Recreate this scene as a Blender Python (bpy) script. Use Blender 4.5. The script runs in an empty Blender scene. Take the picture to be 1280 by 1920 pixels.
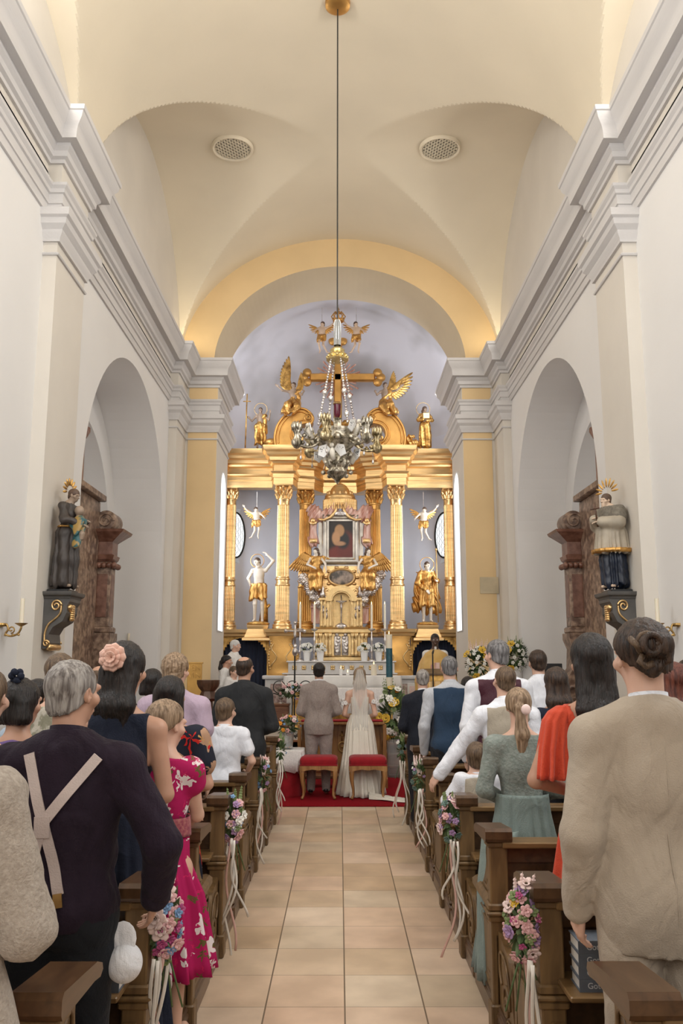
import bpy, math, random
import numpy as np
from mathutils import Vector, Matrix
PI = math.pi
SC = bpy.context.scene
COL = SC.collection
# ---------------- camera, exposure, world, lights ----------------
EYE = 1.75
cd = bpy.data.cameras.new('camera'); cam = bpy.data.objects.new('camera', cd); COL.objects.link(cam)
cd.sensor_fit = 'VERTICAL'; cd.sensor_height = 36; cd.lens = 30; cd.clip_end = 200
cam.location = (0, 0, EYE); cam.rotation_euler = (math.radians(90 + 9.96), 0, -math.atan(3 / 1600))
SC.camera = cam
vs = SC.view_settings
vs.view_transform = 'Standard'; vs.look = 'None'; vs.gamma = 1; vs.use_curve_mapping = False
vs.exposure = 0.12
wd = bpy.data.worlds.new('world'); SC.world = wd; wd.use_nodes = True
wd.node_tree.nodes['Background'].inputs[0].default_value = (.75, .85, 1, 1)
wd.node_tree.nodes['Background'].inputs[1].default_value = .6
def area(name, loc, target, size, power, col=(1, 1, 1), sy=None, spread=180):
    l = bpy.data.lights.new(name, 'AREA'); l.energy = power; l.color = col; l.size = size
    l.shape = 'RECTANGLE'; l.size_y = sy or size; l.spread = math.radians(spread)
    o = bpy.data.objects.new(name, l); COL.objects.link(o); o.location = loc
    o.rotation_euler = (Vector(target) - Vector(loc)).to_track_quat('-Z', 'Y').to_euler()
    return o
# unseen lamps added behind the camera and at the nave sides; daylight through lunettes
area('rear_fill_light', (0, -4.6, 5.6), (0, 9, 5.4), 5.2, 270, (1, .97, .93), 5)
for sx in (-1, 1):
    area('nave_fill_light', (sx * 3.1, 4.2, 4.6), (-sx * 1.0, 6.2, 3.2), 2.0, 175, (.95, .98, 1), 3.2)  # unseen lamp added on each side to brighten the nave
    area('lunette_window_light', (sx * 3.05, 6.3, 8.5), (-sx * 1.5, 8.5, 8.2), 2.2, 210, (1, .97, .92), 1.2)
    area('chancel_window_light', (sx * 2.72, 18.25, 4.3), (-sx * 1.2, 18.9, 3.8), .7, 44, (.93, .96, 1), 3.2)
    area('apse_fill_light', (sx * 2.2, 18.1, 7.6), (-sx * .3, 20.6, 8.4), .7, 20, (.93, .95, 1), 1.2)  # unseen lamp added on each side to brighten the apse dome
    area('oval_window_light', (sx * 2.15, 19.35, 4.0), (-sx * 1.6, 20.2, 3.9), .5, 10, (.9, .95, 1), .8)
    area('side_chapel_light', (sx * 3.9, 11.0, 3.6), (sx * 2.6, 13.6, 3.4), .9, 16, (1, .98, .95), 2.0)
    area('cornice_uplight', (sx * 3.0, 15.7, 7.75), (sx * 2.6, 15.6, 10), .12, 5, (1, .86, .6), .5)
for sx, e in ((1, 80), (-1, 60)): area('far_lunette_light', (sx * 3.05, 12.9, 8.3), (0, 12.9, 6.2), 2.6, e, (1, .95, .88), 1.3)

# ---------------- helpers ----------------
CT, ST = math.cos(math.radians(9.96)), math.sin(math.radians(9.96))
def at(px, py, d):
    """world x, z of the point at depth d (metres down the nave) measured off the photograph"""
    k = (1241 - py) * CT / 1600.0
    zc = d * CT / (1 - k * ST)
    return (px - 637) / 1600.0 * zc, EYE + k * zc
def link(o, parent=None):
    COL.objects.link(o)
    if parent is not None: o.parent = parent
    return o
def tag(o, label=None, cat=None, group=None, kind=None):
    if label: o['label'] = label
    if cat: o['category'] = cat
    if group: o['group'] = group
    if kind: o['kind'] = kind
    return o
def thing(name, label, cat, loc=(0, 0, 0), rz=0, group=None, sc=1):
    o = bpy.data.objects.new(name, None); o.empty_display_size = .1
    link(o); o.location = loc; o.rotation_euler = (0, 0, rz); o.scale = (sc, sc, sc)
    return tag(o, label, cat, group)
def dup(root, loc=None, rz=None, label=None, group=None):
    def cp(o, p):
        c = o.copy(); COL.objects.link(c)
        if p is not None: c.parent = p
        for ch in list(kids.get(o.name, [])): cp(ch, c)
        return c
    kids = {}
    for o in COL.objects:
        if o.parent: kids.setdefault(o.parent.name, []).append(o)
    r = cp(root, None)
    if loc is not None: r.location = loc
    if rz is not None: r.rotation_euler = (0, 0, rz)
    if label: r['label'] = label
    if group: r['group'] = group
    return r

class MB:
    """collects verts and faces for one mesh"""
    def __init__(s): s.v = []; s.f = []; s.m = []
    def add(s, vs_, fs, mi=0):
        n = len(s.v); s.v += [tuple(p) for p in vs_]; s.f += [tuple(i + n for i in f) for f in fs]; s.m += [mi] * len(fs)
        return s
    def box(s, x0, x1, y0, y1, z0, z1, bev=0, mi=0):
        if bev <= 0:
            v = [(x, y, z) for x in (x0, x1) for y in (y0, y1) for z in (z0, z1)]
            return s.add(v, [(0, 1, 3, 2), (4, 6, 7, 5), (0, 4, 5, 1), (2, 3, 7, 6), (0, 2, 6, 4), (1, 5, 7, 3)], mi)
        b = min(bev, (x1 - x0) * .49, (y1 - y0) * .49, (z1 - z0) * .49)
        pr = []
        for z, i in ((z0, b), (z0 + b, 0), (z1 - b, 0), (z1, b)):
            pr.append([(x0 + i + b, y0 + i, z), (x1 - i - b, y0 + i, z), (x1 - i, y0 + i + b, z), (x1 - i, y1 - i - b, z),
                       (x1 - i - b, y1 - i, z), (x0 + i + b, y1 - i, z), (x0 + i, y1 - i - b, z), (x0 + i, y0 + i + b, z)])
        return s.loft(pr, True, True, mi)
    def loft(s, rings, closed=True, cap=True, mi=0):
        n = len(rings[0]); v = [p for r in rings for p in r]; f = []
        for i in range(len(rings) - 1):
            for j in range(n if closed else n - 1):
                k = (j + 1) % n
                f.append((i * n + j, i * n + k, (i + 1) * n + k, (i + 1) * n + j))
        if cap:
            f.append(tuple(range(n))[::-1]); f.append(tuple((len(rings) - 1) * n + j for j in range(n)))
        return s.add(v, f, mi)
    def lathe(s, prof, c=(0, 0, 0), seg=24, flute=0, fd=0, mi=0, sx=1, sy=1, a0=0):
        R = []
        for p in prof:
            r, z = p[0], p[1]; on = p[2] if len(p) > 2 else 0
            ring = []
            for i in range(seg):
                a = a0 + 2 * PI * i / seg
                rr = r
                if flute and on: rr = r - fd * (abs(math.sin(a * flute / 2)) ** .6)
                ring.append((c[0] + rr * math.cos(a) * sx, c[1] + rr * math.sin(a) * sy, c[2] + z))
            R.append(ring)
        return s.loft(R, True, True, mi)
    def tube(s, pts, r, seg=8, cap=True, mi=0, flat=1):
        pts = [Vector(p) for p in pts]; R = []; n = len(pts)
        rr = r if isinstance(r, (list, tuple)) else [r] * n
        up = None
        for i, p in enumerate(pts):
            t = (pts[min(i + 1, n - 1)] - pts[max(i - 1, 0)])
            if t.length < 1e-9: t = Vector((0, 0, 1))
            t.normalize()
            if up is None:
                up = Vector((0, 1, 0)) if abs(t.y) < .9 else Vector((1, 0, 0))
            a = t.cross(up)
            if a.length < 1e-6: a = t.cross(Vector((1, 0, .1)))
            a.normalize(); b = a.cross(t).normalized(); up = b
            R.append([tuple(p + a * (math.cos(q) * rr[i]) + b * (math.sin(q) * rr[i] * flat)) for q in [2 * PI * k / seg for k in range(seg)]])
        return s.loft(R, True, cap, mi)
    def sph(s, c, r, seg=12, rings=7, mi=0, R=None):
        if not isinstance(r, (list, tuple)): r = (r, r, r)
        rg = []
        for i in range(rings + 1):
            t = PI * (.02 + .96 * i / rings); q = []
            for j in range(seg):
                a = 2 * PI * j / seg
                p = Vector((r[0] * math.sin(t) * math.cos(a), r[1] * math.sin(t) * math.sin(a), -r[2] * math.cos(t)))
                if R is not None: p = R @ p
                q.append((c[0] + p.x, c[1] + p.y, c[2] + p.z))
            rg.append(q)
        return s.loft(rg, True, True, mi)
    def prism(s, poly, axis, a, b, mi=0):
        """poly in 2D extruded along axis from a to b; x: poly=(y,z), y: poly=(x,z), z: poly=(x,y)"""
        def P(p, t):
            return {'x': (t, p[0], p[1]), 'y': (p[0], t, p[1]), 'z': (p[0], p[1], t)}[axis]
        n = len(poly)
        return s.add([P(p, a) for p in poly] + [P(p, b) for p in poly],
                     [tuple(range(n))[::-1], tuple(range(n, 2 * n))] + [(i, (i + 1) % n, n + (i + 1) % n, n + i) for i in range(n)], mi)
    def build(s, name, mat, parent=None, smooth=False, loc=None, fix=True):
        me = bpy.data.meshes.new(name); me.from_pydata(s.v, [], s.f)
        for m_ in (mat if isinstance(mat, (list, tuple)) else [mat]): me.materials.append(m_)
        if any(s.m): me.polygons.foreach_set('material_index', s.m)
        if fix:
            import bmesh
            bm = bmesh.new(); bm.from_mesh(me); bmesh.ops.recalc_face_normals(bm, faces=bm.faces); bm.to_mesh(me); bm.free()
        if smooth is True:
            me.polygons.foreach_set('use_smooth', [True] * len(me.polygons))
        elif smooth:
            me.polygons.foreach_set('use_smooth', [True] * len(me.polygons))
            me.set_sharp_from_angle(angle=math.radians(smooth))
        me.update()
        o = bpy.data.objects.new(name, me); link(o, parent)
        if loc: o.location = loc
        return o

def sweep(prof, path, side=1, closed=False):
    """moulding: prof=[(out, z)] swept along the plan path with mitred corners; out is to the right of travel when side=1"""
    n = len(path); dirs = []
    for i in range(n - 1):
        dx, dy = path[i + 1][0] - path[i][0], path[i + 1][1] - path[i][1]; L = math.hypot(dx, dy); dirs.append((dx / L, dy / L))
    nrm = [(dy * side, -dx * side) for dx, dy in dirs]
    R = []
    for i in range(n):
        a = nrm[max(i - 1, 0)]; b = nrm[min(i, n - 2)]
        q = 1 + a[0] * b[0] + a[1] * b[1]; m = ((a[0] + b[0]) / q, (a[1] + b[1]) / q)
        R.append([(path[i][0] + m[0] * o, path[i][1] + m[1] * o, z) for o, z in prof])
    m = MB(); m.loft(R, False, False)
    k = len(prof)
    m.f.append(tuple(range(k))); m.f.append(tuple((n - 1) * k + j for j in range(k))[::-1]); m.m += [0, 0]
    return m

class SDF:
    """implicit modelling on a grid, meshed with surface nets"""
    def __init__(s, lo, hi, v):
        s.lo = np.array(lo, float); s.v = v
        s.n = np.maximum(np.ceil((np.array(hi) - s.lo) / v).astype(int) + 2, 4)
        s.g = np.full(s.n, 9.0, np.float32); s.o = np.zeros(3); s.R = np.eye(3); s.inf = 0
    def frame(s, o=(0, 0, 0), R=None):
        s.o = np.array(o, float); s.R = np.eye(3) if R is None else np.array(R)
    def _w(s, p): return s.o + s.R @ np.array(p, float)
    def _sub(s, lo, hi):
        a = np.clip(np.floor((lo - s.lo) / s.v).astype(int) - 1, 0, s.n); b = np.clip(np.ceil((hi - s.lo) / s.v).astype(int) + 2, 0, s.n)
        if np.any(b - a < 1): return None
        sl = tuple(slice(a[i], b[i]) for i in range(3))
        c = [(np.arange(a[i], b[i]) * s.v + s.lo[i]).astype(np.float32) for i in range(3)]
        return sl, c[0][:, None, None], c[1][None, :, None], c[2][None, None, :]
    def _put(s, sl, d, k, op):
        g = s.g[sl]
        if op == 'u':
            h = np.clip(.5 + .5 * (g - d) / k, 0, 1); s.g[sl] = g * (1 - h) + d * h - k * h * (1 - h)
        elif op == 's':
            d = -d; h = np.clip(.5 - .5 * (g - d) / k, 0, 1); s.g[sl] = g * (1 - h) + d * h + k * h * (1 - h)
    def cap(s, a, b, ra, rb=None, k=.02, op='u', fl=None):
        rb = ra if rb is None else rb; ra += s.inf; rb += s.inf
        a = s._w(a); b = s._w(b); m = max(ra, rb) + k + 3 * s.v
        q = s._sub(np.minimum(a, b) - m, np.maximum(a, b) + m)
        if q is None: return s
        sl, X, Y, Z = q; ab = b - a; L = max(float(ab @ ab), 1e-9)
        t = np.clip(((X - a[0]) * ab[0] + (Y - a[1]) * ab[1] + (Z - a[2]) * ab[2]) / L, 0, 1)
        dx, dy, dz = X - a[0] - t * ab[0], Y - a[1] - t * ab[1], Z - a[2] - t * ab[2]
        if fl: dx, dy, dz = dx / fl[0], dy / fl[1], dz / fl[2]
        s._put(sl, np.sqrt(dx * dx + dy * dy + dz * dz) - (ra + (rb - ra) * t), k, op); return s
    def ell(s, c, r, k=.02, op='u', R=None):
        r = np.array([x + s.inf for x in r], float); c = s._w(c); Q = s.R if R is None else s.R @ np.array(R)
        m = max(r) + k + 3 * s.v
        q = s._sub(c - m, c + m)
        if q is None: return s
        sl, X, Y, Z = q; X = X - c[0]; Y = Y - c[1]; Z = Z - c[2]
        l = [Q[0, i] * X + Q[1, i] * Y + Q[2, i] * Z for i in range(3)]
        k0 = np.sqrt(sum((l[i] / r[i]) ** 2 for i in range(3))); k1 = np.sqrt(sum((l[i] / r[i] ** 2) ** 2 for i in range(3))) + 1e-6
        s._put(sl, k0 * (k0 - 1) / k1, k, op); return s
    def clip(s, fn):
        q = s._sub(s.lo, s.lo + s.n * s.v); sl, X, Y, Z = q
        s.g[sl] = np.maximum(s.g[sl], fn(X, Y, Z)); return s
    def disp(s, fn):
        q = s._sub(s.lo, s.lo + s.n * s.v); sl, X, Y, Z = q
        s.g[sl] = s.g[sl] + fn(X, Y, Z); return s
    def build(s, name, mat, parent=None, loc=None):
        g = s.g; n = np.array(g.shape)
        g[0] = g[-1] = 9; g[:, 0] = g[:, -1] = 9; g[:, :, 0] = g[:, :, -1] = 9
        ins = g < 0; cn = n - 1
        c8 = lambda A, i, j, k: A[i:i + cn[0], j:j + cn[1], k:k + cn[2]]
        cnt = sum(c8(ins, i, j, k).astype(np.int8) for i in (0, 1) for j in (0, 1) for k in (0, 1))
        act = np.argwhere((cnt > 0) & (cnt < 8))
        if len(act) == 0:
            me = bpy.data.meshes.new(name); me.materials.append(mat); o = bpy.data.objects.new(name, me); return link(o, parent)
        idx = np.full(cn, -1, np.int64); idx[tuple(act.T)] = np.arange(len(act))
        acc = np.zeros((len(act), 3)); w = np.zeros(len(act))
        cor = [(i, j, k) for i in (0, 1) for j in (0, 1) for k in (0, 1)]
        for a in cor:
            for ax in range(3):
                if a[ax]: continue
                b = list(a); b[ax] = 1
                ga = g[tuple((act + a).T)]; gb = g[tuple((act + b).T)]; mk = (ga < 0) != (gb < 0)
                t = np.where(mk, ga / np.where(mk, ga - gb, 1), 0)
                t = np.clip(t, .02, .98)
                p = np.tile(np.array(a, float), (len(act), 1)); p[:, ax] = t
                acc[mk] += p[mk]; w[mk] += 1
        V = (act + acc / w[:, None]) * s.v + s.lo
        F = []
        for ax in range(3):
            u, v = (ax + 1) % 3, (ax + 2) % 3
            A = [slice(None)] * 3; B = [slice(None)] * 3; A[ax] = slice(0, -1); B[ax] = slice(1, None)
            e = np.argwhere(ins[tuple(A)] != ins[tuple(B)])
            if not len(e): continue
            fl = ins[tuple(e.T)]
            def cell(du, dv):
                q = e.copy(); q[:, u] -= du; q[:, v] -= dv; return idx[tuple(q.T)]
            q = np.stack([cell(1, 1), cell(0, 1), cell(0, 0), cell(1, 0)], 1)
            q[~fl] = q[~fl][:, ::-1]; F.append(q)
        F = np.concatenate(F); me = bpy.data.meshes.new(name)
        me.vertices.add(len(V)); me.vertices.foreach_set('co', V.astype(np.float32).ravel())
        me.loops.add(len(F) * 4); me.loops.foreach_set('vertex_index', F.astype(np.int32).ravel())
        me.polygons.add(len(F)); me.polygons.foreach_set('loop_start', np.arange(0, len(F) * 4, 4, dtype=np.int32))
        me.polygons.foreach_set('loop_total', np.full(len(F), 4, np.int32)) if bpy.app.version < (4, 0) else None
        me.update(calc_edges=True); me.validate()
        me.polygons.foreach_set('use_smooth', [True] * len(me.polygons)); me.materials.append(mat)
        o = bpy.data.objects.new(name, me); link(o, parent)
        if loc: o.location = loc
        return o
def nz(X, Y, Z, f, sd=0):
    r = np.random.RandomState(int(abs(sd))); o = 0
    for i in range(5):
        a = r.normal(size=3); a = a / np.linalg.norm(a) * f * (1 + .5 * i); ph = r.rand() * 6
        o = o + np.sin(X * a[0] + Y * a[1] + Z * a[2] + ph + 1.2 * np.sin(X * a[1] * .7 - Z * a[0] * .6 + Y * a[2] * .5 + i))
    return o / 5

# ---------------- materials ----------------
def nodes(name):
    m = bpy.data.materials.new(name); m.use_nodes = True; nt = m.node_tree
    return m, nt, nt.nodes, nt.links, nt.nodes['Principled BSDF']
def M(name, col, rough=.6, metal=0, var=.12, scale=4, bump=0, bscale=30, stretch=(1, 1, 1), sheen=0, spec=.5, col2=None, detail=4, lo=.3, hi=.7, trans=0, sss=0):
    m, nt, N, L, b = nodes(name)
    tc = N.new('ShaderNodeTexCoord'); mp = N.new('ShaderNodeMapping'); mp.inputs['Scale'].default_value = stretch
    L.new(tc.outputs['Object'], mp.inputs[0])
    no = N.new('ShaderNodeTexNoise'); no.inputs['Scale'].default_value = scale; no.inputs['Detail'].default_value = detail
    L.new(mp.outputs[0], no.inputs['Vector'])
    cr = N.new('ShaderNodeValToRGB'); e = cr.color_ramp.elements; e[0].position = lo; e[1].position = hi
    if col2 is None:
        e[0].color = tuple(c * (1 - var) for c in col) + (1,); e[1].color = tuple(min(1, c * (1 + var)) for c in col) + (1,)
    else: e[0].color = tuple(col) + (1,); e[1].color = tuple(col2) + (1,)
    L.new(no.outputs['Fac'], cr.inputs[0]); L.new(cr.outputs[0], b.inputs['Base Color'])
    b.inputs['Roughness'].default_value = rough; b.inputs['Metallic'].default_value = metal
    b.inputs['Specular IOR Level'].default_value = spec
    if sheen: b.inputs['Sheen Weight'].default_value = sheen
    if trans: b.inputs['Transmission Weight'].default_value = trans
    if sss: b.inputs['Subsurface Weight'].default_value = sss; b.inputs['Subsurface Radius'].default_value = (.02, .008, .004)
    if bump:
        n2 = N.new('ShaderNodeTexNoise'); n2.inputs['Scale'].default_value = bscale; n2.inputs['Detail'].default_value = 3
        L.new(mp.outputs[0], n2.inputs['Vector'])
        bp = N.new('ShaderNodeBump'); bp.inputs['Strength'].default_value = bump; bp.inputs['Distance'].default_value = .01
        L.new(n2.outputs['Fac'], bp.inputs['Height']); L.new(bp.outputs[0], b.inputs['Normal'])
    return m
plaster = M('white_plaster', (.74, .725, .71), .85, var=.03, scale=.7, bump=.08, bscale=25)
cream = M('cream_plaster', (.74, .66, .52), .85, var=.05, scale=.6, bump=.08, bscale=18)
ochre = M('ochre_plaster', (.72, .53, .29), .85, var=.07, scale=.9, bump=.08, bscale=18)
stucco = M('grey_white_stucco', (.60, .58, .57), .8, var=.05, scale=2.5, bump=.15, bscale=30, stretch=(1, .3, 2))
pilm = M('pale_cream_plaster', (.66, .615, .55), .85, var=.04, scale=1, bump=.08, bscale=20)
bluew = M('lavender_blue_plaster', (.60, .62, .70), .85, var=.06, scale=1.2, bump=.1, bscale=15)
apsem = M('grey_blue_plaster', (.47, .47, .50), .9, var=.1, scale=.9, col2=(.64, .64, .70), lo=.34, hi=.54, detail=2, bump=.1, bscale=10)
gold = M('gilding', (.62, .35, .11), .38, .9, var=.2, scale=3, bump=.25, bscale=60)
gold_l = M('pale_gilding', (.78, .53, .25), .31, .88, var=.2, scale=4, stretch=(.5, 1, 6), bump=.12, bscale=40)
gold_d = M('worn_dark_gilding', (.34, .18, .05), .38, .8, var=.2, scale=7, col2=(.85, .52, .16), lo=.35, hi=.6, bump=.35, bscale=50)
gold_b = M('bright_ornament_gilding', (.70, .50, .24), .34, .85, var=.12, scale=12, bump=.5, bscale=70)
silver = M('silver_leaf', (.42, .37, .35), .3, .85, var=.1, scale=8, col2=(.88, .84, .8), lo=.4, hi=.62, bump=.4, bscale=40)
tarn = M('tarnished_silver', (.16, .14, .10), .28, .9, scale=16, col2=(.80, .74, .62), lo=.38, hi=.62, bump=.6, bscale=80)
flesh_w = M('painted_flesh_wood', (.62, .46, .34), .5, var=.1, scale=8)
flesh_d = M('aged_painted_flesh', (.30, .22, .16), .5, var=.2, scale=9)
flesh_p = M('pale_painted_flesh', (.70, .62, .52), .45, var=.08, scale=9)
pinkm = M('rose_painted_drapery', (.52, .26, .20), .4, .25, scale=6, col2=(.75, .55, .48), lo=.4, hi=.65, stretch=(2, 1, .4), bump=.3, bscale=20)
hairp = M('painted_dark_hair', (.10, .06, .04), .6, var=.2, scale=20)
marb = M('red_brown_marble', (.12, .07, .048), .35, scale=11, col2=(.40, .28, .20), lo=.4, hi=.68, bump=.08)
marb2 = M('mottled_grey_red_marble', (.22, .13, .11), .3, scale=14, col2=(.55, .42, .36), lo=.38, hi=.66)
marbd = M('dark_red_marble', (.13, .055, .035), .3, scale=9, col2=(.26, .13, .09), lo=.35, hi=.7)
stonew = M('grey_white_marble', (.60, .58, .56), .35, var=.12, scale=5)
darkc = M('grey_black_stone_paint', (.085, .08, .075), .5, var=.25, scale=4)
red_c = M('crimson_carpet', (.24, .006, .012), .95, var=.2, scale=60, bump=.6, bscale=300, spec=.1)
red_v = M('crimson_velvet', (.26, .008, .014), .8, var=.2, scale=10, sheen=.1, spec=.2)
white_cl = M('white_linen', (.78, .76, .73), .8, var=.03, scale=8, bump=.1, bscale=120)
lace = M('white_lace', (.74, .71, .69), .85, var=.12, scale=60, bump=.5, bscale=120)
wax = M('ivory_wax', (.80, .73, .58), .5, var=.04, sss=.2)
navyc = M('dark_navy_curtain', (.018, .025, .05), .8, var=.3, scale=6, stretch=(8, 1, .5))
brass = M('aged_brass', (.42, .27, .10), .35, .85, var=.3, scale=10)
iron = M('black_iron', (.03, .028, .026), .5, .5, var=.2)
blackm = M('black_plastic', (.012, .012, .013), .4, var=.1)
glassm = M('clear_glass', (.9, .93, .92), .08, var=0, trans=.85)
def woodm(name, c1, c2, rough=.42, st=(1.2, 1.2, 9), sc=3):
    m, nt, N, L, b = nodes(name)
    tc = N.new('ShaderNodeTexCoord'); mp = N.new('ShaderNodeMapping'); mp.inputs['Scale'].default_value = tuple(1 / s_ * 9 for s_ in st)
    L.new(tc.outputs['Object'], mp.inputs[0])
    no = N.new('ShaderNodeTexNoise'); no.inputs['Scale'].default_value = sc; no.inputs['Detail'].default_value = 6; no.inputs['Distortion'].default_value = .6
    L.new(mp.outputs[0], no.inputs['Vector'])
    cr = N.new('ShaderNodeValToRGB'); e = cr.color_ramp.elements; e[0].position = .3; e[1].position = .72
    e[0].color = c1 + (1,); e[1].color = c2 + (1,)
    L.new(no.outputs['Fac'], cr.inputs[0]); L.new(cr.outputs[0], b.inputs['Base Color']); b.inputs['Roughness'].default_value = rough
    bp = N.new('ShaderNodeBump'); bp.inputs['Strength'].default_value = .12; bp.inputs['Distance'].default_value = .004
    L.new(no.outputs['Fac'], bp.inputs['Height']); L.new(bp.outputs[0], b.inputs['Normal'])
    return m
oak = woodm('waxed_oak', (.085, .046, .017), (.205, .12, .048))
oakx = woodm('waxed_oak_crosswise', (.11, .06, .022), (.235, .138, .058), .3, (9, 1.2, 1.2))
oakd = woodm('dark_oak', (.05, .024, .011), (.115, .058, .026), .3, (1.2, 9, 1.2))
stoolw = woodm('carved_light_walnut', (.20, .085, .025), (.42, .22, .08), .3)
darkw = woodm('dark_walnut', (.05, .022, .012), (.12, .055, .03), .35)
redw = woodm('reddish_step_wood', (.14, .05, .022), (.26, .11, .05), .35, (9, 1.2, 1.2))
def floormat():
    m, nt, N, L, b = nodes('limestone_tiles')
    tc = N.new('ShaderNodeTexCoord'); sep = N.new('ShaderNodeSeparateXYZ'); L.new(tc.outputs['Object'], sep.inputs[0])
    def mth(op, a, bb=None, c=None):
        n = N.new('ShaderNodeMath'); n.operation = op
        for i, q in enumerate((a, bb, c)):
            if q is None: continue
            if isinstance(q, (int, float)): n.inputs[i].default_value = q
            else: L.new(q, n.inputs[i])
        return n.outputs[0]
    tx = mth('DIVIDE', mth('SUBTRACT', sep.outputs[0], .026), .4085); ty = mth('DIVIDE', mth('SUBTRACT', sep.outputs[1], 4.768), .4538)
    fx = mth('FLOOR', tx); fy = mth('FLOOR', ty); rx = mth('SUBTRACT', tx, fx); ry = mth('SUBTRACT', ty, fy)
    cx = N.new('ShaderNodeCombineXYZ'); L.new(fx, cx.inputs[0]); L.new(fy, cx.inputs[1])
    wn = N.new('ShaderNodeTexWhiteNoise'); wn.noise_dimensions = '2D'; L.new(cx.outputs[0], wn.inputs['Vector'])
    cr = N.new('ShaderNodeValToRGB'); e = cr.color_ramp.elements; cr.color_ramp.interpolation = 'LINEAR'
    e[0].position = 0; e[0].color = (.55, .40, .265, 1); e[1].position = 1; e[1].color = (.56, .45, .33, 1)
    for p, c in ((.25, (.62, .49, .355, 1)), (.5, (.64, .46, .34, 1)), (.75, (.69, .575, .45, 1))):
        q = e.new(p); q.color = c
    L.new(wn.outputs['Value'], cr.inputs[0])
    no = N.new('ShaderNodeTexNoise'); no.inputs['Scale'].default_value = 3.5; no.inputs['Detail'].default_value = 5
    L.new(tc.outputs['Object'], no.inputs['Vector'])
    mx = N.new('ShaderNodeMix'); mx.data_type = 'RGBA'; mx.blend_type = 'MULTIPLY'; mx.inputs['Factor'].default_value = 1
    c2 = N.new('ShaderNodeValToRGB'); c2.color_ramp.elements[0].color = (.86, .84, .81, 1); c2.color_ramp.elements[1].color = (1.08, 1.07, 1.05, 1)
    c2.color_ramp.elements[0].position = .35; c2.color_ramp.elements[1].position = .65
    L.new(no.outputs['Fac'], c2.inputs[0]); L.new(cr.outputs[0], mx.inputs[6]); L.new(c2.outputs[0], mx.inputs[7])
    ex = mth('MINIMUM', rx, mth('SUBTRACT', 1, rx)); ey = mth('MINIMUM', ry, mth('SUBTRACT', 1, ry))
    jx = mth('LESS_THAN', ex, .010); jy = mth('LESS_THAN', ey, .007); j = mth('MAXIMUM', jx, mth('MULTIPLY', jy, .7))
    m2 = N.new('ShaderNodeMix'); m2.data_type = 'RGBA'; L.new(j, m2.inputs['Factor']); L.new(mx.outputs[2], m2.inputs[6]); m2.inputs[7].default_value = (.17, .12, .08, 1)
    L.new(m2.outputs[2], b.inputs['Base Color'])
    r2 = N.new('ShaderNodeMapRange'); r2.inputs[3].default_value = .28; r2.inputs[4].default_value = .5; L.new(no.outputs['Fac'], r2.inputs[0]); L.new(r2.outputs[0], b.inputs['Roughness'])
    bp = N.new('ShaderNodeBump'); bp.inputs['Strength'].default_value = .3; bp.inputs['Distance'].default_value = .003; bp.invert = True
    L.new(j, bp.inputs['Height']); L.new(bp.outputs[0], b.inputs['Normal'])
    return m
tiles = floormat()
def emis(name, col, st):
    m, nt, N, L, b = nodes(name); b.inputs['Base Color'].default_value = col + (1,); b.inputs['Emission Color'].default_value = col + (1,); b.inputs['Emission Strength'].default_value = st
    return m
flame = emis('candle_flame', (1, .62, .2), 7)
# ---------------- the setting ----------------
def struct(o): o['kind'] = 'structure'; return o
WX, PX = 3.17, 3.02          # nave wall plane, pilaster plane
struct(MB().box(-6, 6, -5, 16.2, -.1, 0).build('floor', tiles))
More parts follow.
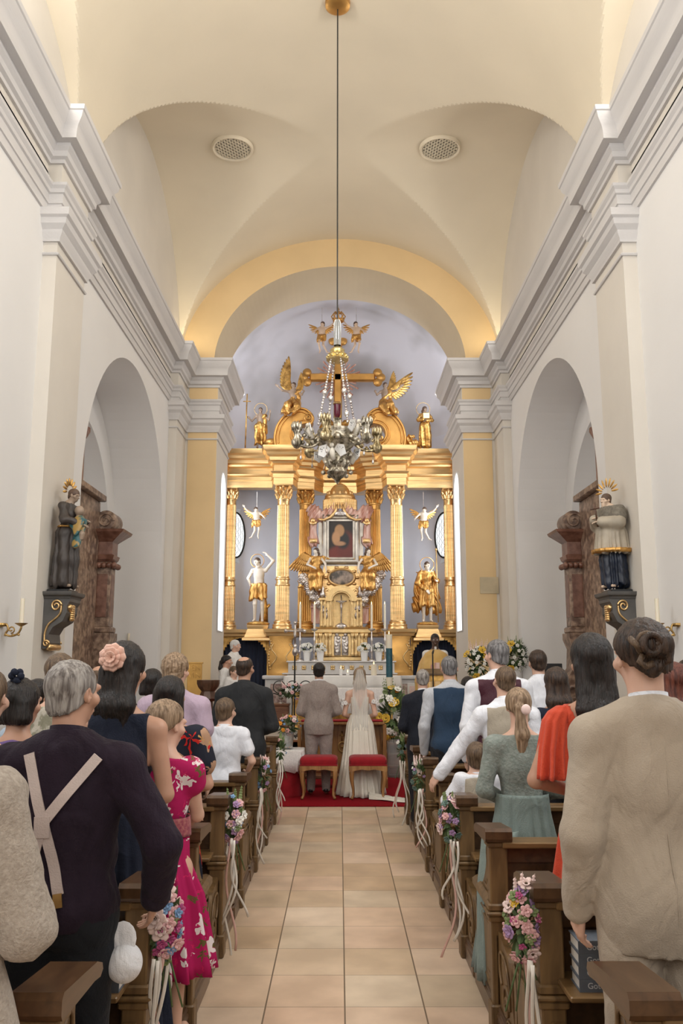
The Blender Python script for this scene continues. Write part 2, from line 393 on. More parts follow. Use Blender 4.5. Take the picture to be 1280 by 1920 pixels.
# chancel floor and wooden steps
CH = .5
struct(MB().box(-4, 4, 14.3, 21.5, .005, CH).build('floor_chancel', M('chancel_stone', (.42, .38, .33), .5, var=.08, scale=3)))
steps = MB()
for i in range(3):
    steps.box(-1.9, 1.9, 13.62 + i * .34, 14.35, .002 if i == 0 else i * .165 + .002, (i + 1) * .165, .01)
    steps.box(-1.92, 1.92, 13.60 + i * .34, 13.66 + i * .34, (i + 1) * .165 - .03, (i + 1) * .165 + .006, .008)
tag(steps.build('altar_steps', redw), 'three reddish wooden steps rising from the red carpet to the altar', 'steps')
AC, AR, AS = 12.65, 2.4, 3.85   # side chapel arch: centre depth, radius, springing height
ND = .85
for sx, sn in ((-1, 'left'), (1, 'right')):
    w = MB(); X = sx * WX
    def q(m, y0, y1, z0, z1, x=None):
        x = X if x is None else x
        m.add([(x, y0, z0), (x, y1, z0), (x, y1, z1), (x, y0, z1)], [(0, 1, 2, 3)])
    q(w, -5, 9, 0, 7); q(w, 9, AC - AR, 0, 7); q(w, AC + AR, 15.4, 0, 7)
    n = 40; arc = [(AC - AR * math.cos(PI * i / n), AS + AR * math.sin(PI * i / n)) for i in range(n + 1)]
    for i in range(n):
        (ya, za), (yb, zb) = arc[i], arc[i + 1]
        w.add([(X, ya, za), (X, yb, zb), (X, yb, 7), (X, ya, 7)], [(0, 1, 2, 3)])
    struct(w.build('wall_' + sn, plaster))
    nb = MB(); XB = sx * (WX + ND)
    pl = [(AC - AR, 0)] + arc + [(AC + AR, 0)]
    for i in range(len(pl) - 1):
        a, b = pl[i], pl[i + 1]
        nb.add([(X, a[0], a[1]), (X, b[0], b[1]), (XB, b[0], b[1]), (XB, a[0], a[1])], [(0, 1, 2, 3)])
    # back wall of the side chapel with a shallower inner recess
    r2 = 1.85; arc2 = [(AC + .15 - r2 * math.cos(PI * i / n), AS - .1 + r2 * math.sin(PI * i / n)) for i in range(n + 1)]
    for i in range(n):
        nb.add([(XB, *arc[i]), (XB, *arc[i + 1]), (XB, *arc2[i + 1]), (XB, *arc2[i])], [(0, 1, 2, 3)])
        nb.add([(XB, *arc2[i]), (XB, *arc2[i + 1]), (XB + sx * .35, *arc2[i + 1]), (XB + sx * .35, *arc2[i])], [(0, 1, 2, 3)])
        nb.add([(XB + sx * .35, *arc2[i]), (XB + sx * .35, *arc2[i + 1]), (XB + sx * .35, arc2[i + 1][0], 0), (XB + sx * .35, arc2[i][0], 0)], [(0, 1, 2, 3)])
    for y0, y1 in ((AC - AR, AC + .15 - r2), (AC + .15 + r2, AC + AR)):
        q(nb, y0, y1, 0, AS, XB)
    nb.add([(XB, AC + .15 + r2, 0), (XB, AC + .15 + r2, AS - .1), (XB + sx * .35, AC + .15 + r2, AS - .1), (XB + sx * .35, AC + .15 + r2, 0)], [(0, 1, 2, 3)])
    nb.box(min(X, XB + sx * .4), max(X, XB + sx * .4), AC - AR, AC + AR, -.1, 0)
    struct(nb.build('wall_chapel_' + sn, plaster, smooth=40))
    # little impost cornice on the near jamb of the chapel arch
    pr = [(0, 3.5), (.03, 3.5), (.04, 3.58), (.09, 3.62), (.10, 3.7), (.17, 3.78), (.18, 3.88), (0, 3.88)]
    struct(sweep([(o, z) for o, z in pr], [(sx * (WX + .8), AC - AR + .0), (sx * (WX + .01), AC - AR), (sx * (WX + .005), AC - AR - .25)], -sx).build('trim_impost_' + sn, stucco, smooth=35))
    # pilasters
    def pil(y0, y1, nm):
        m = MB(); m.box(min(X - sx * .0, sx * PX), max(X, sx * PX), y0, y1, 0, 7.12)
        struct(m.build(nm, pilm))
    pil(8.5, 9.47, 'trim_pilaster_' + sn); pil(15.3, 16.25, 'trim_pier_pilaster_' + sn)
    # arch pier
    m = MB(); m.box(min(sx * 2.4, sx * 3.4), max(sx * 2.4, sx * 3.4), 16.2, 17.8, 0, 7.6)
    m2 = MB(); m2.box(min(sx * 2.41, sx * 2.97), max(sx * 2.41, sx * 2.97), 16.185, 16.2, 0, 7.3)
    struct(m.build('wall_pier_' + sn, pilm)); struct(m2.build('wall_pier_face_' + sn, ochre))
    # entablature
    path = [(sx * WX, -5), (sx * WX, 8.5), (sx * PX, 8.5), (sx * PX, 9.47), (sx * WX, 9.47), (sx * WX, 15.3), (sx * PX, 15.3), (sx * PX, 16.185), (sx * 2.4, 16.185), (sx * 2.4, 17.8), (sx * 2.85, 17.8), (sx * 2.85, 19.1)]
    pr = [(0, 7.08), (.03, 7.08), (.035, 7.12), (.07, 7.14), (.075, 7.2), (.11, 7.24), (.115, 7.27), (.20, 7.275), (.205, 7.36), (.215, 7.40), (.225, 7.42), (.27, 7.48), (.285, 7.54), (.30, 7.55), (.305, 7.6), (0, 7.605)]
    struct(sweep(pr, path, sx * -1).build('trim_cornice_' + sn, stucco, smooth=25))
    pr = [(0, 6.5), (.025, 6.5), (.025, 6.6), (.04, 6.605), (.04, 6.71), (.06, 6.72), (.065, 6.76), (.09, 6.79), (.095, 6.82), (0, 6.82)]
    struct(sweep(pr, path, sx * -1).build('trim_architrave_' + sn, stucco, smooth=25))
    pr = [(0, 6.17), (.03, 6.17), (.035, 6.21), (.06, 6.25), (.065, 6.29), (.11, 6.34), (.12, 6.40), (.15, 6.42), (.155, 6.5), (0, 6.5)]
    for k, pth in enumerate(([(sx * WX, 8.5), (sx * PX, 8.5), (sx * PX, 9.47), (sx * WX, 9.47)], [(sx * WX, 15.3), (sx * PX, 15.3), (sx * PX, 16.185), (sx * 2.4, 16.185), (sx * 2.4, 17.8), (sx * 2.7, 17.8)])):
        struct(sweep(pr, pth, sx * -1).build('trim_capital_' + sn, stucco, smooth=25))
        struct(sweep([(0, 6.02), (.02, 6.02), (.028, 6.035), (.02, 6.05), (0, 6.05)], pth, sx * -1).build('trim_necking_' + sn, stucco, smooth=25))
# vault with groined bays
def zb(x): return 7.6 + 2.65 * math.sqrt(max(0, 1 - (x / WX) ** 2))
BAY = ((13.0, 3.1, 2.64), (6.4, 2.95, 1.45), (-.6, 2.95, 1.45))
def zt(y):
    return max(7.6 + r * math.sqrt(max(0, 1 - ((y - c) / h) ** 2)) for c, h, r in BAY)
nx, ny = 150, 520
xs = [-WX * math.cos(PI * i / nx) for i in range(nx + 1)]
ys = [-5 + 21.2 * j / ny for j in range(ny + 1)]
zts = [zt(y) for y in ys]; zbs = [zb(x) for x in xs]
m = MB(); m.add([(xs[i], ys[j], max(zbs[i], zts[j])) for j in range(ny + 1) for i in range(nx + 1)],
                [(j * (nx + 1) + i, j * (nx + 1) + i + 1, (j + 1) * (nx + 1) + i + 1, (j + 1) * (nx + 1) + i) for j in range(ny) for i in range(nx)])
struct(m.build('ceiling', cream, smooth=12, fix=False))
for sx, sn in ((-1, 'left'), (1, 'right')):
    m = MB()
    for j in range(ny):
        m.add([(sx * WX, ys[j], 6.9), (sx * WX, ys[j + 1], 6.9), (sx * WX, ys[j + 1], zts[j + 1] + .01), (sx * WX, ys[j], zts[j] + .01)], [(0, 1, 2, 3)])
    struct(m.build('wall_lunette_' + sn, pilm))
m = MB(); m.add([(-3.2, -5, 0), (3.2, -5, 0), (3.2, -5, 10.4), (-3.2, -5, 10.4)], [(0, 1, 2, 3)]); struct(m.build('wall_back', plaster))
# chancel arch
n = 64; a1 = []; a2 = []
for i in range(n + 1):
    t = PI * i / n; a1.append((-3.2 * math.cos(t), 7.55 + 2.75 * math.sin(t))); a2.append((-2.5 * math.cos(t), 7.6 + 2.05 * math.sin(t)))
m = MB(); s_ = MB()
for i in range(n):
    m.add([(a1[i][0], 16.19, a1[i][1]), (a1[i + 1][0], 16.19, a1[i + 1][1]), (a2[i + 1][0], 16.19, a2[i + 1][1]), (a2[i][0], 16.19, a2[i][1])], [(0, 1, 2, 3)])
    s_.add([(a2[i][0], 16.19, a2[i][1]), (a2[i + 1][0], 16.19, a2[i + 1][1]), (a2[i + 1][0], 17.8, a2[i + 1][1]), (a2[i][0], 17.8, a2[i][1])], [(0, 1, 2, 3)])
    s_.add([(a1[i][0], 17.8, a1[i][1]), (a1[i + 1][0], 17.8, a1[i + 1][1]), (a2[i + 1][0], 17.8, a2[i + 1][1]), (a2[i][0], 17.8, a2[i][1])], [(0, 1, 2, 3)])
struct(m.build('wall_chancel_arch', ochre)); struct(s_.build('ceiling_arch_soffit', M('pale_straw_plaster', (.68, .58, .42), .85, var=.04, scale=1), smooth=40))
# apse: side walls, curved end wall and half dome
AW, AD, AY, AZ, AH = 2.85, 2.5, 18.5, 7.1, 2.75
n = 60
plan = [(-AW, 17.75)] + [(-AW * math.cos(PI * i / n), AY + AD * math.sin(PI * i / n)) for i in range(n + 1)] + [(AW, 17.75)]
m = MB(); m.add([(x, y, 0) for x, y in plan] + [(x, y, AZ) for x, y in plan], [(i, i + 1, i + 1 + len(plan), i + len(plan)) for i in range(len(plan) - 1)])
struct(m.build('wall_apse', bluew, smooth=30))
m = MB(); rg = []
for j in range(25):
    e = PI / 2 * j / 24; r = math.cos(e); z = AZ + AH * math.sin(e)
    rg.append([(-AW * r, 17.75, z)] + [(-AW * r * math.cos(PI * i / n), AY + AD * r * math.sin(PI * i / n), z) for i in range(n + 1)] + [(AW * r, 17.75, z)])
m.loft(rg, False, False); struct(m.build('ceiling_apse', apsem, smooth=50))
# ceiling vents
grid_m = M('vent_shadow', (.03, .025, .02), .9)
for k, px in enumerate((435, 825)):
    t = thing('ceiling_vent', 'round plaster ceiling vent with diagonal lattice, %s of the lamp cable' % ('left' if k == 0 else 'right'), 'vent', (0, 0, 0))
    x = (px - 637) / 1600 * 14.2; y = 13.0; zz = 10.20
    t.location = (x, y, zz)
    r = MB(); r.lathe([(.29, .03), (.30, -.02), (.33, -.03), (.345, .0), (.345, .03)], seg=40); r.build('rim', cream, t, smooth=40)
    g = MB(); g.lathe([(.29, .02), (.29, .012)], seg=32); g.build('opening', grid_m, t)
    g = MB()
    for i in range(-4, 5):
        h = math.sqrt(.29 ** 2 - (i * .062) ** 2)
        for s in (-1, 1):
            c, s2 = math.cos(PI / 4 * s), math.sin(PI / 4 * s)
            P = lambda u, v, z: (u * c - v * s2, u * s2 + v * c, z)
            u = i * .062; e_ = .009; g.add([P(u - e_, -h, -.012), P(u + e_, -h, -.012), P(u + e_, h, -.012), P(u - e_, h, -.012), P(u - e_, -h, .01), P(u + e_, -h, .01), P(u + e_, h, .01), P(u - e_, h, .01)],
                                [(0, 1, 2, 3), (4, 5, 6, 7), (0, 3, 7, 4), (1, 2, 6, 5)])
    g.build('lattice', cream, t)
# podiums under the pews, carpet
for sx, sn in ((-1, 'left'), (1, 'right')):
    struct(MB().box(min(sx * .80, sx * 3.1), max(sx * .80, sx * 3.1), .5, 10.35, 0, .08).build('floor_pew_podium_' + sn, oakd))
tag(MB().box(-1.75, 1.75, 10.92, 13.59, .001, .018, .006).build('red_carpet', red_c), 'crimson carpet lying in front of the altar steps', 'carpet')
x0, z0 = at(900, 1113, 16.18); x1, z1 = at(934, 1082, 16.18)
tag(MB().box(x0, x1, 16.165, 16.184, z0, z1, .004).build('wall_plaque', M('sandstone_plaque', (.52, .44, .30), .8)), 'plain stone plaque on the yellow pier right of the altar', 'plaque')
# tall daylit panes added where the reveals of the chancel arch show bright
glowing = emis('glowing_reveal_pane', (.93, .95, .98), 1.15)
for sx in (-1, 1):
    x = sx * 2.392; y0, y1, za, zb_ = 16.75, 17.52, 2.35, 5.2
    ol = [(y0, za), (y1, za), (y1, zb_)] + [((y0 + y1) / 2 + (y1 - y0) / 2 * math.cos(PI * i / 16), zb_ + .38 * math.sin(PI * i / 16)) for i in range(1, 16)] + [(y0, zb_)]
    t = struct(MB().prism(ol, 'x', x, x + sx * .03).build('window_%d' % (1 if sx < 0 else 2), glowing))
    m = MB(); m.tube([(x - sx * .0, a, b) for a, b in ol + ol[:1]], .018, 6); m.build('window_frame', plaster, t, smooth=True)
# chancel round windows
for sx in (-1, 1):
    t = thing('oval_window', 'oval leaded window in the %s apse wall behind the gilded altar' % ('left' if sx < 0 else 'right'), 'window')
    px = 441 if sx < 0 else 839
    x, z = at(px, 1003, 19.7); t.location = (sx * 2.44, 19.72, z)
    t.rotation_euler = (0, 0, -sx * math.radians(60)); t['kind'] = 'structure'
    g = MB(); g.lathe([(.33, -.01), (.33, .01)], seg=32, sy=1.55)
    for v in range(len(g.v)):
        p = g.v[v]; g.v[v] = (p[0], p[2], p[1])
    g.build('pane', emis('daylit_leaded_glass', (.82, .88, .9), .9), t)
    f = MB(); f.tube([(.34 * math.cos(a), -.02, .34 * 1.55 * math.sin(a)) for a in [2 * PI * i / 36 for i in range(37)]], .022, 8); f.build('frame', iron, t, smooth=True)
    l = MB()
    for i in range(-5, 6):
        for s in (-1, 1):
            pts = []
            for q in range(13):
                v = -.5 + q / 12.
                u = i * .085 + .02 * (1 if (q + i) % 2 else -1)
                if (u / .33) ** 2 + (v / .51) ** 2 < 1: pts.append((u, -.022, v))
            if len(pts) > 1 and s > 0: l.tube(pts, .005, 4)
    l.build('leading', iron, t)
    g = MB(); g.lathe([(.34, .0), (.46, .012), (.47, -.02), (.34, -.02)], seg=40, sy=1.4); g.v = [(p[0] - sx * .17, -p[2] + .03, p[1]) for p in g.v]; g.build('lit_reveal_ring', M('lit_blue_reveal', (.66, .74, .84), .8, var=.03), t, smooth=40)  # window light on the reveal is put into the pale blue colour

# ---------------- pews ----------------
POSTS = [2.38, 3.44, 4.50, 5.56, 6.62, 7.68, 8.74, 9.81]
def smooth_poly(pts, n=6):
    """Catmull-Rom through pts (open)"""
    out = []
    P = [pts[0]] + list(pts) + [pts[-1]]
    for i in range(1, len(P) - 2):
        for k in range(n):
            t = k / n; a, b, c, d = P[i - 1], P[i], P[i + 1], P[i + 2]
            out.append(tuple(.5 * ((2 * b[j]) + (-a[j] + c[j]) * t + (2 * a[j] - 5 * b[j] + 4 * c[j] - d[j]) * t * t + (-a[j] + 3 * b[j] - 3 * c[j] + d[j]) * t ** 3) for j in range(len(a))))
    out.append(tuple(pts[-1])); return out
def spiral(c, r0, r1, turns, a0, sgn=1, n=40):
    return [(c[0] + (r0 + (r1 - r0) * i / n) * math.cos(a0 + sgn * 2 * PI * turns * i / n), c[1] + (r0 + (r1 - r0) * i / n) * math.sin(a0 + sgn * 2 * PI * turns * i / n)) for i in range(n + 1)]
def make_pew(sx, label, grp):
    t = thing('church_pew', label, 'pew', (sx * .72, 0, 0), 0, grp)
    def bx(a, b, *r, **k):  # a, b: distance from the aisle face
        x0, x1 = sorted((sx * a, sx * b)); return MB().box(x0, x1, *r, **k)
    foot = smooth_poly([(-.43, .0), (-.46, .07), (-.445, .13), (-.40, .17), (-.375, .23), (-.375, .30), (-.345, .37), (-.28, .42), (-.17, .44), (-.06, .46)])
    wing = smooth_poly([(.24, .885), (.225, .84), (.215, .79), (.23, .73), (.27, .67), (.33, .615), (.40, .575), (.52, .56)])
    poly = foot + [(-.05, .46), (-.05, .885)] + wing + [(.575, .56), (.575, 0)]
    m = MB().prism(poly, 'x', sx * .02, sx * .065); m.build('end_panel', oak, t)
    m = MB(); m.prism([(-.06, 0), (-.06, .44)] + [(.595, .44), (.595, 0)], 'x', sx * .012, sx * .03)
    m.build('lower_panel', oak, t)
    b = bx(-.002, .07, -.40, .60, 0, .10, bev=.01); b.box(*sorted((sx * .004, sx * .07)), -.38, .60, .10, .125, bev=.01); b.build('skirting', oakd, t, smooth=30)
    m = MB(); m.box(*sorted((sx * -.005, sx * .07)), -.055, .60, .51, .575, .018); m.build('arm_ledge', oak, t, smooth=30)
    # post with base mouldings and a thick cap
    p = MB(); p.box(*sorted((sx * -.012, sx * .078)), -.06, .02, .0, .875, .006)
    for z0, z1, e in ((.50, .53, .012), (.53, .55, .022), (.55, .585, .012), (.845, .875, .012), (.0, .13, .012)):
        p.box(*sorted((sx * (-.012 - e), sx * (.078 + e))), -.06 - e, .02 + e, z0, z1, .007)
    p.build('post', oak, t, smooth=30)
    c = MB(); c.prism([(-.085, .875), (-.095, .89), (-.095, .925), (-.08, .94), (.22, .915), (.275, .895), (.285, .875), (.26, .862), (.20, .87)], 'x', sx * -.035, sx * .098)
    c.build('cap', oakd, t, smooth=30)
    # carved relief on the wing and on the foot scroll
    cv = MB()
    xx = sx * .015
    def rel(pts, r): cv.tube([(xx, a, b_) for a, b_ in pts], r, 6)
    rel(smooth_poly([(.03, .60), (.03, .83), (.10, .835), (.17, .80), (.165, .72), (.12, .66), (.16, .60), (.24, .60)]), .006)
    rel(spiral((.125, .76), .045, .008, 1.4, PI / 2), .006)
    rel(smooth_poly([(.125, .80), (.09, .74), (.085, .66), (.12, .62), (.20, .60), (.30, .60)]), .007)
    rel(spiral((.16, .635), .028, .005, 1.2, -PI / 2, 1), .005)
    rel(spiral((-.25, .20), .085, .01, 1.6, PI, -1), .008)
    rel(smooth_poly([(-.335, .2), (-.33, .29), (-.28, .36), (-.2, .39), (-.12, .38), (-.11, .3), (-.15, .25)]), .007)
    rel(spiral((-.30, .10), .05, .01, 1.2, 0, 1), .006)
    rel([(.0, .16), (.0, .47), (.54, .47), (.54, .16), (.0, .16)], .009)
    rel([(.05, .20), (.05, .43), (.49, .43), (.49, .20), (.05, .20)], .005)  # plain gilt colour with slight tone variation
    cv.build('carving', oak, t, smooth=True)
    L = 2.35
    bx(.05, L, -.09, .05, .845, .875, bev=.006).build('top_rail', oakx, t, smooth=30)
    b = bx(.05, L, .015, .035, .12, .845); b.box(*sorted((sx * .05, sx * L)), .0, .05, .76, .845, .004); b.build('backrest', oakd, t)
    bx(.05, L, -.24, .02, .585, .605, bev=.004).build('book_shelf', oakx, t)
    bx(.05, L, .04, .37, .43, .46, bev=.008).build('seat', oakx, t, smooth=30)
    bx(.05, L, -.36, -.20, .20, .235, bev=.008).build('kneeler', oakx, t, smooth=30)
    m = MB().prism(poly, 'x', sx * (L - .02), sx * (L + .02)); m.build('wall_end_panel', oak, t)
    return t
rowname = ['nearest', 'second', 'third', 'fourth', 'fifth', 'sixth', 'seventh', 'farthest']
PEWS = {}
for sx, sn in ((-1, 'left'), (1, 'right')):
    src = None
    for k, y in enumerate(POSTS):
        lab = 'oak church pew with carved end, %s from the camera %s of the aisle' % (rowname[k], sn)
        if src is None: o = src = make_pew(sx, lab, 'oak pews %s of the aisle' % sn)
        else: o = dup(src, label=lab)
        o.location = (sx * (.72 if sx < 0 else .75), y, 0); PEWS[(sx, k)] = o
# hymn books on the shelves behind the pews
bookm = M('grey_cloth_cover', (.10, .115, .14), .6, var=.1, scale=30)
pagem = M('book_pages', (.62, .58, .52), .8, var=.06, scale=50)
textm = M('silver_lettering', (.55, .56, .58), .5, var=0)
def book(name, lab, loc, col, txt=None, grp=None, th=.042):
    t = thing(name, lab, 'book', loc, 0, grp)
    m = MB(); m.box(-.085, .085, -.062, .062, 0, .004); m.box(-.085, .085, -.062, .062, th - .004, th); m.box(-.085, .085, -.066, -.060, 0, th)
    m.build('cover', col, t); MB().box(-.08, .08, -.060, .057, .004, th - .004).build('pages', pagem, t)
    if txt:
        c = bpy.data.curves.new('lettering', 'FONT'); c.body = txt; c.size = .028; c.extrude = .0005; c.align_x = 'CENTER'; c.align_y = 'CENTER'
        o = bpy.data.objects.new('tmp', c); COL.objects.link(o); bpy.context.view_layer.update()
        me = bpy.data.meshes.new_from_object(o); bpy.data.objects.remove(o); me.materials.clear(); me.materials.append(textm)
        q = bpy.data.objects.new('lettering', me); link(q, t); q.rotation_euler = (PI / 2, 0, 0); q.location = (0, -.067, th / 2)
    return t
bk0 = None
stacks = [(-1, 1, -.86, 4), (1, 1, .93, 4), (1, 1, 1.13, 4), (1, 2, 1.00, 3), (1, 2, 1.20, 3), (-1, 3, -.94, 3), (1, 3, 1.0, 3), (-1, 4, -.95, 2), (-1, 2, -.93, 3)]
lv = ['bottom', 'second', 'third', 'top']
for sx, k, x, n in stacks:
    for i in range(n):
        lab = 'grey hymn book, %s of the stack behind the %s %s pew%s' % ('top' if i == n - 1 else lv[i], rowname[k], 'left' if sx < 0 else 'right', ', farther from aisle' if x > 1.1 else '')
        loc = (x, POSTS[k] - .13, .605 + i * .0425)
        if sx < 0 and k == 1 and i == 3:
            b = thing('book', 'cream paper packet lying on top of the grey hymn books behind the second left pew', 'book', loc)
            MB().box(-.085, .085, -.06, .06, 0, .05, .004).build('cover', pagem, b); continue
        if bk0 is None: bk0 = b = book('hymn_book', lab, loc, bookm, 'Gotteslob', 'grey hymn books')
        else: b = dup(bk0, label=lab)
        b.location = loc; b.rotation_euler = (0, 0, random.Random(i + k * 7).uniform(-.04, .04))
b = book('hymn_book', 'thin red book standing beside the grey stack behind the second left pew', (-.762, 3.31, .615), M('red_cloth_cover', (.35, .02, .02), .6), None, None, .012)
b.rotation_euler = (0, PI / 2, 0); b.location = (-.80, 3.34, .67); b.scale = (.72, .72, 1)

# ---------------- flowers ----------------
FL = {}
def fmat(n, c, c2=None): FL[n] = M(n, c, .6, var=.1, scale=25, col2=c2); return FL[n]
pinkf = fmat('pale_pink_petals', (.72, .42, .42)); blushf = fmat('blush_petals', (.80, .62, .58)); whitef = fmat('white_petals', (.82, .80, .74))
bluef = fmat('blue_petals', (.20, .34, .55)); magf = fmat('magenta_petals', (.45, .08, .22)); lilf = fmat('lilac_petals', (.38, .24, .42)); yelf = fmat('yellow_petals', (.70, .45, .05)); orf = fmat('orange_petals', (.80, .33, .03))
leafm = fmat('green_leaves', (.045, .085, .03), (.14, .20, .08)); leafl = fmat('light_green_leaves', (.20, .26, .10)); eyef = fmat('dark_flower_eye', (.06, .03, .01)); sagef = fmat('blue_green_leaves', (.12, .19, .16))
ribm = M('cream_ribbon', (.72, .66, .58), .35, var=.05); ribp = M('pink_ribbon', (.68, .42, .36), .35, var=.05)
def R3(ax, a): return Matrix.Rotation(a, 3, ax)
def blossom(m, c, r, dirv, petals=6, rings=2, cup=.5):
    d = Vector(dirv).normalized(); q = d.to_track_quat('Z', 'Y').to_matrix()
    for k in range(rings):
        rr = r * (1 - .38 * k); n = petals
        for i in range(n):
            a = 2 * PI * (i + .5 * k) / n; tilt = cup + .35 * k
            R = q @ R3('Z', a) @ R3('Y', -tilt)
            cc = Vector(c) + R @ Vector((rr * .55, 0, 0)) + d * (.12 * r * k)
            m.sph(cc, (rr * .5, rr * .42, rr * .10), 8, 4, R=R)
    return m
def leaf(m, a, b, w):
    a = Vector(a); b = Vector(b); t = (b - a); s = t.cross(Vector((.3, .2, 1))).normalized() * w; u = s.cross(t).normalized() * w * .35
    P = [a, a + t * .35 + s - u, a + t * .35, a + t * .35 - s - u, a + t * .7 + s * .7 - u * .6, a + t * .7, a + t * .7 - s * .7 - u * .6, b]
    m.add([tuple(p) for p in P], [(0, 2, 1), (0, 3, 2), (1, 2, 5, 4), (2, 3, 6, 5), (4, 5, 7), (5, 6, 7)])
def bouquet(name, lab, cat, loc, spec, rx, ry, rz_, nleaf=40, ribbons=0, seed=1, grp=None, stemh=0, face=(0, -1, .2), down=.0, spikes=6, rscale=1, aisle=1):
    """spec: list of (material, radius, count, petals)"""
    rd = random.Random(seed); t = thing(name, lab, cat, loc, 0, grp)
    fc = Vector(face)
    g = MB()
    for i in range(nleaf):
        v = Vector((rd.gauss(0, 1), rd.gauss(0, 1), rd.gauss(0, 1))).normalized()
        a = Vector((v.x * rx * .4, v.y * ry * .4, v.z * rz_ * .4 - down * .2)); b = Vector((v.x * rx * 1.15, v.y * ry * 1.15, v.z * rz_ * 1.12))
        leaf(g, a, b, .14 * min(rx, rz_) + .004)
    g.build('foliage', leafm, t)
    g = MB()
    for i in range(spikes):
        x = rd.uniform(-.6, .6) * rx; h = rz_ * rd.uniform(1.1, 1.5)
        pts = [(x * .3, 0, 0), (x, 0, h * .6), (x * 1.3, -.01, h)]
        g.tube(pts, [.004, .003, .001], 5)
        for q in range(6):
            z = h * (.55 + .45 * q / 6); g.sph((x * (1 + .3 * q / 6), 0, z), .012 * (1 - q / 9) * max(1, rx * 6), 6, 4)
    if spikes: g.build('seed_heads', leafl if seed % 2 else blushf, t)
    for mat_, r, n, pe in spec:
        for i in range(n):
            for _ in range(30):
                v = Vector((rd.gauss(0, 1), rd.gauss(0, 1), rd.gauss(0, 1))).normalized()
                if v.dot(fc) > -.1: break
            c = Vector((v.x * rx, v.y * ry, v.z * rz_)) * rd.uniform(.8, 1.02)
            m = MB(); blossom(m, c, r, v + fc * .6, pe, 2 if r < .03 else 3, .35)
            f = m.build('blossom', mat_, t, smooth=True)
            if r > .024: MB().sph(c + (v + fc * .6).normalized() * r * .25, r * .2, 8, 5).build('flower_centre', eyef if mat_ is not whitef else leafl, f, smooth=True)
    for i in range(ribbons):
        x0 = rd.uniform(-.02, .02); L = rd.uniform(.26, .58) * rscale; ph = rd.uniform(0, 6); pts = []
        for q in range(15):
            u = q / 14; pts.append((x0 + .05 * math.sin(ph + u * 5) * u + (i - 2) * .012 * u, -.01 - .02 * i + .012 * math.sin(ph + u * 8), -rz_ * .7 - L * u))
        m = MB(); m.tube(pts, .0055, 6, flat=.15); m.build('ribbon', ribp if i % 4 == 1 else ribm, t, smooth=True)
    return t
# bouquets tied to the aisle ends of every other pew
for sx, sn in ((-1, 'left'), (1, 'right')):
    for q, k in enumerate((1, 3, 5, 7)):
        y = POSTS[k] + (.02 if sx < 0 else -.02)
        spec = [[(blushf, .036, 3, 6), (magf, .018, 6, 5), (bluef, .016, 12, 5), (pinkf, .022, 9, 6), (leafl, .02, 6, 5)],
                [(pinkf, .024, 8, 6), (whitef, .024, 5, 6), (lilf, .020, 8, 5), (bluef, .014, 6, 5), (leafl, .018, 6, 5)],
                [(whitef, .026, 1, 6), (pinkf, .02, 4, 6), (bluef, .014, 4, 5), (lilf, .018, 2, 5)], [(pinkf, .022, 2, 6), (whitef, .02, 2, 6), (bluef, .012, 2, 5)]][q]
        if sx > 0: spec = [[(pinkf, .019, 20, 5), (lilf, .022, 6, 6), (blushf, .026, 4, 6), (yelf, .016, 1, 8), (magf, .013, 5, 5), (leafl, .018, 6, 5)],
                           [(blushf, .032, 2, 7), (lilf, .018, 9, 5), (pinkf, .020, 8, 6), (sagef, .020, 8, 5)],
                           [(sagef, .022, 5, 6), (lilf, .012, 2, 5), (whitef, .012, 2, 5)], [(whitef, .02, 2, 6), (sagef, .02, 3, 6), (lilf, .015, 2, 5)]][q]
        b = bouquet('pew_bouquet', 'wildflower bouquet with ribbons tied to the %s pew end %s of the aisle' % (rowname[k], sn), 'bouquet',
                    (sx * .665 if sx < 0 else .69, y, .78), spec, .050, .050, .115, 60, 5, 10 + q + (50 if sx > 0 else 0), 'bouquets tied to the pew ends', face=(-sx * .5, -1, .1), spikes=4)
        b.scale = (1.3, 1.3, 1.25)
        m = MB()
        for i in range(5): m.tube([(0, .0, -.05), (.02 * (i - 2) * .6, .01, -.13), (.03 * (i - 2), .0, -.24)], .003, 5)
        m.build('stems', leafm, b, smooth=True)

# ---------------- figures ----------------
BASEJ = dict(pel=(0, 0, .53), che=(0, 0, .715), nec=(0, -.008, .835), hea=(0, .012, .93), shL=(-.099, -.008, .790), shR=(.099, -.008, .790),
             elL=(-.132, -.028, .628), wrL=(-.128, .035, .49), elR=(.132, -.028, .628), wrR=(.128, .035, .49),
             hiL=(-.052, 0, .50), hiR=(.052, 0, .50), knL=(-.057, .012, .28), knR=(.057, .012, .28), anL=(-.058, -.015, .045), anR=(.058, -.015, .045),
             toL=(-.07, .09, .018), toR=(.07, .09, .018))
ARM = dict(hang={}, front=dict(elL=(-.138, -.012, .63), wrL=(-.05, .115, .575), elR=(.138, -.012, .63), wrR=(.05, .115, .58)),
           pray=dict(elL=(-.13, .03, .64), wrL=(-.02, .14, .68), elR=(.13, .03, .64), wrR=(.02, .14, .68)))
def joints(H, ov=None, w=1.0):
    J = dict(BASEJ)
    if ov: J.update(ov)
    out = {}
    for k, p in J.items():
        x = p[0] * (w if k[:2] in ('sh', 'el', 'wr') else 1)
        out[k] = np.array((x, p[1], p[2])) * H
    return out
def rotm(yaw=0, pitch=0, roll=0):
    return np.array((Matrix.Rotation(yaw, 3, 'Z') @ Matrix.Rotation(pitch, 3, 'X') @ Matrix.Rotation(roll, 3, 'Y')))
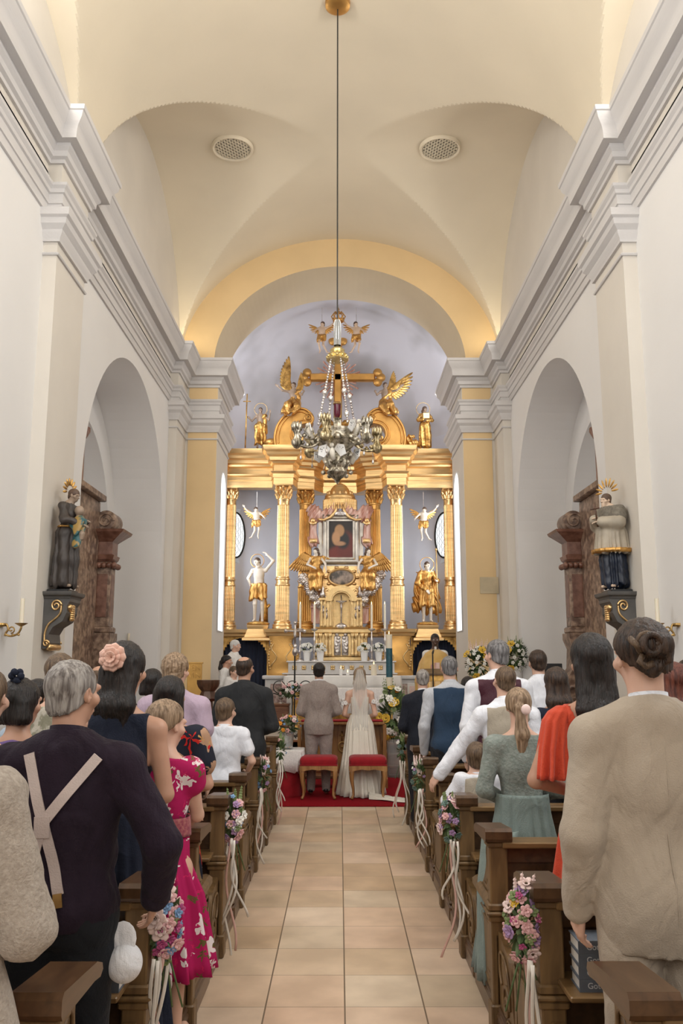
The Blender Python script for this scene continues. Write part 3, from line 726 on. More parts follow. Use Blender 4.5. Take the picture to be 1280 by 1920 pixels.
def head(S, c, R, s=1.0, face=True, beard=False):
    S.frame(c, R); E, C = lambda p, r, k=.02, op='u': S.ell([q * s for q in p], [q * s for q in r], k * s, op), lambda a, b, ra, rb, k=.012, op='u': S.cap([q * s for q in a], [q * s for q in b], ra * s, rb * s, k * s, op)
    E((0, -.014, .028), (.074, .092, .084)); E((0, .022, -.035), (.056, .064, .074), .03); E((0, .052, -.085), (.028, .026, .022), .02)
    C((0, -.02, -.04), (0, -.015, -.13), .052, .054, .02)
    for x in (-1, 1):
        E((x * .077, -.006, -.004), (.010, .019, .031), .008); E((x * .082, -.004, .000), (.006, .010, .018), .004, 's')
        C((x * .055, .05, -.022), (x * .045, .055, -.03), .022, .018, .02)
    if face:
        C((-.045, .078, .022), (.045, .078, .022), .013, .013, .02)
        for x in (-1, 1): E((x * .031, .094, .0), (.021, .014, .013), .012, 's')
        C((0, .085, .008), (0, .106, -.030), .008, .013, .010); 
        for x in (-1, 1): E((x * .012, .094, -.034), (.008, .010, .007), .006)
        C((-.022, .083, -.060), (.022, .083, -.060), .0065, .0065, .008); C((-.018, .080, -.069), (.018, .080, -.069), .008, .008, .008)
        E((0, .094, -.0645), (.026, .006, .0022), .003, 's')
    S.frame()
def eyes(par, c, R, s=1.0, dark=(.03, .015, .01)):
    w = FL.get('eye_white') or M('eye_white', (.75, .72, .7), .25, var=0); FL['eye_white'] = w
    d = FL.get('iris') or M('iris', dark, .2, var=0); FL['iris'] = d
    for x in (-1, 1):
        m = MB(); p = np.array(c) + np.array(R) @ (np.array((x * .031, .078, .0)) * s); m.sph(p, .0135 * s, 12, 8); e = m.build('eye', w, par, smooth=True)
        m = MB(); p = np.array(c) + np.array(R) @ (np.array((x * .031, .0885, .0)) * s); m.sph(p, (.0065 * s, .0035 * s, .0065 * s), 10, 6); m.build('iris', d, e, smooth=True)
def hand(S, wr, d, nrm, thumb=1, curl=.35, s=1.0):
    d = Vector(d).normalized(); nrm = Vector(nrm); nrm = (nrm - d * nrm.dot(d)).normalized(); u = d.cross(nrm).normalized() * thumb; w = Vector(wr)
    L = (.072, .082, .076, .060)
    for i in range(4):
        o = (.030 - .020 * i) * s
        k = w + d * (.088 - .004 * abs(i - 1)) * s + u * o
        S.cap(w + d * .015 * s + u * o * .75, k, .014 * s, .0115 * s, .012 * s)
        q = Matrix.Rotation(curl, 3, u * thumb) if True else None
        ax = d.cross(nrm).normalized()
        d1 = Matrix.Rotation(curl, 3, ax) @ d; d2 = Matrix.Rotation(curl * 2.1, 3, ax) @ d; d3 = Matrix.Rotation(curl * 3, 3, ax) @ d
        a = k + d1 * L[i] * .48 * s; b = a + d2 * L[i] * .32 * s; c = b + d3 * L[i] * .24 * s
        S.cap(k, a, .0098 * s, .009 * s, .004 * s); S.cap(a, b, .009 * s, .0084 * s, .002 * s); S.cap(b, c, .0084 * s, .0075 * s, .002 * s)
    t0 = w + d * .022 * s + u * .024 * s; t1 = t0 + (d * .6 + u * .7 + nrm * .25).normalized() * .045 * s; t2 = t1 + (d * .95 + u * .2 + nrm * .3).normalized() * .030 * s
    S.cap(t0, t1, .0145 * s, .011 * s, .01 * s); S.cap(t1, t2, .0108 * s, .0085 * s, .003 * s)
def torso(S, J, H, fem=False, w=1.0, belly=0, jack=False):
    h = H / 1.75; c = J['che']; p = J['pel']; mid = (c + p) / 2
    S.ell(c + np.array((0, 0, .02)) * h, (.142 * h * w, .102 * h, .17 * h), .04); S.ell(mid + np.array((0, .005 + belly * .5, 0)) * h, (((.112 if fem else .13) + (.02 if jack else 0)) * h * w, (.088 + belly) * h, .14 * h), .05)
    S.ell(p + np.array((0, -.012, 0)) * h, (.152 * h * (w if not fem else 1.02 * w), .108 * h, .12 * h), .05)
    for s in 'LR':
        S.cap(J['nec'] * .8 + (J['sh' + s]) * .2 + np.array((0, -.012, -.012)) * h, J['sh' + s] + np.array((0, 0, .0)), .046 * h, .044 * h, .05)
    S.cap(J['che'], J['nec'] - np.array((0, 0, .02 * h)), .085 * h, .048 * h, .07)
    if fem:
        for x in (-1, 1): S.ell(c + np.array((x * .07, .085, -.01)) * h, (.055 * h, .05 * h, .055 * h), .03)
def arms(S, J, H, sl='full', which='LR', thin=1, puff=0):
    h = H / 1.75
    for s in which:
        a, b, c = J['sh' + s], J['el' + s], J['wr' + s]
        if sl == 'cap': S.cap(a, a * .75 + b * .25, .048 * h * thin + puff, .047 * h * thin + puff, .03); continue
        if sl == 'short': S.cap(a, a * .45 + b * .55, .047 * h * thin + puff * .5, .047 * h * thin + puff, .03); continue
        S.cap(a, b, .045 * h * thin + puff, .040 * h * thin + puff, .03); S.cap(b, c, .040 * h * thin + puff, .027 * h * thin + puff * .6, .015)
def legs(S, J, H, w=1, foot=True):
    h = H / 1.75
    for s in 'LR':
        S.cap(J['hi' + s], J['kn' + s], .082 * h * w, .054 * h * w, .03); S.cap(J['kn' + s], J['an' + s], .055 * h * w, .036 * h * w, .02)
        if foot: S.cap(J['an' + s] + np.array((0, -.02, -.02)) * h, J['to' + s] + np.array((0, 0, .012)) * h, .034 * h, .028 * h, .02)
def bounds(J, H, m=.16):
    P = np.array(list(J.values())); return P.min(0) - m * H / 1.75 - .05, P.max(0) + np.array((m, m, .20)) * H / 1.75 + .03
def folds(S, amp, f, sd, zc=None, rad=0, n=0):
    def fn(X, Y, Z):
        d = nz(X, Y, Z * .35, f, sd) * amp * .7 - amp * 3.2 * np.minimum(np.abs(nz(X, Y, Z * .8, f * .75, sd + 5)), .22)
        if n:
            a = np.arctan2(Y, X); wz = np.clip((zc - Z) / .5, 0, 1) if zc is not None else 1
            d = d + rad * wz * np.sin(n * a + 2.2 * np.sin(3 * a + sd) + Z * 1.5)
        return d
    S.disp(fn)
def skirt(name, par, mat_, rings, nf=14, amp=.02, sd=0, seg=96, th=.006):
    """rings: (z, rx, ry, cx, cy, fold)"""
    rd = random.Random(sd); ph = rd.uniform(0, 6); R = []; rr = []
    for i in range(len(rings) - 1):
        a, b = rings[i], rings[i + 1]
        for k in range(6): rr.append(tuple(a[j] + (b[j] - a[j]) * k / 6 for j in range(6)))
    rr.append(rings[-1])
    for z, rx, ry, cx, cy, f in rr:
        q = []
        for j in range(seg):
            a = 2 * PI * j / seg; g = 1 + f * amp * 10 * (math.sin(nf * a + 1.7 * math.sin(3 * a + ph) + z) * .6 + .4 * math.sin((nf * 1.6) // 1 * a + ph + 2 * z))
            q.append((cx + rx * g * math.cos(a), cy + ry * g * math.sin(a), z))
        R.append(q)
    m = MB(); m.loft(R, True, False); o = m.build(name, mat_, par, smooth=True)
    s = o.modifiers.new('th', 'SOLIDIFY'); s.thickness = th; s.offset = -1
    return o
skin_l = M('light_skin', (.62, .38, .28), .5, var=.06, scale=14, sss=.05); skin_m = M('tanned_skin', (.50, .28, .19), .5, var=.06, scale=14, sss=.05)
skin_d = M('dark_brown_skin', (.09, .045, .03), .45, var=.1, scale=14)
def hairm(name, c1, c2, sh=.45):
    m = M(name, c1, sh, var=.2, scale=16, col2=c2, stretch=(5, 5, .5), bump=.8, bscale=30, lo=.35, hi=.65, spec=.4); return m
h_black = hairm('black_hair', (.006, .005, .005), (.020, .013, .011), .38); h_dkb = hairm('dark_brown_hair', (.014, .008, .006), (.06, .033, .02), .4)
h_brown = hairm('brown_hair', (.06, .035, .02), (.17, .11, .065)); h_grey = hairm('grey_hair', (.12, .10, .09), (.42, .39, .36)); h_white = hairm('white_hair', (.55, .54, .52), (.78, .77, .75))
h_fair = hairm('dark_blond_hair', (.14, .085, .045), (.40, .28, .18)); h_red = hairm('auburn_hair', (.05, .012, .008), (.16, .045, .025)); h_sg = hairm('salt_and_pepper_hair', (.06, .055, .055), (.26, .25, .25))
def hair(par, c, R, kind, mat_, s=1.0, v=.007, sd=1, L=.4, name='hair'):
    c = np.array(c); Lz = L if kind in ('long', 'pony', 'bob') else .05
    S = SDF((-.16 * s, -.2 * s, -(.14 + Lz) * s), (.16 * s, .14 * s, .17 * s), v)
    def E(p, r, k=.02, op='u'): S.ell([q * s for q in p], [q * s for q in r], k * s, op)
    def C(a, b, ra, rb, k=.02): S.cap([q * s for q in a], [q * s for q in b], ra * s, rb * s, k * s)
    vol = {'short': .0, 'bald': -.004, 'curly': .010, 'bob': .008, 'long': .008, 'pony': .004, 'bun': .008, 'crop': -.004}[kind]
    E((0, -.016, .033), (.083 + vol, .101 + vol, .090 + vol)); E((0, -.035, -.035), (.070 + vol, .068 + vol, .065), .02)
    back = {'short': -.085, 'crop': -.075, 'bald': -.075, 'curly': -.09, 'bob': -.2, 'long': -.9, 'pony': -.05, 'bun': -.05}[kind]
    if kind in ('bob', 'long'):
        S.clip(lambda X, Y, Z: (Y - s * (.045 - .0 * Z) - np.clip(Z - .02 * s, 0, 1) * .9) * .9)
    else:
        S.clip(lambda X, Y, Z: ((back + (Y / s + .10) * .62) - Z / s) * s * .85)
        if kind in ('short', 'curly', 'crop', 'bald'):
            for x in (-1, 1): E((x * .085, .0, -.015), (.018, .026, .036), .008, 's')
    if kind == 'bald': E((0, -.045, .105), (.052, .060, .045), .015, 's')
    if kind == 'bob':
        for x in (-1, 0, 1): C((x * .055, -.04, .0), (x * .06, -.045, -L * .5), .045, .05, .03)
        S.clip(lambda X, Y, Z: -(Z + (L * .5 + .03) * s))
    if kind == 'long':
        for x, w in ((-.06, .034), (0, .045), (.06, .034)): C((x * .9, -.05, -.02), (x * 1.0, -.085, -L * .45), w, w * 1.05, .03); C((x, -.085, -L * .45), (x * .8, -.085, -L), w * 1.05, w * .4, .03)
    if kind == 'pony':
        E((0, -.112, -.005), (.030, .025, .03), .015)
        C((0, -.12, -.01), (.012, -.115, -L * .4), .026, .046, .02); C((.012, -.115, -L * .4), (-.005, -.105, -L * .8), .046, .034, .02); C((-.005, -.105, -L * .8), (.01, -.1, -L), .034, .012, .02)
        C((-.06, -.05, .0), (0, -.118, -.01), .02, .014, .02); C((.06, -.05, .0), (0, -.118, -.01), .02, .014, .02)
    if kind == 'bun': E((0.005, -.132, .040), (.040, .034, .042), .004); C((-.05, -.07, .0), (.03, -.125, .0), .012, .012, .01); C((-.02, -.10, -.05), (.02, -.14, -.01), .012, .010, .02)
    fr = {'curly': 150, 'short': 95}.get(kind, 110); am = {'curly': .006, 'short': .0025, 'crop': .0012, 'bald': .0012, 'bun': .003}.get(kind, .0032)
    def st(X, Y, Z):
        if kind == 'curly': return am * s * nz(X, Y, Z, fr, sd)
        a = np.arctan2(X, -Y - .0)
        return am * s * (np.sin(a * 34 + 3 * np.sin(a * 9 + sd) + Z * 12) * .6 + nz(X, Y, Z * .3, 90, sd) * .9)
    S.disp(st)
    o = S.build(name, mat_, par); o.location = tuple(c); o.rotation_euler = Matrix(R.tolist()).to_euler(); return o
# ---------------- people ----------------
def fabric(name, col, rough=.85, var=.08, sc=14, bump=.3, bs=160, col2=None, sheen=.12, **k):
    if max(col) < .08: sheen = .02
    m = M(name, col, rough, var=var, scale=sc, bump=bump, bscale=bs, col2=col2, sheen=sheen, spec=.25, **k)
    N, L = m.node_tree.nodes, m.node_tree.links; b = N['Principled BSDF']
    tc = [n for n in N if n.type == 'TEX_COORD'][0]; mp = N.new('ShaderNodeMapping'); mp.inputs['Scale'].default_value = (1, 1, .6); L.new(tc.outputs['Object'], mp.inputs[0])
    no = N.new('ShaderNodeTexNoise'); no.inputs['Scale'].default_value = 6.5; no.inputs['Detail'].default_value = 3; no.inputs['Distortion'].default_value = 1.4; L.new(mp.outputs[0], no.inputs['Vector'])
    bp = N.new('ShaderNodeBump'); bp.inputs['Strength'].default_value = .55; bp.inputs['Distance'].default_value = .035; L.new(no.outputs['Fac'], bp.inputs['Height'])
    old = b.inputs['Normal'].links
    if old: L.new(old[0].from_socket, bp.inputs['Normal'])
    L.new(bp.outputs[0], b.inputs['Normal']); return m
def floral(name, ground, cols, sc=9):
    m, nt, N, L, b = nodes(name); tc = N.new('ShaderNodeTexCoord'); cur = None
    b.inputs['Roughness'].default_value = .8; b.inputs['Specular IOR Level'].default_value = .25
    no = N.new('ShaderNodeTexNoise'); no.inputs['Scale'].default_value = sc * 1.8; L.new(tc.outputs['Object'], no.inputs['Vector'])
    ad = N.new('ShaderNodeMixRGB'); ad.inputs[0].default_value = .12; L.new(tc.outputs['Object'], ad.inputs[1]); L.new(no.outputs['Color'], ad.inputs[2])
    for i, (c, s, th) in enumerate(cols):
        mp = N.new('ShaderNodeMapping'); mp.inputs['Location'].default_value = (i * 3.7, i * 1.3, i * 2.1); L.new(ad.outputs[0], mp.inputs[0])
        vo = N.new('ShaderNodeTexVoronoi'); vo.inputs['Scale'].default_value = sc * s; L.new(mp.outputs[0], vo.inputs['Vector'])
        # petals: the distance to a cell centre modulated by the angle around it
        sb = N.new('ShaderNodeVectorMath'); sb.operation = 'SUBTRACT'; sv = N.new('ShaderNodeVectorMath'); sv.operation = 'SCALE'; sv.inputs['Scale'].default_value = 1.0
        L.new(mp.outputs[0], sv.inputs[0]); L.new(sv.outputs[0], sb.inputs[0]); L.new(vo.outputs['Position'], sb.inputs[1])
        sp = N.new('ShaderNodeSeparateXYZ'); L.new(sb.outputs[0], sp.inputs[0])
        at2 = N.new('ShaderNodeMath'); at2.operation = 'ARCTAN2'; L.new(sp.outputs[2], at2.inputs[0]); L.new(sp.outputs[0], at2.inputs[1])
        mu = N.new('ShaderNodeMath'); mu.operation = 'MULTIPLY'; mu.inputs[1].default_value = 5; L.new(at2.outputs[0], mu.inputs[0])
        si = N.new('ShaderNodeMath'); si.operation = 'SINE'; L.new(mu.outputs[0], si.inputs[0])
        ma = N.new('ShaderNodeMath'); ma.operation = 'MULTIPLY_ADD'; ma.inputs[1].default_value = .10; L.new(si.outputs[0], ma.inputs[0]); L.new(vo.outputs['Distance'], ma.inputs[2])
        lt = N.new('ShaderNodeMath'); lt.operation = 'LESS_THAN'; lt.inputs[1].default_value = th; L.new(ma.outputs[0], lt.inputs[0])
        mx = N.new('ShaderNodeMixRGB'); L.new(lt.outputs[0], mx.inputs[0])
        if cur is None: mx.inputs[1].default_value = ground + (1,)
        else: L.new(cur, mx.inputs[1])
        mx.inputs[2].default_value = c + (1,); cur = mx.outputs[0]
    L.new(cur, b.inputs['Base Color']); return m
shirt_w = fabric('white_cotton', (.72, .73, .78), sheen=.2); trous_d = fabric('dark_trousers', (.018, .018, .022)); shoe_m = M('black_leather', (.015, .012, .012), .35)
PEOPLE = []
def person(label, px, s, pyt, skin, hk, hm, build=1.0, base=.08, yaw=0, pitch=0, roll=0, ov=None, arm='hang', fem=False, v=.011, hs=None, top=None, bottom=('trousers', trous_d), byaw=0, face=True, hand_d=None, hL=.4, eye=False, hatlift=0, belly=0, kid=False, name='person', curl=.35, xw=None, tall=0):
    zt_ = EYE + (1241 - pyt) * CT / s; d = (1600 / s - (zt_ - EYE) * ST) / CT; x = (px - 637) / s
    H = zt_ - base
    root = thing(name, label, 'person', (x, d, base), byaw); PEOPLE.append((root, H, x, d, s))
    o = dict(ARM[arm]); o.update(ov or {}); J = joints(H, o, build)
    hs = hs or (H / 1.75 if H > 1.5 else .93 + (H - 1.5) * .25)
    hc = np.array((J['hea'][0], J['hea'][1], H - .116 * hs)); J['hea'] = hc
    J['nec'] = np.array((J['nec'][0], J['nec'][1], min(J['nec'][2], hc[2] - .13 * hs)))
    R = rotm(yaw, pitch, roll)
    lo, hi = bounds(J, H)
    S = SDF(lo, hi, v)
    torso(S, J, H, fem, build); arms(S, J, H, thin=.9 if fem or kid else 1); legs(S, J, H)
    S.cap(J['nec'], hc - np.array((0, .01, .06 * hs)), .050 * hs, .049 * hs, .03)
    head(S, hc, R, hs, face)
    h = H / 1.75 if not kid else .8
    for q, th in (('L', -1), ('R', 1)):
        a, b = J['el' + q], J['wr' + q]; dd = b - a; dd = dd / np.linalg.norm(dd)
        if hand_d and q in hand_d: D, Nn, cu = hand_d[q]
        else:
            D = dd; Nn = (-th, .15, 0) if abs(dd[2]) > .75 else (-th * .4, -.1, -1) if False else (-th * .8, -.6, .1); cu = curl
            if arm != 'hang' and abs(dd[2]) < .75: D = (-th * .8, .25, -.35); Nn = (0, -.9, -.4); cu = .5
        hand(S, tuple(b), D, Nn, th if q == 'R' else th, cu, max(.8, h))
    body = S.build('body', skin, root)
    if eye: eyes(body, hc, R, hs)
    hp = {'L': hL}
    hair(root, hc, R, hk, hm, hs, .0065 if v < .012 else .009, sd=int(px), **hp)
    # clothes
    if bottom:
        kind = bottom[0]
        if kind == 'trousers':
            T = SDF(lo, hi, v); T.inf = .014
            legs(T, J, H, 1.08, False); T.ell(J['pel'] + np.array((0, -.012, -.01)) * (H / 1.75), (.150 * H / 1.75 * build, .108 * H / 1.75, .12 * H / 1.75), .05)
            zw = J['pel'][2] + .10 * H / 1.75; T.clip(lambda X, Y, Z: np.maximum(Z - zw, J['anL'][2] - .02 - Z)); folds(T, .005, 22, int(px) + 3)
            T.build('trousers', bottom[1], root)
            f = SDF((lo[0], lo[1], -.02), (hi[0], hi[1], .2), v); f.inf = .008
            for q in 'LR': f.cap(J['an' + q] + np.array((0, -.02, -.01)), J['to' + q] + np.array((0, 0, .015)), .032, .028, .02)
            f.clip(lambda X, Y, Z: -Z); f.build('shoes', bottom[2] if len(bottom) > 2 else shoe_m, root)
        elif kind == 'skirt':
            _, mt, zwst, zhem, rw, rh, fo = bottom[:7]; p = J['pel']; k = H / 1.75
            skirt(bottom[7] if len(bottom) > 7 else 'skirt', root, mt, [(zwst * H, rw * .98, rw * .78, 0, 0, .15), (zwst * H - .12 * k, max(.168 * k * build, rw), .13 * k, 0, -.008, .3), (zwst * H * .55 + zhem * .45, (rw + rh) * .5, (rw + rh) * .42, 0, 0, .7), (zhem, rh, rh * .85, 0, 0, 1)], 15, fo, int(px))
    if top:
        for tk in (top if isinstance(top, list) else [top]):
            nm, mt, t, sleeve, hem = tk['n'], tk['m'], tk.get('t', .014), tk.get('s', 'long'), tk.get('hem', .5) * H
            T = SDF(lo - .06, hi + .06, v); T.inf = t
            torso(T, J, H, fem, build, belly, tk.get('jack', False))
            if tk.get('jack'): T.ell(J['pel'] + np.array((0, -.005, -.06)), (.152 * H / 1.75 * build, .112 * H / 1.75, .2 * H / 1.75), .06)
            coll = tk.get('col') is not None
            if coll: T.inf = .007; T.cap(J['nec'] - np.array((0, 0, .03)), hc - np.array((0, .014, .10)) * hs, .056 * hs, .052 * hs, .035); T.inf = t
            zn = (hc[2] - .128 * hs) if coll else J['nec'][2] - .012 + tk.get('nk', 0)
            T.clip(lambda X, Y, Z: np.maximum(hem - Z, Z - zn - .2 * np.clip(.07 - np.abs(X), 0, .07)))
            if tk.get('vback'):
                vb = tk['vback'] * H; T.clip(lambda X, Y, Z: np.where(Y < 0, np.minimum((Z - vb) * .35 - np.abs(X - tk.get('vx', 0)), .05), -1))
            if sleeve == 'none': aw = (.150 if len(top) > 1 and isinstance(top, list) else .138) * H / 1.75 * build + .0; T.clip(lambda X, Y, Z: np.where(Z > .70 * H, np.abs(X) - aw, -1))
            T.inf = t * .5 + .003
            if sleeve != 'none': arms(T, J, H, sleeve if sleeve in ('cap', 'short') else 'full', thin=1.0, puff=tk.get('puff', 0) * .6)
            elif tk.get('str'): pass
            cz = J['wrL'][2]
            fa = tk.get('fold', .004); folds(T, fa, tk.get('ff', 20), int(px)); folds(T, fa * .5, 55, int(px) + 1)
            if sleeve == 'long':
                pass
            g = T.build(nm, mt, root)
            if tk.get('col'):
                m = MB(); nc = J['nec']; rr = .063 * hs; zz = hc[2] - .135 * hs; pts = [(rr * math.cos(a), nc[1] + rr * .95 * math.sin(a) - .003, zz + .012 * math.sin(-a)) for a in [2 * PI * i / 28 for i in range(29)]]
                lo_ = [(x_ * 1.10, (y_ - nc[1]) * 1.12 + nc[1], z_ - .026) for x_, y_, z_ in pts]; hi_ = [(x_ * .97, (y_ - nc[1]) * .97 + nc[1], z_ + .022) for x_, y_, z_ in pts]
                m.loft([lo_, pts, hi_, [(x_ * .9, (y_ - nc[1]) * .9 + nc[1], z_ + .018) for x_, y_, z_ in pts]], False, False); c = m.build('collar', tk['col'], g, smooth=True)
                c.modifiers.new('th', 'SOLIDIFY').thickness = .004
            if tk.get('cuff'):
                for q in 'LR':
                    a = J['wr' + q]; b = J['el' + q]; u = (a - b) / np.linalg.norm(a - b)
                    m = MB(); m.tube([tuple(a - u * .035), tuple(a + u * .008)], .036 * H / 1.75, 14); m.build('cuff', tk['cuff'], g, smooth=30)
            if tk.get('seam'):
                yb = []
                m = MB()
                for z in np.linspace(hem + .02, J['nec'][2] - .06, 14):
                    # follow the back surface down the middle
                    i = int((0 - T.lo[0]) / T.v); kz = int((z - T.lo[2]) / T.v); colm = T.g[i, :, kz]; w = np.where(colm < 0)[0]
                    if len(w): yb.append((0, T.lo[1] + (w[0] - .3) * T.v, z))
                if len(yb) > 2: m.tube(yb, .003, 5); m.build('back_seam', mt, g, smooth=True)
    return root, J, H, hc
suit_b = fabric('beige_linen_suit', (.38, .315, .245), sc=5, var=.05, col2=(.45, .38, .30), bs=220); sage = fabric('sage_green_lace', (.19, .225, .20), sc=40, col2=(.27, .30, .27), bump=.7, bs=70); sage_s = fabric('sage_green_chiffon', (.20, .25, .23), sc=5)
coral = fabric('coral_red_crepe', (.60, .075, .035), sc=5, var=.06); navy = fabric('navy_cotton', (.012, .016, .032), sc=8)
plum = fabric('dark_plum_shirting', (.018, .010, .020), sc=8, var=.2); greytr = fabric('black_jeans', (.012, .014, .018)); lilac = fabric('pale_lilac_cotton', (.42, .32, .40), sc=8)
char = fabric('charcoal_wool', (.022, .023, .025), sc=10); bluev = fabric('midnight_blue_wool', (.022, .045, .085), sc=10); greysh = fabric('grey_striped_cotton', (.38, .39, .42), sc=60, stretch=(6, 6, .3), col2=(.55, .56, .6))
beigev = fabric('sand_linen_vest', (.38, .33, .26), sc=8); burg = fabric('burgundy_satin', (.06, .015, .025), .4, sc=8); taupe = fabric('taupe_wool', (.25, .20, .18), sc=60, col2=(.31, .26, .235)); darks = fabric('black_navy_wool', (.012, .014, .022))
bridal = fabric('ivory_bridal_satin', (.70, .65, .56), .55, var=.03, sc=6, bump=.1); knit = fabric('oatmeal_knit', (.34, .29, .24), sc=90, col2=(.46, .40, .34), bump=.5, bs=160)
redfl = floral('black_fabric_with_red_lilies', (.012, .014, .025), [((.40, .24, .15), 1.0, .34), ((.50, .02, .015), .8, .40), ((.55, .30, .10), 1.6, .12)], 6.5)
pinkfl = floral('pink_fabric_with_white_blossoms', (.42, .01, .10), [((.12, .10, .03), 1.6, .24), ((.80, .72, .72), 1.2, .33), ((.60, .02, .12), 2.4, .14)], 8.5)
greenfl = fabric('dark_teal_print', (.006, .012, .016), sc=12, col2=(.01, .10, .07), lo=.45, hi=.65); camo = fabric('sage_beige_print', (.25, .24, .17), sc=22, col2=(.50, .46, .38), lo=.45, hi=.55)
purple = fabric('purple_cotton', (.13, .08, .22)); plight = fabric('light_blue_cotton', (.35, .42, .50))
J0 = lambda: None
def T(n, m, **k): return dict(n=n, m=m, **k)
# right of the aisle
r_, J, H, hc = person('man in a light beige suit with a small brown hair bun, nearest on the right', 1203, 556, 1166, skin_l, 'bun', h_dkb, 1.04, top=T('jacket', suit_b, t=.030, hem=.435, jack=True, col=shirt_w, seam=True, fold=.0055, ff=16, puff=.004), bottom=('trousers', suit_b), v=.008, yaw=.12)
m = MB(); m.sph((0, 0, 0), (.034, .026, .036), 14, 9); pts = [(.030 * math.cos(a) * (1 - .3 * a / 13), -.020 - .010 * math.sin(a / 2), .032 * math.sin(a) * (1 - .3 * a / 13)) for a in [13 * i / 40 for i in range(41)]]; m.tube(pts, .011, 8)
o = m.build('hair_bun', h_dkb, r_, smooth=True); o.location = tuple(hc + np.array((-.022, -.138, .042)))
m = MB(); m.tube([(.036 * math.cos(a), .012, .038 * math.sin(a)) for a in [2 * PI * i / 20 for i in range(21)]], .007, 6); m.tube([(-.05, .03, .02), (-.04, .005, .0), (-.02, -.004, -.02)], .012, 6); m.tube([(-.02, .0, -.035), (-.035, -.004, -.055), (-.015, -.004, -.07), (.01, .0, -.06)], .012, 6)
q_ = m.build('loose_strands', h_brown, o, smooth=True)
r_, J, H, hc = person('woman in a coral red dress with flutter sleeves and long black hair, arms folded', 1108, 410, 1192, skin_m, 'long', h_black, 1.0, fem=True, arm='front', hL=.46,
       ov=dict(elL=(-.155, .0, .645), wrL=(-.03, .10, .60), elR=(.155, .02, .64), wrR=(.03, .12, .60)), top=T('dress_bodice', coral, t=.012, hem=.56, s='none', vback=.62, vx=.0, fold=.003), bottom=('skirt', coral, .60, .03, .135, .30, .022, 'dress_skirt'), v=.009, hand_d={'L': ((.5, .5, -.5), (.6, -.2, -.2), .6)})
for q in (-1, 1):
    sl = skirt('flutter_sleeve', r_, coral, [(.826 * H, .035, .035, q * .078 * H, -.014, .05), (.812 * H, .058, .056, q * .088 * H, -.014, .1), (.79 * H, .064, .064, q * .100 * H, -.012, .25), (.72 * H, .064, .076, q * .114 * H, -.012, .6), (.65 * H, .070, .09, q * .120 * H, -.01, 1)], 7, .03, 3 + q)
MB().box(-.06, .03, -.118, -.108, .775 * H, .79 * H, .004).build('neck_strap', coral, r_)
r_, J, H, hc = person('woman in a sage green lace dress with a wavy blond ponytail', 972, 322, 1291, skin_l, 'pony', h_fair, 1.05, fem=True, hL=.44, arm='front', top=T('lace_bodice', sage, t=.014, hem=.58, fold=.003, nk=.0), bottom=('skirt', sage_s, .615, .0, .15, .27, .022, 'chiffon_skirt'), v=.009, yaw=-.15)
skirt('skirt_panel', r_, sage_s, [(.75, .10, .12, -.13, -.05, .3), (.45, .075, .10, -.21, -.15, .5), (.02, .06, .09, -.245, -.22, .8)], 5, .03, 8, 32)
m = MB(); m.sph((.01, -.155, 0), (.028, .012, .03), 14, 8); o = m.build('hair_clip', blushf, r_, smooth=True); o.location = tuple(hc + np.array((.0, .0, -.012)))
r_, J, H, hc = person('man in a sand vest, left arm stretched out onto a pew end', 946, 264, 1249, skin_l, 'crop', h_brown, 1.05, arm='hang', roll=.1, yaw=.1,
       ov=dict(elL=(-.185, .03, .66), wrL=(-.275, .03, .545), che=(-.01, 0, .715)), hand_d={'L': ((-.55, .25, -.75), (.1, .5, -.8), .35)}, top=[T('white_shirt', shirt_w, t=.016, hem=.52, col=shirt_w, fold=.007, ff=26, puff=.006), T('vest', beigev, t=.026, hem=.5, s='none', fold=.002)], v=.010)
person('small boy in a white shirt and sand vest standing between two pews', 893, 276, 1392, skin_l, 'short', h_brown, .95, kid=True, hs=.88, arm='front', top=[T('white_shirt', shirt_w, t=.018, hem=.5, col=shirt_w, fold=.005), T('vest', beigev, t=.024, hem=.48, s='none')], v=.010, ov=dict(elL=(-.19, .02, .66), wrL=(-.12, .14, .56)))
person('tall grey-haired man in a burgundy vest and white shirt, head turned left', 931, 228, 1200, skin_l, 'short', h_sg, 1.1, yaw=.5, top=[T('white_shirt', shirt_w, t=.018, hem=.5, col=shirt_w, fold=.006), T('vest', burg, t=.026, hem=.5, s='none', fold=.002)])
person('dark-haired young man in a white shirt by the right wall', 1008, 197, 1219, skin_l, 'short', h_dkb, 1.0, top=T('white_shirt', shirt_w, t=.018, hem=.5, col=shirt_w, fold=.006), v=.012)
person('man in a midnight blue vest over a grey striped shirt with cropped grey hair', 842, 199, 1230, skin_l, 'crop', h_sg, 1.1, top=[T('striped_shirt', greysh, t=.016, hem=.5, col=greysh, fold=.005), T('vest', bluev, t=.028, hem=.47, s='none', fold=.002, seam=True)], v=.010)
person('grey-haired man in a dark navy suit in the foremost right row', 792, 176, 1255, skin_l, 'crop', h_grey, .98, arm='front', top=T('jacket', darks, t=.028, hem=.44, jack=True, col=shirt_w), v=.012)
person('woman with black hair almost hidden behind the blue vest', 877, 160, 1270, skin_m, 'bob', h_black, .9, fem=True, top=T('blouse', navy, t=.014, hem=.5), v=.014, hL=.2)
person('woman with dark curly hair behind the woman in coral', 1042, 262, 1253, skin_m, 'long', h_dkb, .9, fem=True, top=T('blouse', navy, t=.014, hem=.5), v=.013, hL=.3)
person('woman with auburn hair at the right edge behind the beige suit', 1263, 330, 1245, skin_l, 'long', h_red, .95, fem=True, top=T('blouse', navy, t=.014, hem=.5), v=.012, hL=.3)
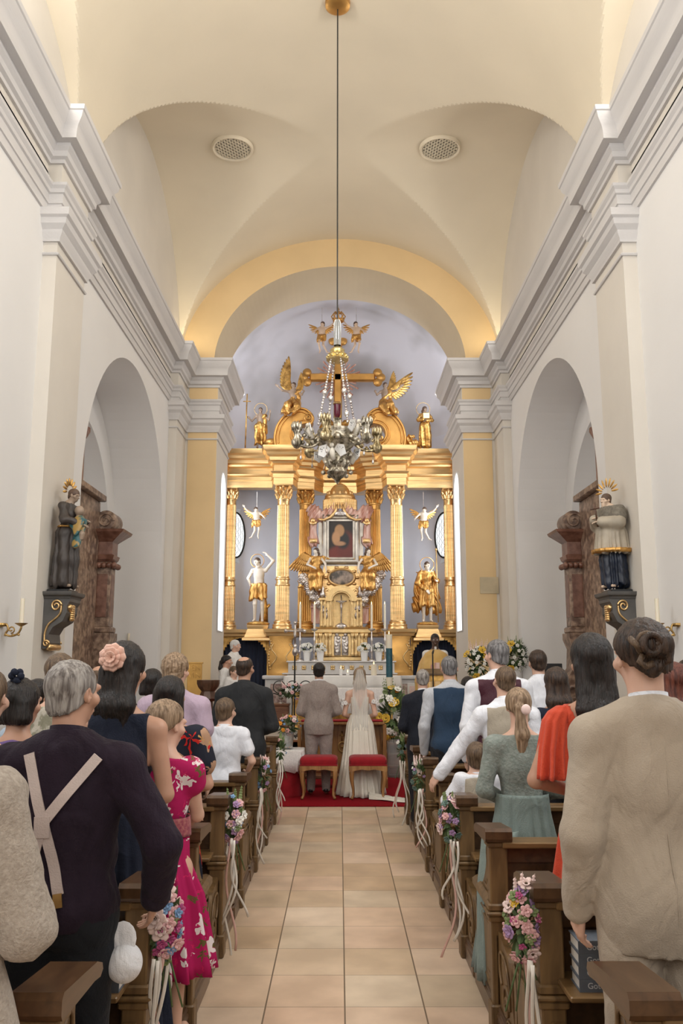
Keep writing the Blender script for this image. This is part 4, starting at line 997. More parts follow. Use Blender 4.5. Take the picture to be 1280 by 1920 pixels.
person('woman with light brown hair just behind the man with the bun', 1232, 268, 1262, skin_l, 'bob', h_brown, .9, fem=True, top=T('blouse', camo, t=.014, hem=.5), v=.013, hL=.25)
person('dark-haired man at the far right edge of the rear rows', 1290, 262, 1237, skin_l, 'short', h_dkb, 1.0, top=T('shirt', darks, t=.016, hem=.5), v=.013)
# left of the aisle
r_, J, H, hc = person('woman in an oatmeal knit cardigan and an orange patterned skirt at the lower left edge', -136, 760, 1200, skin_l, 'bob', h_brown, 1.05, fem=True, arm='front', hL=.2, yaw=-.3, base=0, ov=dict(elR=(.150, .0, .63), wrR=(.09, .13, .585)),
       top=T('cardigan', knit, t=.030, hem=.56, jack=True, puff=.004, fold=.008, ff=16), bottom=('skirt', floral('orange_patterned_knit', (.52, .36, .30), [((.75, .22, .12), 3.2, .36)], 12), .62, .35, .17, .24, .01, 'skirt'), v=.009)
skirt('cardigan_tail', r_, knit, [(1.12, .025, .05, .185, -.0, .2), (.98, .030, .05, .225, .02, .3), (.78, .018, .04, .285, .05, .4)], 4, .02, 2, 24)
r_, J, H, hc = person('man in a dark plum shirt with crossed pale suspenders and grey hair', 137, 545, 1240, skin_m, 'short', h_grey, 1.16, arm='hang', v=.008, yaw=-.45, bottom=('trousers', greytr), belly=.02,
       ov=dict(elL=(-.175, -.02, .65), wrL=(-.15, .08, .56), elR=(.172, -.01, .645), wrR=(.15, .06, .53)), top=T('shirt', plum, t=.024, hem=.50, col=plum, fold=.007, ff=20, puff=.010))
capm = fabric('white_cap_cotton', (.74, .74, .76)); t_ = thing('white_cap', 'white peaked cap held low beside the suspenders man', 'cap', (-.700, 2.99, .80)); t_.scale = (.68, .68, .72)
D = SDF((-.16, -.16, -.16), (.16, .16, .2), .006); D.ell((0, 0, -.02), (.085, .085, .085), .01); D.clip(lambda X, Y, Z: X * .3 - .035 - 0 * Z); D.build('crown', capm, t_)
m = MB(); m.sph((-.01, -.01, .085), (.065, .012, .075), 16, 8); m.build('peak', capm, t_, smooth=True)
sus = M('pale_pink_webbing', (.55, .46, .43), .7, bump=.3, bscale=200)
def backy(x, z):
    return J['che'][1] - .1 * 0 - (.128 + .012) * math.sqrt(max(.05, 1 - (x / .24) ** 2)) * (1 if z > 1.05 else .96)
dg = bpy.context.evaluated_depsgraph_get()
shirt_o = [c for c in COL.objects if c.parent == r_ and c.name.startswith('shirt')][0]
def hugline(o, pts, off, r, nm, par, mt, flat=.12):
    """lay a band on a garment's back: find the surface by ray cast"""
    out = []
    for x, z in pts:
        ok, loc, nrm, _ = o.ray_cast(Vector((x, -1, z)), Vector((0, 1, 0)))
        out.append((x, (loc.y if ok else -.14) - off, z))
    yy = [p[1] for p in out]
    yy = [min(yy[max(0, i - 2):i + 3]) * .5 + sum(yy[max(0, i - 1):i + 2]) / len(yy[max(0, i - 1):i + 2]) * .5 for i in range(len(yy))]
    m = MB(); R = []
    for i, (x, _, z) in enumerate(out):
        a = out[max(i - 1, 0)]; b = out[min(i + 1, len(out) - 1)]; tx, tz = b[0] - a[0], b[2] - a[2]; l = math.hypot(tx, tz); nx_, nz_ = tz / l, -tx / l
        R.append([(x - nx_ * r, yy[i], z - nz_ * r), (x + nx_ * r, yy[i], z + nz_ * r), (x + nx_ * r, yy[i] + .006, z + nz_ * r), (x - nx_ * r, yy[i] + .006, z - nz_ * r)])
    m.loft(R, True, True); return m.build(nm, mt, par, smooth=30)
ln = lambda a, b, n=16: [(a[0] + (b[0] - a[0]) * i / n, a[1] + (b[1] - a[1]) * i / n) for i in range(n + 1)]
sn_z = J['shL'][2]
hugline(shirt_o, ln((-.095, sn_z + .055), (-.025, sn_z - .155)) + ln((-.025, sn_z - .155), (.035, .95)), .006, .017, 'suspender', r_, sus)
hugline(shirt_o, ln((.130, sn_z + .045), (-.025, sn_z - .155)) + ln((-.025, sn_z - .155), (-.085, .95)), .010, .017, 'suspender', r_, sus)
hugline(shirt_o, ln((-.026, sn_z - .135), (-.026, sn_z - .20), 4), .014, .024, 'suspender_patch', r_, sus)
hugline(shirt_o, ln((.034, .955), (.040, .915), 3), .010, .014, 'clip', r_, brass)
r_, J, H, hc = person('woman in a sleeveless navy dress with long black hair and a peach flower hairpiece', 234, 424, 1207, skin_m, 'long', h_black, .90, fem=True, arm='hang', v=.009, hL=.33, yaw=-.3, ov=dict(elR=(.128, .0, .635), wrR=(.0, .12, .58)),
       top=T('dress_bodice', navy, t=.012, hem=.56, s='none', fold=.002), bottom=('skirt', navy, .60, .05, .15, .26, .012, 'dress_skirt'))
m = MB()
for k in range(3): blossom(m, (0, -.012 * k, 0), .062 - .014 * k, (-.15, -1, .1), 9, 1, .15 + .3 * k)
f = m.build('flower_hairpiece', M('peach_chiffon', (.72, .45, .36), .7, var=.08), r_, smooth=True); f.location = tuple(hc + np.array((-.025, -.112, .055)))
r_, J, H, hc = person('girl in a pink floral dress resting her hand on a pew end', 312, 400, 1315, skin_l, 'pony', h_fair, .86, kid=True, fem=True, hs=.95, v=.009, hL=.16, yaw=-.6, pitch=-.1,
       ov=dict(elR=(.115, .05, .65), wrR=(.068, .20, .612), elL=(-.13, .02, .64), wrL=(-.07, .10, .55)), hand_d={'R': ((.1, 1, -.12), (.0, -.1, -1), .15)},
       top=T('dress_bodice', pinkfl, t=.014, hem=.56, s='cap', puff=.018, fold=.003), bottom=('skirt', pinkfl, .60, .32, .125, .235, .02, 'dress_skirt'))
H9 = H
skirt('waist_sash', r_, fabric('maroon_patterned_band', (.20, .015, .06), sc=60, col2=(.42, .16, .14)), [(.655 * H, .128, .108, 0, 0, 0), (.60 * H, .134, .112, 0, 0, 0)], 8, .0, 1, 48)
person('woman in a black dress with large red lilies and a black bob', 320, 327, 1270, skin_m, 'bob', h_black, 1.05, fem=True, arm='front', v=.009, hL=.32, yaw=-.2, top=T('dress_bodice', redfl, t=.018, hem=.5, s='short', puff=.028, fold=.004), bottom=('skirt', redfl, .60, .1, .16, .23, .016, 'dress_skirt'))
person('man in a pale lilac shirt with curly greying hair', 330, 264, 1227, skin_l, 'curly', h_fair, 1.08, top=T('shirt', lilac, t=.020, hem=.5, s='short', col=lilac, puff=.01, fold=.005), yaw=-.35)
person('boy in a white short-sleeved shirt behind the charcoal suit', 423, 230, 1309, skin_l, 'short', h_brown, 1.02, kid=True, hs=.93, yaw=-.35, top=T('white_shirt', shirt_w, t=.022, hem=.46, s='short', col=shirt_w, puff=.006, fold=.005, ff=20), v=.009, ov=dict(elR=(.16, 0, .64), wrR=(.12, .12, .56)))
person('balding man in a charcoal suit in the front left row', 459, 198, 1231, skin_m, 'bald', h_dkb, 1.14, arm='front', top=T('jacket', char, t=.030, hem=.44, jack=True, col=char, seam=True), v=.010, yaw=-.3)
person('brown-haired man in a sage and beige print shirt behind the suspenders man', 113, 330, 1226, skin_l, 'short', h_brown, 1.0, top=T('print_shirt', camo, t=.018, hem=.5, s='short'), v=.012)
r_, J, H, hc = person('woman with a black bob and a purple top by the left edge', 41, 407, 1276, skin_m, 'bob', h_black, .95, fem=True, top=T('purple_top', purple, t=.014, hem=.5, s='none'), v=.011, hL=.14, yaw=-.5)
m = MB()
for k in range(6): m.sph((.02 * math.cos(k), -.02 + .01 * math.sin(k * 2), .02 * math.sin(k)), .018, 8, 6)
o = m.build('navy_scrunchie', navy, r_, smooth=True); o.location = tuple(hc + np.array((-.01, -.04, .125)))
person('person in a dark teal print dress cut by the left edge', -28, 520, 1252, skin_l, 'short', h_brown, .98, fem=True, top=T('dress_bodice', greenfl, t=.016, hem=.5, s='short'), v=.012, bottom=('skirt', greenfl, .6, .3, .15, .2, .01))
person('dark-haired person in pale blue at the left, beyond the black bob', 74, 320, 1274, skin_m, 'short', h_black, .95, top=T('shirt', plight, t=.016, hem=.5), v=.014, yaw=-.6)
person('bald man mostly hidden beyond the grey-haired man on the left', 186, 222, 1248, skin_m, 'bald', h_brown, 1.0, top=T('shirt', darks, t=.016, hem=.5), v=.014)
person('black-haired person half hidden left of the peach flower hairpiece', 210, 205, 1229, skin_m, 'short', h_black, 1.0, top=T('shirt', plight, t=.016, hem=.5), v=.014)
person('black-haired woman half hidden right of the navy dress woman', 286, 229, 1256, skin_m, 'bob', h_black, .92, fem=True, top=T('blouse', darks, t=.016, hem=.5), v=.014, hL=.15)
# couple on the carpet
r_, J, H, hc = person('groom in a taupe suit with short black hair', 598, 138, 1243, skin_m, 'short', h_black, 1.05, base=.018, arm='front', top=T('jacket', taupe, t=.028, hem=.455, jack=True, col=shirt_w, seam=True, fold=.004), bottom=('trousers', taupe), v=.009)
r_, J, H, hc = person('bride in an ivory gown with a long veil and fair hair', 674, 137, 1253, skin_l, 'long', h_fair, .92, base=.018, fem=True, arm='front', hL=.24, top=T('lace_bodice', bridal, t=.012, hem=.58, s='none', vback=.66, nk=-.10, fold=.002), bottom=None, v=.009)
g = skirt('gown_skirt', r_, bridal, [(.625 * H, .125, .10, 0, 0, .1), (.55 * H, .175, .14, 0, -.01, .3), (.30 * H, .22, .21, .0, -.03, .7), (.01, .30, .33, .0, -.10, 1)], 16, .018, 4)
m = MB(); R_ = []
for i in range(25):
    u = i / 24; R_.append([(.10 + .62 * u + 0 * j, -.32 - .34 * math.sin(u * 1.6) + (j / 14 - .5) * (.42 - .22 * u) + .02 * math.sin(j * 1.7 + u * 7), .05 * (1 - u) * math.sin(j / 14 * PI) + .012 + .012 * math.sin(j * 2.1 + u * 9) * math.sin(j / 14 * PI)) for j in range(15)])
m.loft(R_, False, False); tr = m.build('gown_train', bridal, r_, smooth=True); q = tr.modifiers.new('t', 'SOLIDIFY'); q.thickness = .008
for q in (-1, 1):
    m = MB()
    for k in range(9):
        rd = random.Random(k + q * 20); a = k / 9 * 2 * PI
        blossom(m, (q * .205 + .055 * math.cos(a) * .8, -.01 + .055 * math.sin(a), .725 * H + rd.uniform(-.02, .02)), .034, (math.cos(a), math.sin(a), .2), 5, 1, .2)
    m.build('lace_sleeve', lace, r_, smooth=True)
    m = MB(); m.tube([(q * .055, -.115, .64 * H), (q * .075, -.105, .74 * H), (q * .095, -.03, .825 * H)], .007, 6); m.build('strap', lace, r_, smooth=True)
# veil: translucent tulle falling from the crown of the head
vm, nt, N, L_, b_ = nodes('veil_tulle'); b_.inputs['Base Color'].default_value = (.82, .79, .74, 1); b_.inputs['Alpha'].default_value = .42; b_.inputs['Roughness'].default_value = .7
m = MB(); R_ = []
for i in range(21):
    u = i / 20; z = hc[2] + .085 - u * .80; w = .045 + .055 * min(1, u * 4) + .03 * u; R_.append([(w * math.sin((j / 24 - .5) * 2.2) + .004 * math.sin(j * 2.5), -.085 - .045 * min(1, u * 5) - .03 * math.cos((j / 24 - .5) * 2.2) - .012 * math.sin(j * 1.9) * u, z + .012 * math.cos((j / 24 - .5) * 3)) for j in range(25)])
m.loft(R_, False, False); m.build('veil', vm, r_, smooth=True)
# clergy and altar servers (standing on the chancel floor)
chas = fabric('gold_chasuble', (.55, .33, .09), .55, sc=4, col2=(.68, .45, .17)); alb = fabric('white_alb', (.74, .72, .69)); redt = fabric('red_cassock', (.40, .02, .03))
r_, J, H, hc = person('priest in a golden chasuble at the ambo, facing the congregation', 815, 101, 1188, skin_d, 'crop', h_black, 1.0, base=.5, byaw=PI, eye=True, arm='front', bottom=('skirt', alb, .6, .02, .17, .26, .015, 'alb'), top=T('alb_collar', alb, t=.010, hem=.7), v=.009)
skirt('chasuble', r_, chas, [(.835 * H, .08, .08, 0, 0, 0), (.80 * H, .20, .14, 0, .0, .1), (.70 * H, .29, .20, 0, .02, .3), (.52 * H, .36, .25, 0, .04, .6), (.32 * H, .33, .24, 0, .02, 1)], 9, .015, 4, th=.01)
m = MB(); m.box(-.05, .05, .255, .27, .55 * H, .70 * H, .004); m.box(-.11, -.07, .22, .235, .60 * H, .68 * H, .004); m.box(.07, .11, .22, .235, .60 * H, .68 * H, .004); m.build('embroidery', pinkm, r_)
MB().box(-.02, .02, .052, .07, .835 * H, .865 * H, .004).build('clerical_collar', alb, r_)
person('white-haired man in a white alb standing by the left side of the altar', 440, 102, 1200, skin_l, 'short', h_white, 1.05, base=.5, byaw=-1.9, eye=True, bottom=('skirt', alb, .6, .02, .18, .28, .015, 'alb_skirt'), top=T('alb', alb, t=.03, hem=.5, puff=.02, col=alb), v=.009)
r_, J, H, hc = person('girl altar server in a white surplice with a long dark ponytail', 424, 106, 1229, skin_m, 'pony', h_black, .85, base=.5, byaw=-1.5, eye=True, kid=True, hs=.92, hL=.3, bottom=('skirt', redt, .6, .02, .14, .2, .012, 'cassock'), top=T('surplice', alb, t=.035, hem=.4, puff=.03, nk=-.02), v=.009)
person('small altar server in white and red beside the girl server', 438, 108, 1249, skin_l, 'short', h_brown, .85, base=.5, byaw=-2.3, eye=True, kid=True, hs=.88, bottom=('skirt', redt, .6, .02, .14, .2, .012, 'cassock'), top=T('surplice', alb, t=.03, hem=.4, puff=.03, nk=-.02), v=.010)
# ---------------- carved figures, wings, capitals ----------------
def P3(px, py, d): x, z = at(px, py, d); return Vector((x, d, z))
def wing(par, root, side, L, mat_, a0=.0, a1=1.0, wd=.3, n=10, name='wing'):
    """a0, a1: outer and inner feather directions from straight up, outward positive; wd: direction of the wing arm"""
    m = MB(); root = Vector(root); dv = lambda a: Vector((side * math.sin(a), -.18, math.cos(a))).normalized()
    tip = root + dv(wd) * L * .42; m.tube([root, root.lerp(tip, .5) + Vector((0, .0, .0)), tip], [.045 * L, .06 * L, .04 * L], 8)
    for row, (lf, wf, oy) in enumerate(((1, .075, 0), (.62, .07, .022 * L), (.36, .06, .04 * L))):
        for i in range(n):
            t = i / (n - 1); b = root.lerp(tip, .1 + .9 * t); d = dv(a1 + (a0 - a1) * t); l = L * (.42 + .42 * t) * lf
            q = Matrix((d, d.cross(Vector((0, 1, 0))).normalized().cross(d) * -1, d.cross(Vector((0, 1, 0))).normalized())).transposed()
            m.sph(b + d * l * .48 + Vector((0, oy, 0)), (l * .52, .014 * L, wf * L * (.75 if n > 6 else 1)), 10, 6, R=q)
    return m.build(name, mat_, par, smooth=True)
def halo(par, c, r, mat_, th=.008):
    m = MB(); m.tube([(c[0] + r * math.cos(a), c[1], c[2] + r * math.sin(a)) for a in [2 * PI * i / 30 for i in range(31)]], th, 8); return m.build('halo', mat_, par, smooth=True)
def statue(name, lab, cat, loc, H, ov=None, robe='full', rm=None, fm=None, hk='short', hm=None, yaw=0, hy=0, hp=0, hr=0, v=None, sleeves=True, w=1.0, fem=False, grp=None, hs=None, fold=1, legsplit=False, clothname='robe', beard=False, cut=None, seed=1, eye=False, top_mat=None):
    v = v or H * .0075; rm = rm or gold; fm = fm or flesh_w; hm = hm or hairp
    root = thing(name, lab, cat, loc, yaw, grp); J = joints(H, ov, w); hs = hs or H / 1.75; h = H / 1.75
    R = rotm(hy, hp, hr); hc = J['hea']; lo, hi = bounds(J, H, .2)
    S = SDF(lo, hi, v); torso(S, J, H, fem, w); arms(S, J, H); legs(S, J, H); S.cap(J['nec'], hc - np.array((0, .01, .06 * hs)), .05 * hs, .05 * hs, .03)
    head(S, hc, R, hs)
    if beard: S.frame(hc, R); S.ell((0, .055 * hs, -.10 * hs), (.045 * hs, .035 * hs, .05 * hs), .02 * hs); S.frame()
    for q, th in (('L', -1), ('R', 1)):
        a, b = J['el' + q], J['wr' + q]; dd = b - a; hand(S, tuple(b), dd / np.linalg.norm(dd), (-th * .5, .3, -.6), 1 if q == 'R' else -1, .3, h * 1.05)
    S.build('body', fm, root); hair(root, hc, R, hk, hm, hs, v * .8, seed, .18)
    if robe:
        D = SDF(lo - .1 * h, hi + .1 * h, v); p = J['pel']; D.inf = .02 * h
        if robe in ('full', 'tunic'):
            torso(D, J, H, fem, w)
            if sleeves: arms(D, J, H, puff=.012 * h)
            zn = J['nec'][2] + .0; D.clip(lambda X, Y, Z: Z - zn)
        hem = {'full': .02, 'tunic': .26, 'loin': .36, 'toga': .12}[robe] * H if cut is None else cut * H
        for q in 'LR':
            D.cap(J['hi' + q], J['kn' + q], .10 * h, .10 * h, .05)
            if hem < .25 * H: D.cap(J['kn' + q], J['an' + q] * .9 + J['kn' + q] * .1 + np.array((0, 0, 0)), .10 * h, .115 * h, .06)
        D.ell(p, (.165 * h * w, .125 * h, .13 * h), .05)
        if robe == 'full' and not legsplit: D.cap(p, (J['anL'] + J['anR']) / 2 + np.array((0, -.01, .03)) * h, .14 * h, .19 * h, .06)
        if robe in ('toga', 'loin'):
            D.cap(p + np.array((-.16, .05, .05)) * h, p + np.array((.17, .0, -.12)) * h, .045 * h, .06 * h, .03); D.cap(p + np.array((.16, -.03, .06)) * h, p + np.array((.20, -.04, -.38)) * h, .05 * h, .035 * h, .03)
        if robe == 'toga': D.cap(p + np.array((.15, .05, .0)) * h, J['shL'] + np.array((0, .03, 0)) * h, .07 * h, .05 * h, .04); D.cap(J['shL'], p + np.array((-.2, -.12, -.2)) * h, .07 * h, .06 * h, .05)
        D.clip(lambda X, Y, Z: (hem + .03 * h * np.sin(X * 20 / h) + .02 * h * np.sin(Y * 31 / h)) - Z)
        def fn(X, Y, Z):
            a = np.arctan2(Y - p[1], X - p[0]); wz = np.clip((J['che'][2] - Z) / (.35 * H), .12, 1)
            return .020 * h * fold * wz * np.sin(a * 11 + 2.3 * np.sin(a * 3 + seed) + Z * 4 / H) + .010 * h * fold * nz(X, Y, Z * .6, 30 / h, seed) + .012 * h * fold * (1 - wz) * np.sin((Z * 26 + X * 14) / h + seed)
        D.disp(fn); D.build(clothname, rm, root)
    return root, J, hc
def base_block(par, w, d, h, mat_, name='plinth', z=0):
    m = MB(); m.loft([[(sx * ww, sy * ww * d / w, zz) for sx, sy in ((-1, -1), (1, -1), (1, 1), (-1, 1))] for ww, zz in ((w, z - h), (w, z - h * .85), (w * .86, z - h * .78), (w * .66, z - h * .25), (w * .70, z - h * .15), (w * .72, z))]); return m.build(name, mat_, par, smooth=25)
def capital(par, x, y, z0, z1, r, mat_):
    m = MB(); h = z1 - z0
    m.lathe([(r * .95, 0), (r * 1.05, .02 * h), (r * .95, .06 * h), (r * .95, h * .5), (r * 1.15, h * .8), (r * 1.35, h * .86)], (x, y, z0), 24)
    for row, (zz, n, l, ph) in enumerate(((.06, 8, .36, 0), (.30, 8, .38, .5))):
        for i in range(n):
            a = 2 * PI * (i + ph) / n; ca, sa = math.cos(a), math.sin(a); rr = r * (1.02 + .08 * row)
            pts = [(x + ca * rr, y + sa * rr, z0 + h * zz), (x + ca * rr * 1.12, y + sa * rr * 1.12, z0 + h * (zz + l * .6)), (x + ca * rr * 1.38, y + sa * rr * 1.38, z0 + h * (zz + l)), (x + ca * rr * 1.45, y + sa * rr * 1.45, z0 + h * (zz + l * .82))]
            m.tube(pts, [r * .20, r * .26, r * .17, r * .07], 6)
    for i in range(4):
        a = PI / 4 + i * PI / 2; ca, sa = math.cos(a), math.sin(a); c = (r * 1.42, h * .78)
        m.tube([(x + ca * u, y + sa * u, z0 + w_) for u, w_ in spiral(c, h * .14, h * .03, 1.4, PI * .6, -1, 20)], r * .13, 6)
        m.sph((x + math.cos(i * PI / 2) * r * 1.3, y + math.sin(i * PI / 2) * r * 1.3, z0 + h * .84), r * .18, 8, 5)
    q = r * 1.36; m.box(x - q, x + q, y - q, y + q, z0 + h * .9, z1, .01)
    return m.build('capital', mat_, par, smooth=45)
def column(par, x, y, r, z0, z1, mat_=None):
    mat_ = mat_ or gold_l; m = MB(); H = z1 - z0; hc = .36 * r / .16; zt_ = z1 - hc; sh = zt_ - z0 - .2
    zr = z0 + .2 + sh * .30
    m.lathe([(r * 1.5, 0), (r * 1.5, .05), (r * 1.42, .06), (r * 1.48, .085), (r * 1.42, .11), (r * 1.22, .12), (r * 1.2, .135), (r * 1.32, .15), (r * 1.25, .175), (r * 1.1, .185), (r * 1.1, .2)], (x, y, z0), 48)
    m.lathe([(r * 1.1, z0 + .2, 1), (r * 1.08, zr - .05, 1)], (x, y, 0), 144, 22, r * .14)
    m.lathe([(r * 1.1, zr - .06), (r * 1.14, zr - .05), (r * 1.14, zr - .02), (r * 1.02, zr), (r * 1.02, zr + .07), (r * 1.16, zr + .085), (r * 1.16, zr + .105), (r * 1.02, zr + .12), (r * 1.0, zr + .15)], (x, y, 0), 48)
    m.lathe([(r, zr + .15, 1), (r * .92, zt_ - .12, 1)], (x, y, 0), 144, 22, r * .14)
    m.lathe([(r * .92, zt_ - .13), (r * .92, zt_ - .03), (r * 1.0, zt_ - .02), (r * 1.0, zt_ + .01), (r * .9, zt_ + .02)], (x, y, 0), 48)
    o = m.build('column', mat_, par, smooth=50); capital(o, x, y, zt_, z1, r * .95, mat_); return o
# ---------------- high altar retable ----------------
RT = thing('altar_retable', 'tall gilded high altar retable with fluted columns filling the apse', 'altar', (0, 19.4, CH))
rr = (0, 19.4, CH)
class RP:  # parent that places parts given in world coordinates
    pass
def rb(m, name, mat_, smooth=30, parent=None):
    o = m.build(name, mat_, parent or RT, smooth=smooth)
    if parent is None: o.location = (-rr[0], -rr[1], -rr[2])
    return o
EP = [(-2.66, 19.25), (-1.56, 19.25), (-1.50, 18.9), (-1.06, 18.9), (-.98, 19.38), (-.60, 19.5), (-.40, 19.9), (.40, 19.9), (.60, 19.5), (.98, 19.38), (1.06, 18.9), (1.50, 18.9), (1.56, 19.25), (2.66, 19.25)]
Z0, Z1 = 5.70, 6.56
pf = [(-.28, Z0), (0, Z0), (0, Z0 + .16), (.02, Z0 + .165), (.02, Z0 + .25), (.06, Z0 + .27), (.075, Z0 + .30), (.0, Z0 + .32), (-.01, Z0 + .46), (.03, Z0 + .49), (.05, Z0 + .53), (.10, Z0 + .55), (.11, Z0 + .62), (.17, Z0 + .66), (.19, Z0 + .72), (.25, Z0 + .76), (.27, Z0 + .83), (.27, Z1), (-.28, Z1)]
rb(sweep(pf, EP, 1), 'entablature', gold_l, 25)
m = MB(); m.add([(x, y, Z1 - .01) for x, y in EP] + [(x, 20.2, Z1 - .01) for x, y in EP], [(i, i + 1, i + 1 + len(EP), i + len(EP)) for i in range(len(EP) - 1)])
rb(m, 'entablature_top', gold_d)
for sx in (-1, 1):
    for x, y, r, mt, z0_, z1_ in ((1.28, 19.05, .145, gold_l, 2.46, Z0), (.80, 19.55, .150, gold, 2.46, Z0), (2.50, 19.38, .115, gold_l, 2.46, Z0)):
        o = column(RT, sx * x, y, r, z0_, z1_, mt); o.location = (0, -19.4, -CH)
    # outer gilded strip down the side
    m = MB(); m.box(*sorted((sx * 2.60, sx * 2.74)), 19.15, 19.5, 2.3, 6.6, .02); m.box(*sorted((sx * 2.56, sx * 2.78)), 19.1, 19.5, 6.1, 6.2, .02); rb(m, 'side_strip', gold)
    # slab the columns stand on, console pedestal and marble foot
    m = sweep([(0, 2.30), (.05, 2.31), (.06, 2.36), (.10, 2.39), (.11, 2.46), (-.5, 2.46), (-.5, 2.30)], [(-2.66, 19.2), (-1.62, 19.2), (-1.56, 18.8), (-.98, 18.8), (-.9, 19.25), (-.5, 19.3)] if sx < 0 else [(.5, 19.3), (.9, 19.25), (.98, 18.8), (1.56, 18.8), (1.62, 19.2), (2.66, 19.2)], 1)
    rb(m, 'slab', gold_l)
    m = MB(); prof = [(.30, 1.46), (.32, 1.50), (.30, 1.54), (.26, 1.58), (.27, 1.64), (.33, 1.72), (.355, 1.82), (.33, 1.93), (.275, 2.04), (.235, 2.14), (.24, 2.22), (.26, 2.26), (.30, 2.29), (.30, 2.31)]
    m.loft([[(sx * 1.27 + a * w_ - sx * (w_ - .27) * .5, 19.05 + b * .24, z) for a, b in ((-1, -1), (-.6, -1.12), (.6, -1.12), (1, -1), (1, 1), (-1, 1))] for w_, z in prof])
    o = rb(m, 'console_pedestal', gold_d if False else gold, 40)
    m = MB()
    for q in (-1, 1):
        for i in range(11):
            z = 1.6 + i * .06; w_ = np.interp(z, [p[1] for p in prof], [p[0] for p in prof]); m.sph((sx * 1.27 + q * w_ * .9 - sx * (w_ - .27) * .5, 18.80, z), .018 + .006 * (i % 2), 8, 5)
        m.tube([(sx * 1.27 + q * .16 + .06 * math.cos(t * 1.1) * q, 18.775, 1.65 + t * .07) for t in range(8)], .014, 6)
    m.build('beading', gold_b, o, smooth=True)
    m = MB(); m.box(*sorted((sx * 1.0, sx * 1.62)), 18.82, 19.4, CH, 1.38, .01); m.box(*sorted((sx * .96, sx * 1.68)), 18.76, 19.4, 1.38, 1.46, .015); m.box(*sorted((sx * .97, sx * 1.65)), 18.78, 19.4, CH, .66, .02); o = rb(m, 'marble_foot', stonew)
    m = MB(); m.box(*sorted((sx * 1.12, sx * 1.50)), 18.805, 18.83, .78, 1.28, .008); m.build('marble_inset', marb2, o)
    # dark curtained passage with a gilded arch
    m = MB(); fo = [(1.58 + i * .012, 19.42 + .02 * math.sin(i * .9)) for i in range(90)]
    m.loft([[(sx * a, b, z) for a, b in fo] for z in (CH, 2.30)], False, False); rb(m, 'curtain', navyc, 60)
    m = MB(); aa = [(2.12 - .50 * math.cos(t), 1.78 + .50 * math.sin(t)) for t in [PI * i / 20 for i in range(21)]]
    for i in range(20):
        (xa, za), (xb, zb_) = aa[i], aa[i + 1]
        m.box(*sorted((sx * xa, sx * xb)), 19.3, 19.36, max(za, zb_) - .0, 2.32)
    m.box(*sorted((sx * 2.60, sx * 2.75)), 19.28, 19.4, CH, 2.32, .01); m.box(*sorted((sx * 1.58, sx * 1.63)), 19.28, 19.4, CH, 2.32, .01)
    rb(m, 'passage_arch', gold_d)
    # outer bracket of the right and left volutes on top
    poly_px = smooth_poly([(513, 838), (512, 822), (517, 802), (530, 784), (548, 772), (566, 771), (579, 780), (583, 790), (578, 798), (570, 796), (566, 797), (556, 800), (549, 808), (547, 820), (552, 830), (562, 838)], 5)
    P = []
    for px, py in poly_px:
        x, z = at(637 + (px - 633) * 1.0, py, 19.15); P.append((x if sx < 0 else -x, z))
    m = MB(); m.prism(P, 'y', 18.98, 19.4)
    for yy, rr_ in ((18.97, .03),): m.tube([(a, yy, b) for a, b in P[:-2]], rr_, 6)
    Q_ = []
    for i in range(1, len(P) - 1):
        tx, tz = P[i + 1][0] - P[i - 1][0], P[i + 1][1] - P[i - 1][1]; l_ = math.hypot(tx, tz) + 1e-6; sg = 1 if sx < 0 else -1; Q_.append((P[i][0] + sg * tz / l_ * .075, 18.955, P[i][1] - sg * tx / l_ * .075))
    m.tube(Q_[:len(Q_) // 2 - 3], .022, 6); m.tube(Q_[len(Q_) // 2 + 6:-3], .018, 6)
    ex, ez = at(637 + (574 - 633), 788, 19.15); ex = ex if sx < 0 else -ex
    sp = spiral((ex, ez), .11, .02, 1.7, PI / 2 * 1.0, -1 if sx < 0 else 1, 36); m.tube([(a, 18.95, b) for a, b in sp], .024, 8)
    sp = spiral((ex, ez), .05, .01, 1.0, 0, 1, 12); m.tube([(a, 18.93, b) for a, b in sp], .02, 8)
    ex, ez = at(637 + (558 - 633), 826, 19.15); ex = ex if sx < 0 else -ex
    m.tube([(a, 18.95, b) for a, b in spiral((ex, ez), .10, .02, 1.4, PI if sx < 0 else 0, 1 if sx < 0 else -1, 30)], .026, 8)
    rb(m, 'volute', gold, 40)
    # rose marble side panels behind the tabernacle
    m = MB(); m.box(*sorted((sx * .42, sx * .66)), 19.50, 19.6, 2.6, 3.6, .01); m.box(*sorted((sx * .40, sx * .68)), 19.46, 19.6, 2.95, 3.02, .01); rb(m, 'rose_panel', pinkm)
# fringed crown of the canopy, curtains, painting and cartouche
def wx(px, d=19.5, z=4): return at(px, 1000, d)[0]
x0, zt1 = at(637, 905, 19.45); 
m = MB(); zc_ = at(637, 948, 19.45)[1]
m.lathe([(.36, 0, 0), (.385, .02), (.38, .16), (.35, .19), (.36, .22), (.34, .25), (.25, .30), (.20, .42), (.13, .5), (.02, .56)], (0, 19.55, zc_), 60, sy=.6)
for i in range(26):
    a = PI + PI * i / 25; m.tube([(.385 * math.cos(a), 19.55 + .6 * .385 * math.sin(a), zc_ + .14), (.385 * math.cos(a), 19.55 + .6 * .385 * math.sin(a), zc_ - .10)], [.014, .017], 6)
for i in range(7): a = PI + PI * i / 6; m.sph((.28 * math.cos(a), 19.55 + .6 * .28 * math.sin(a), zc_ + .30), (.035, .03, .06), 8, 6)
rb(m, 'canopy_crown', gold_l, 45)
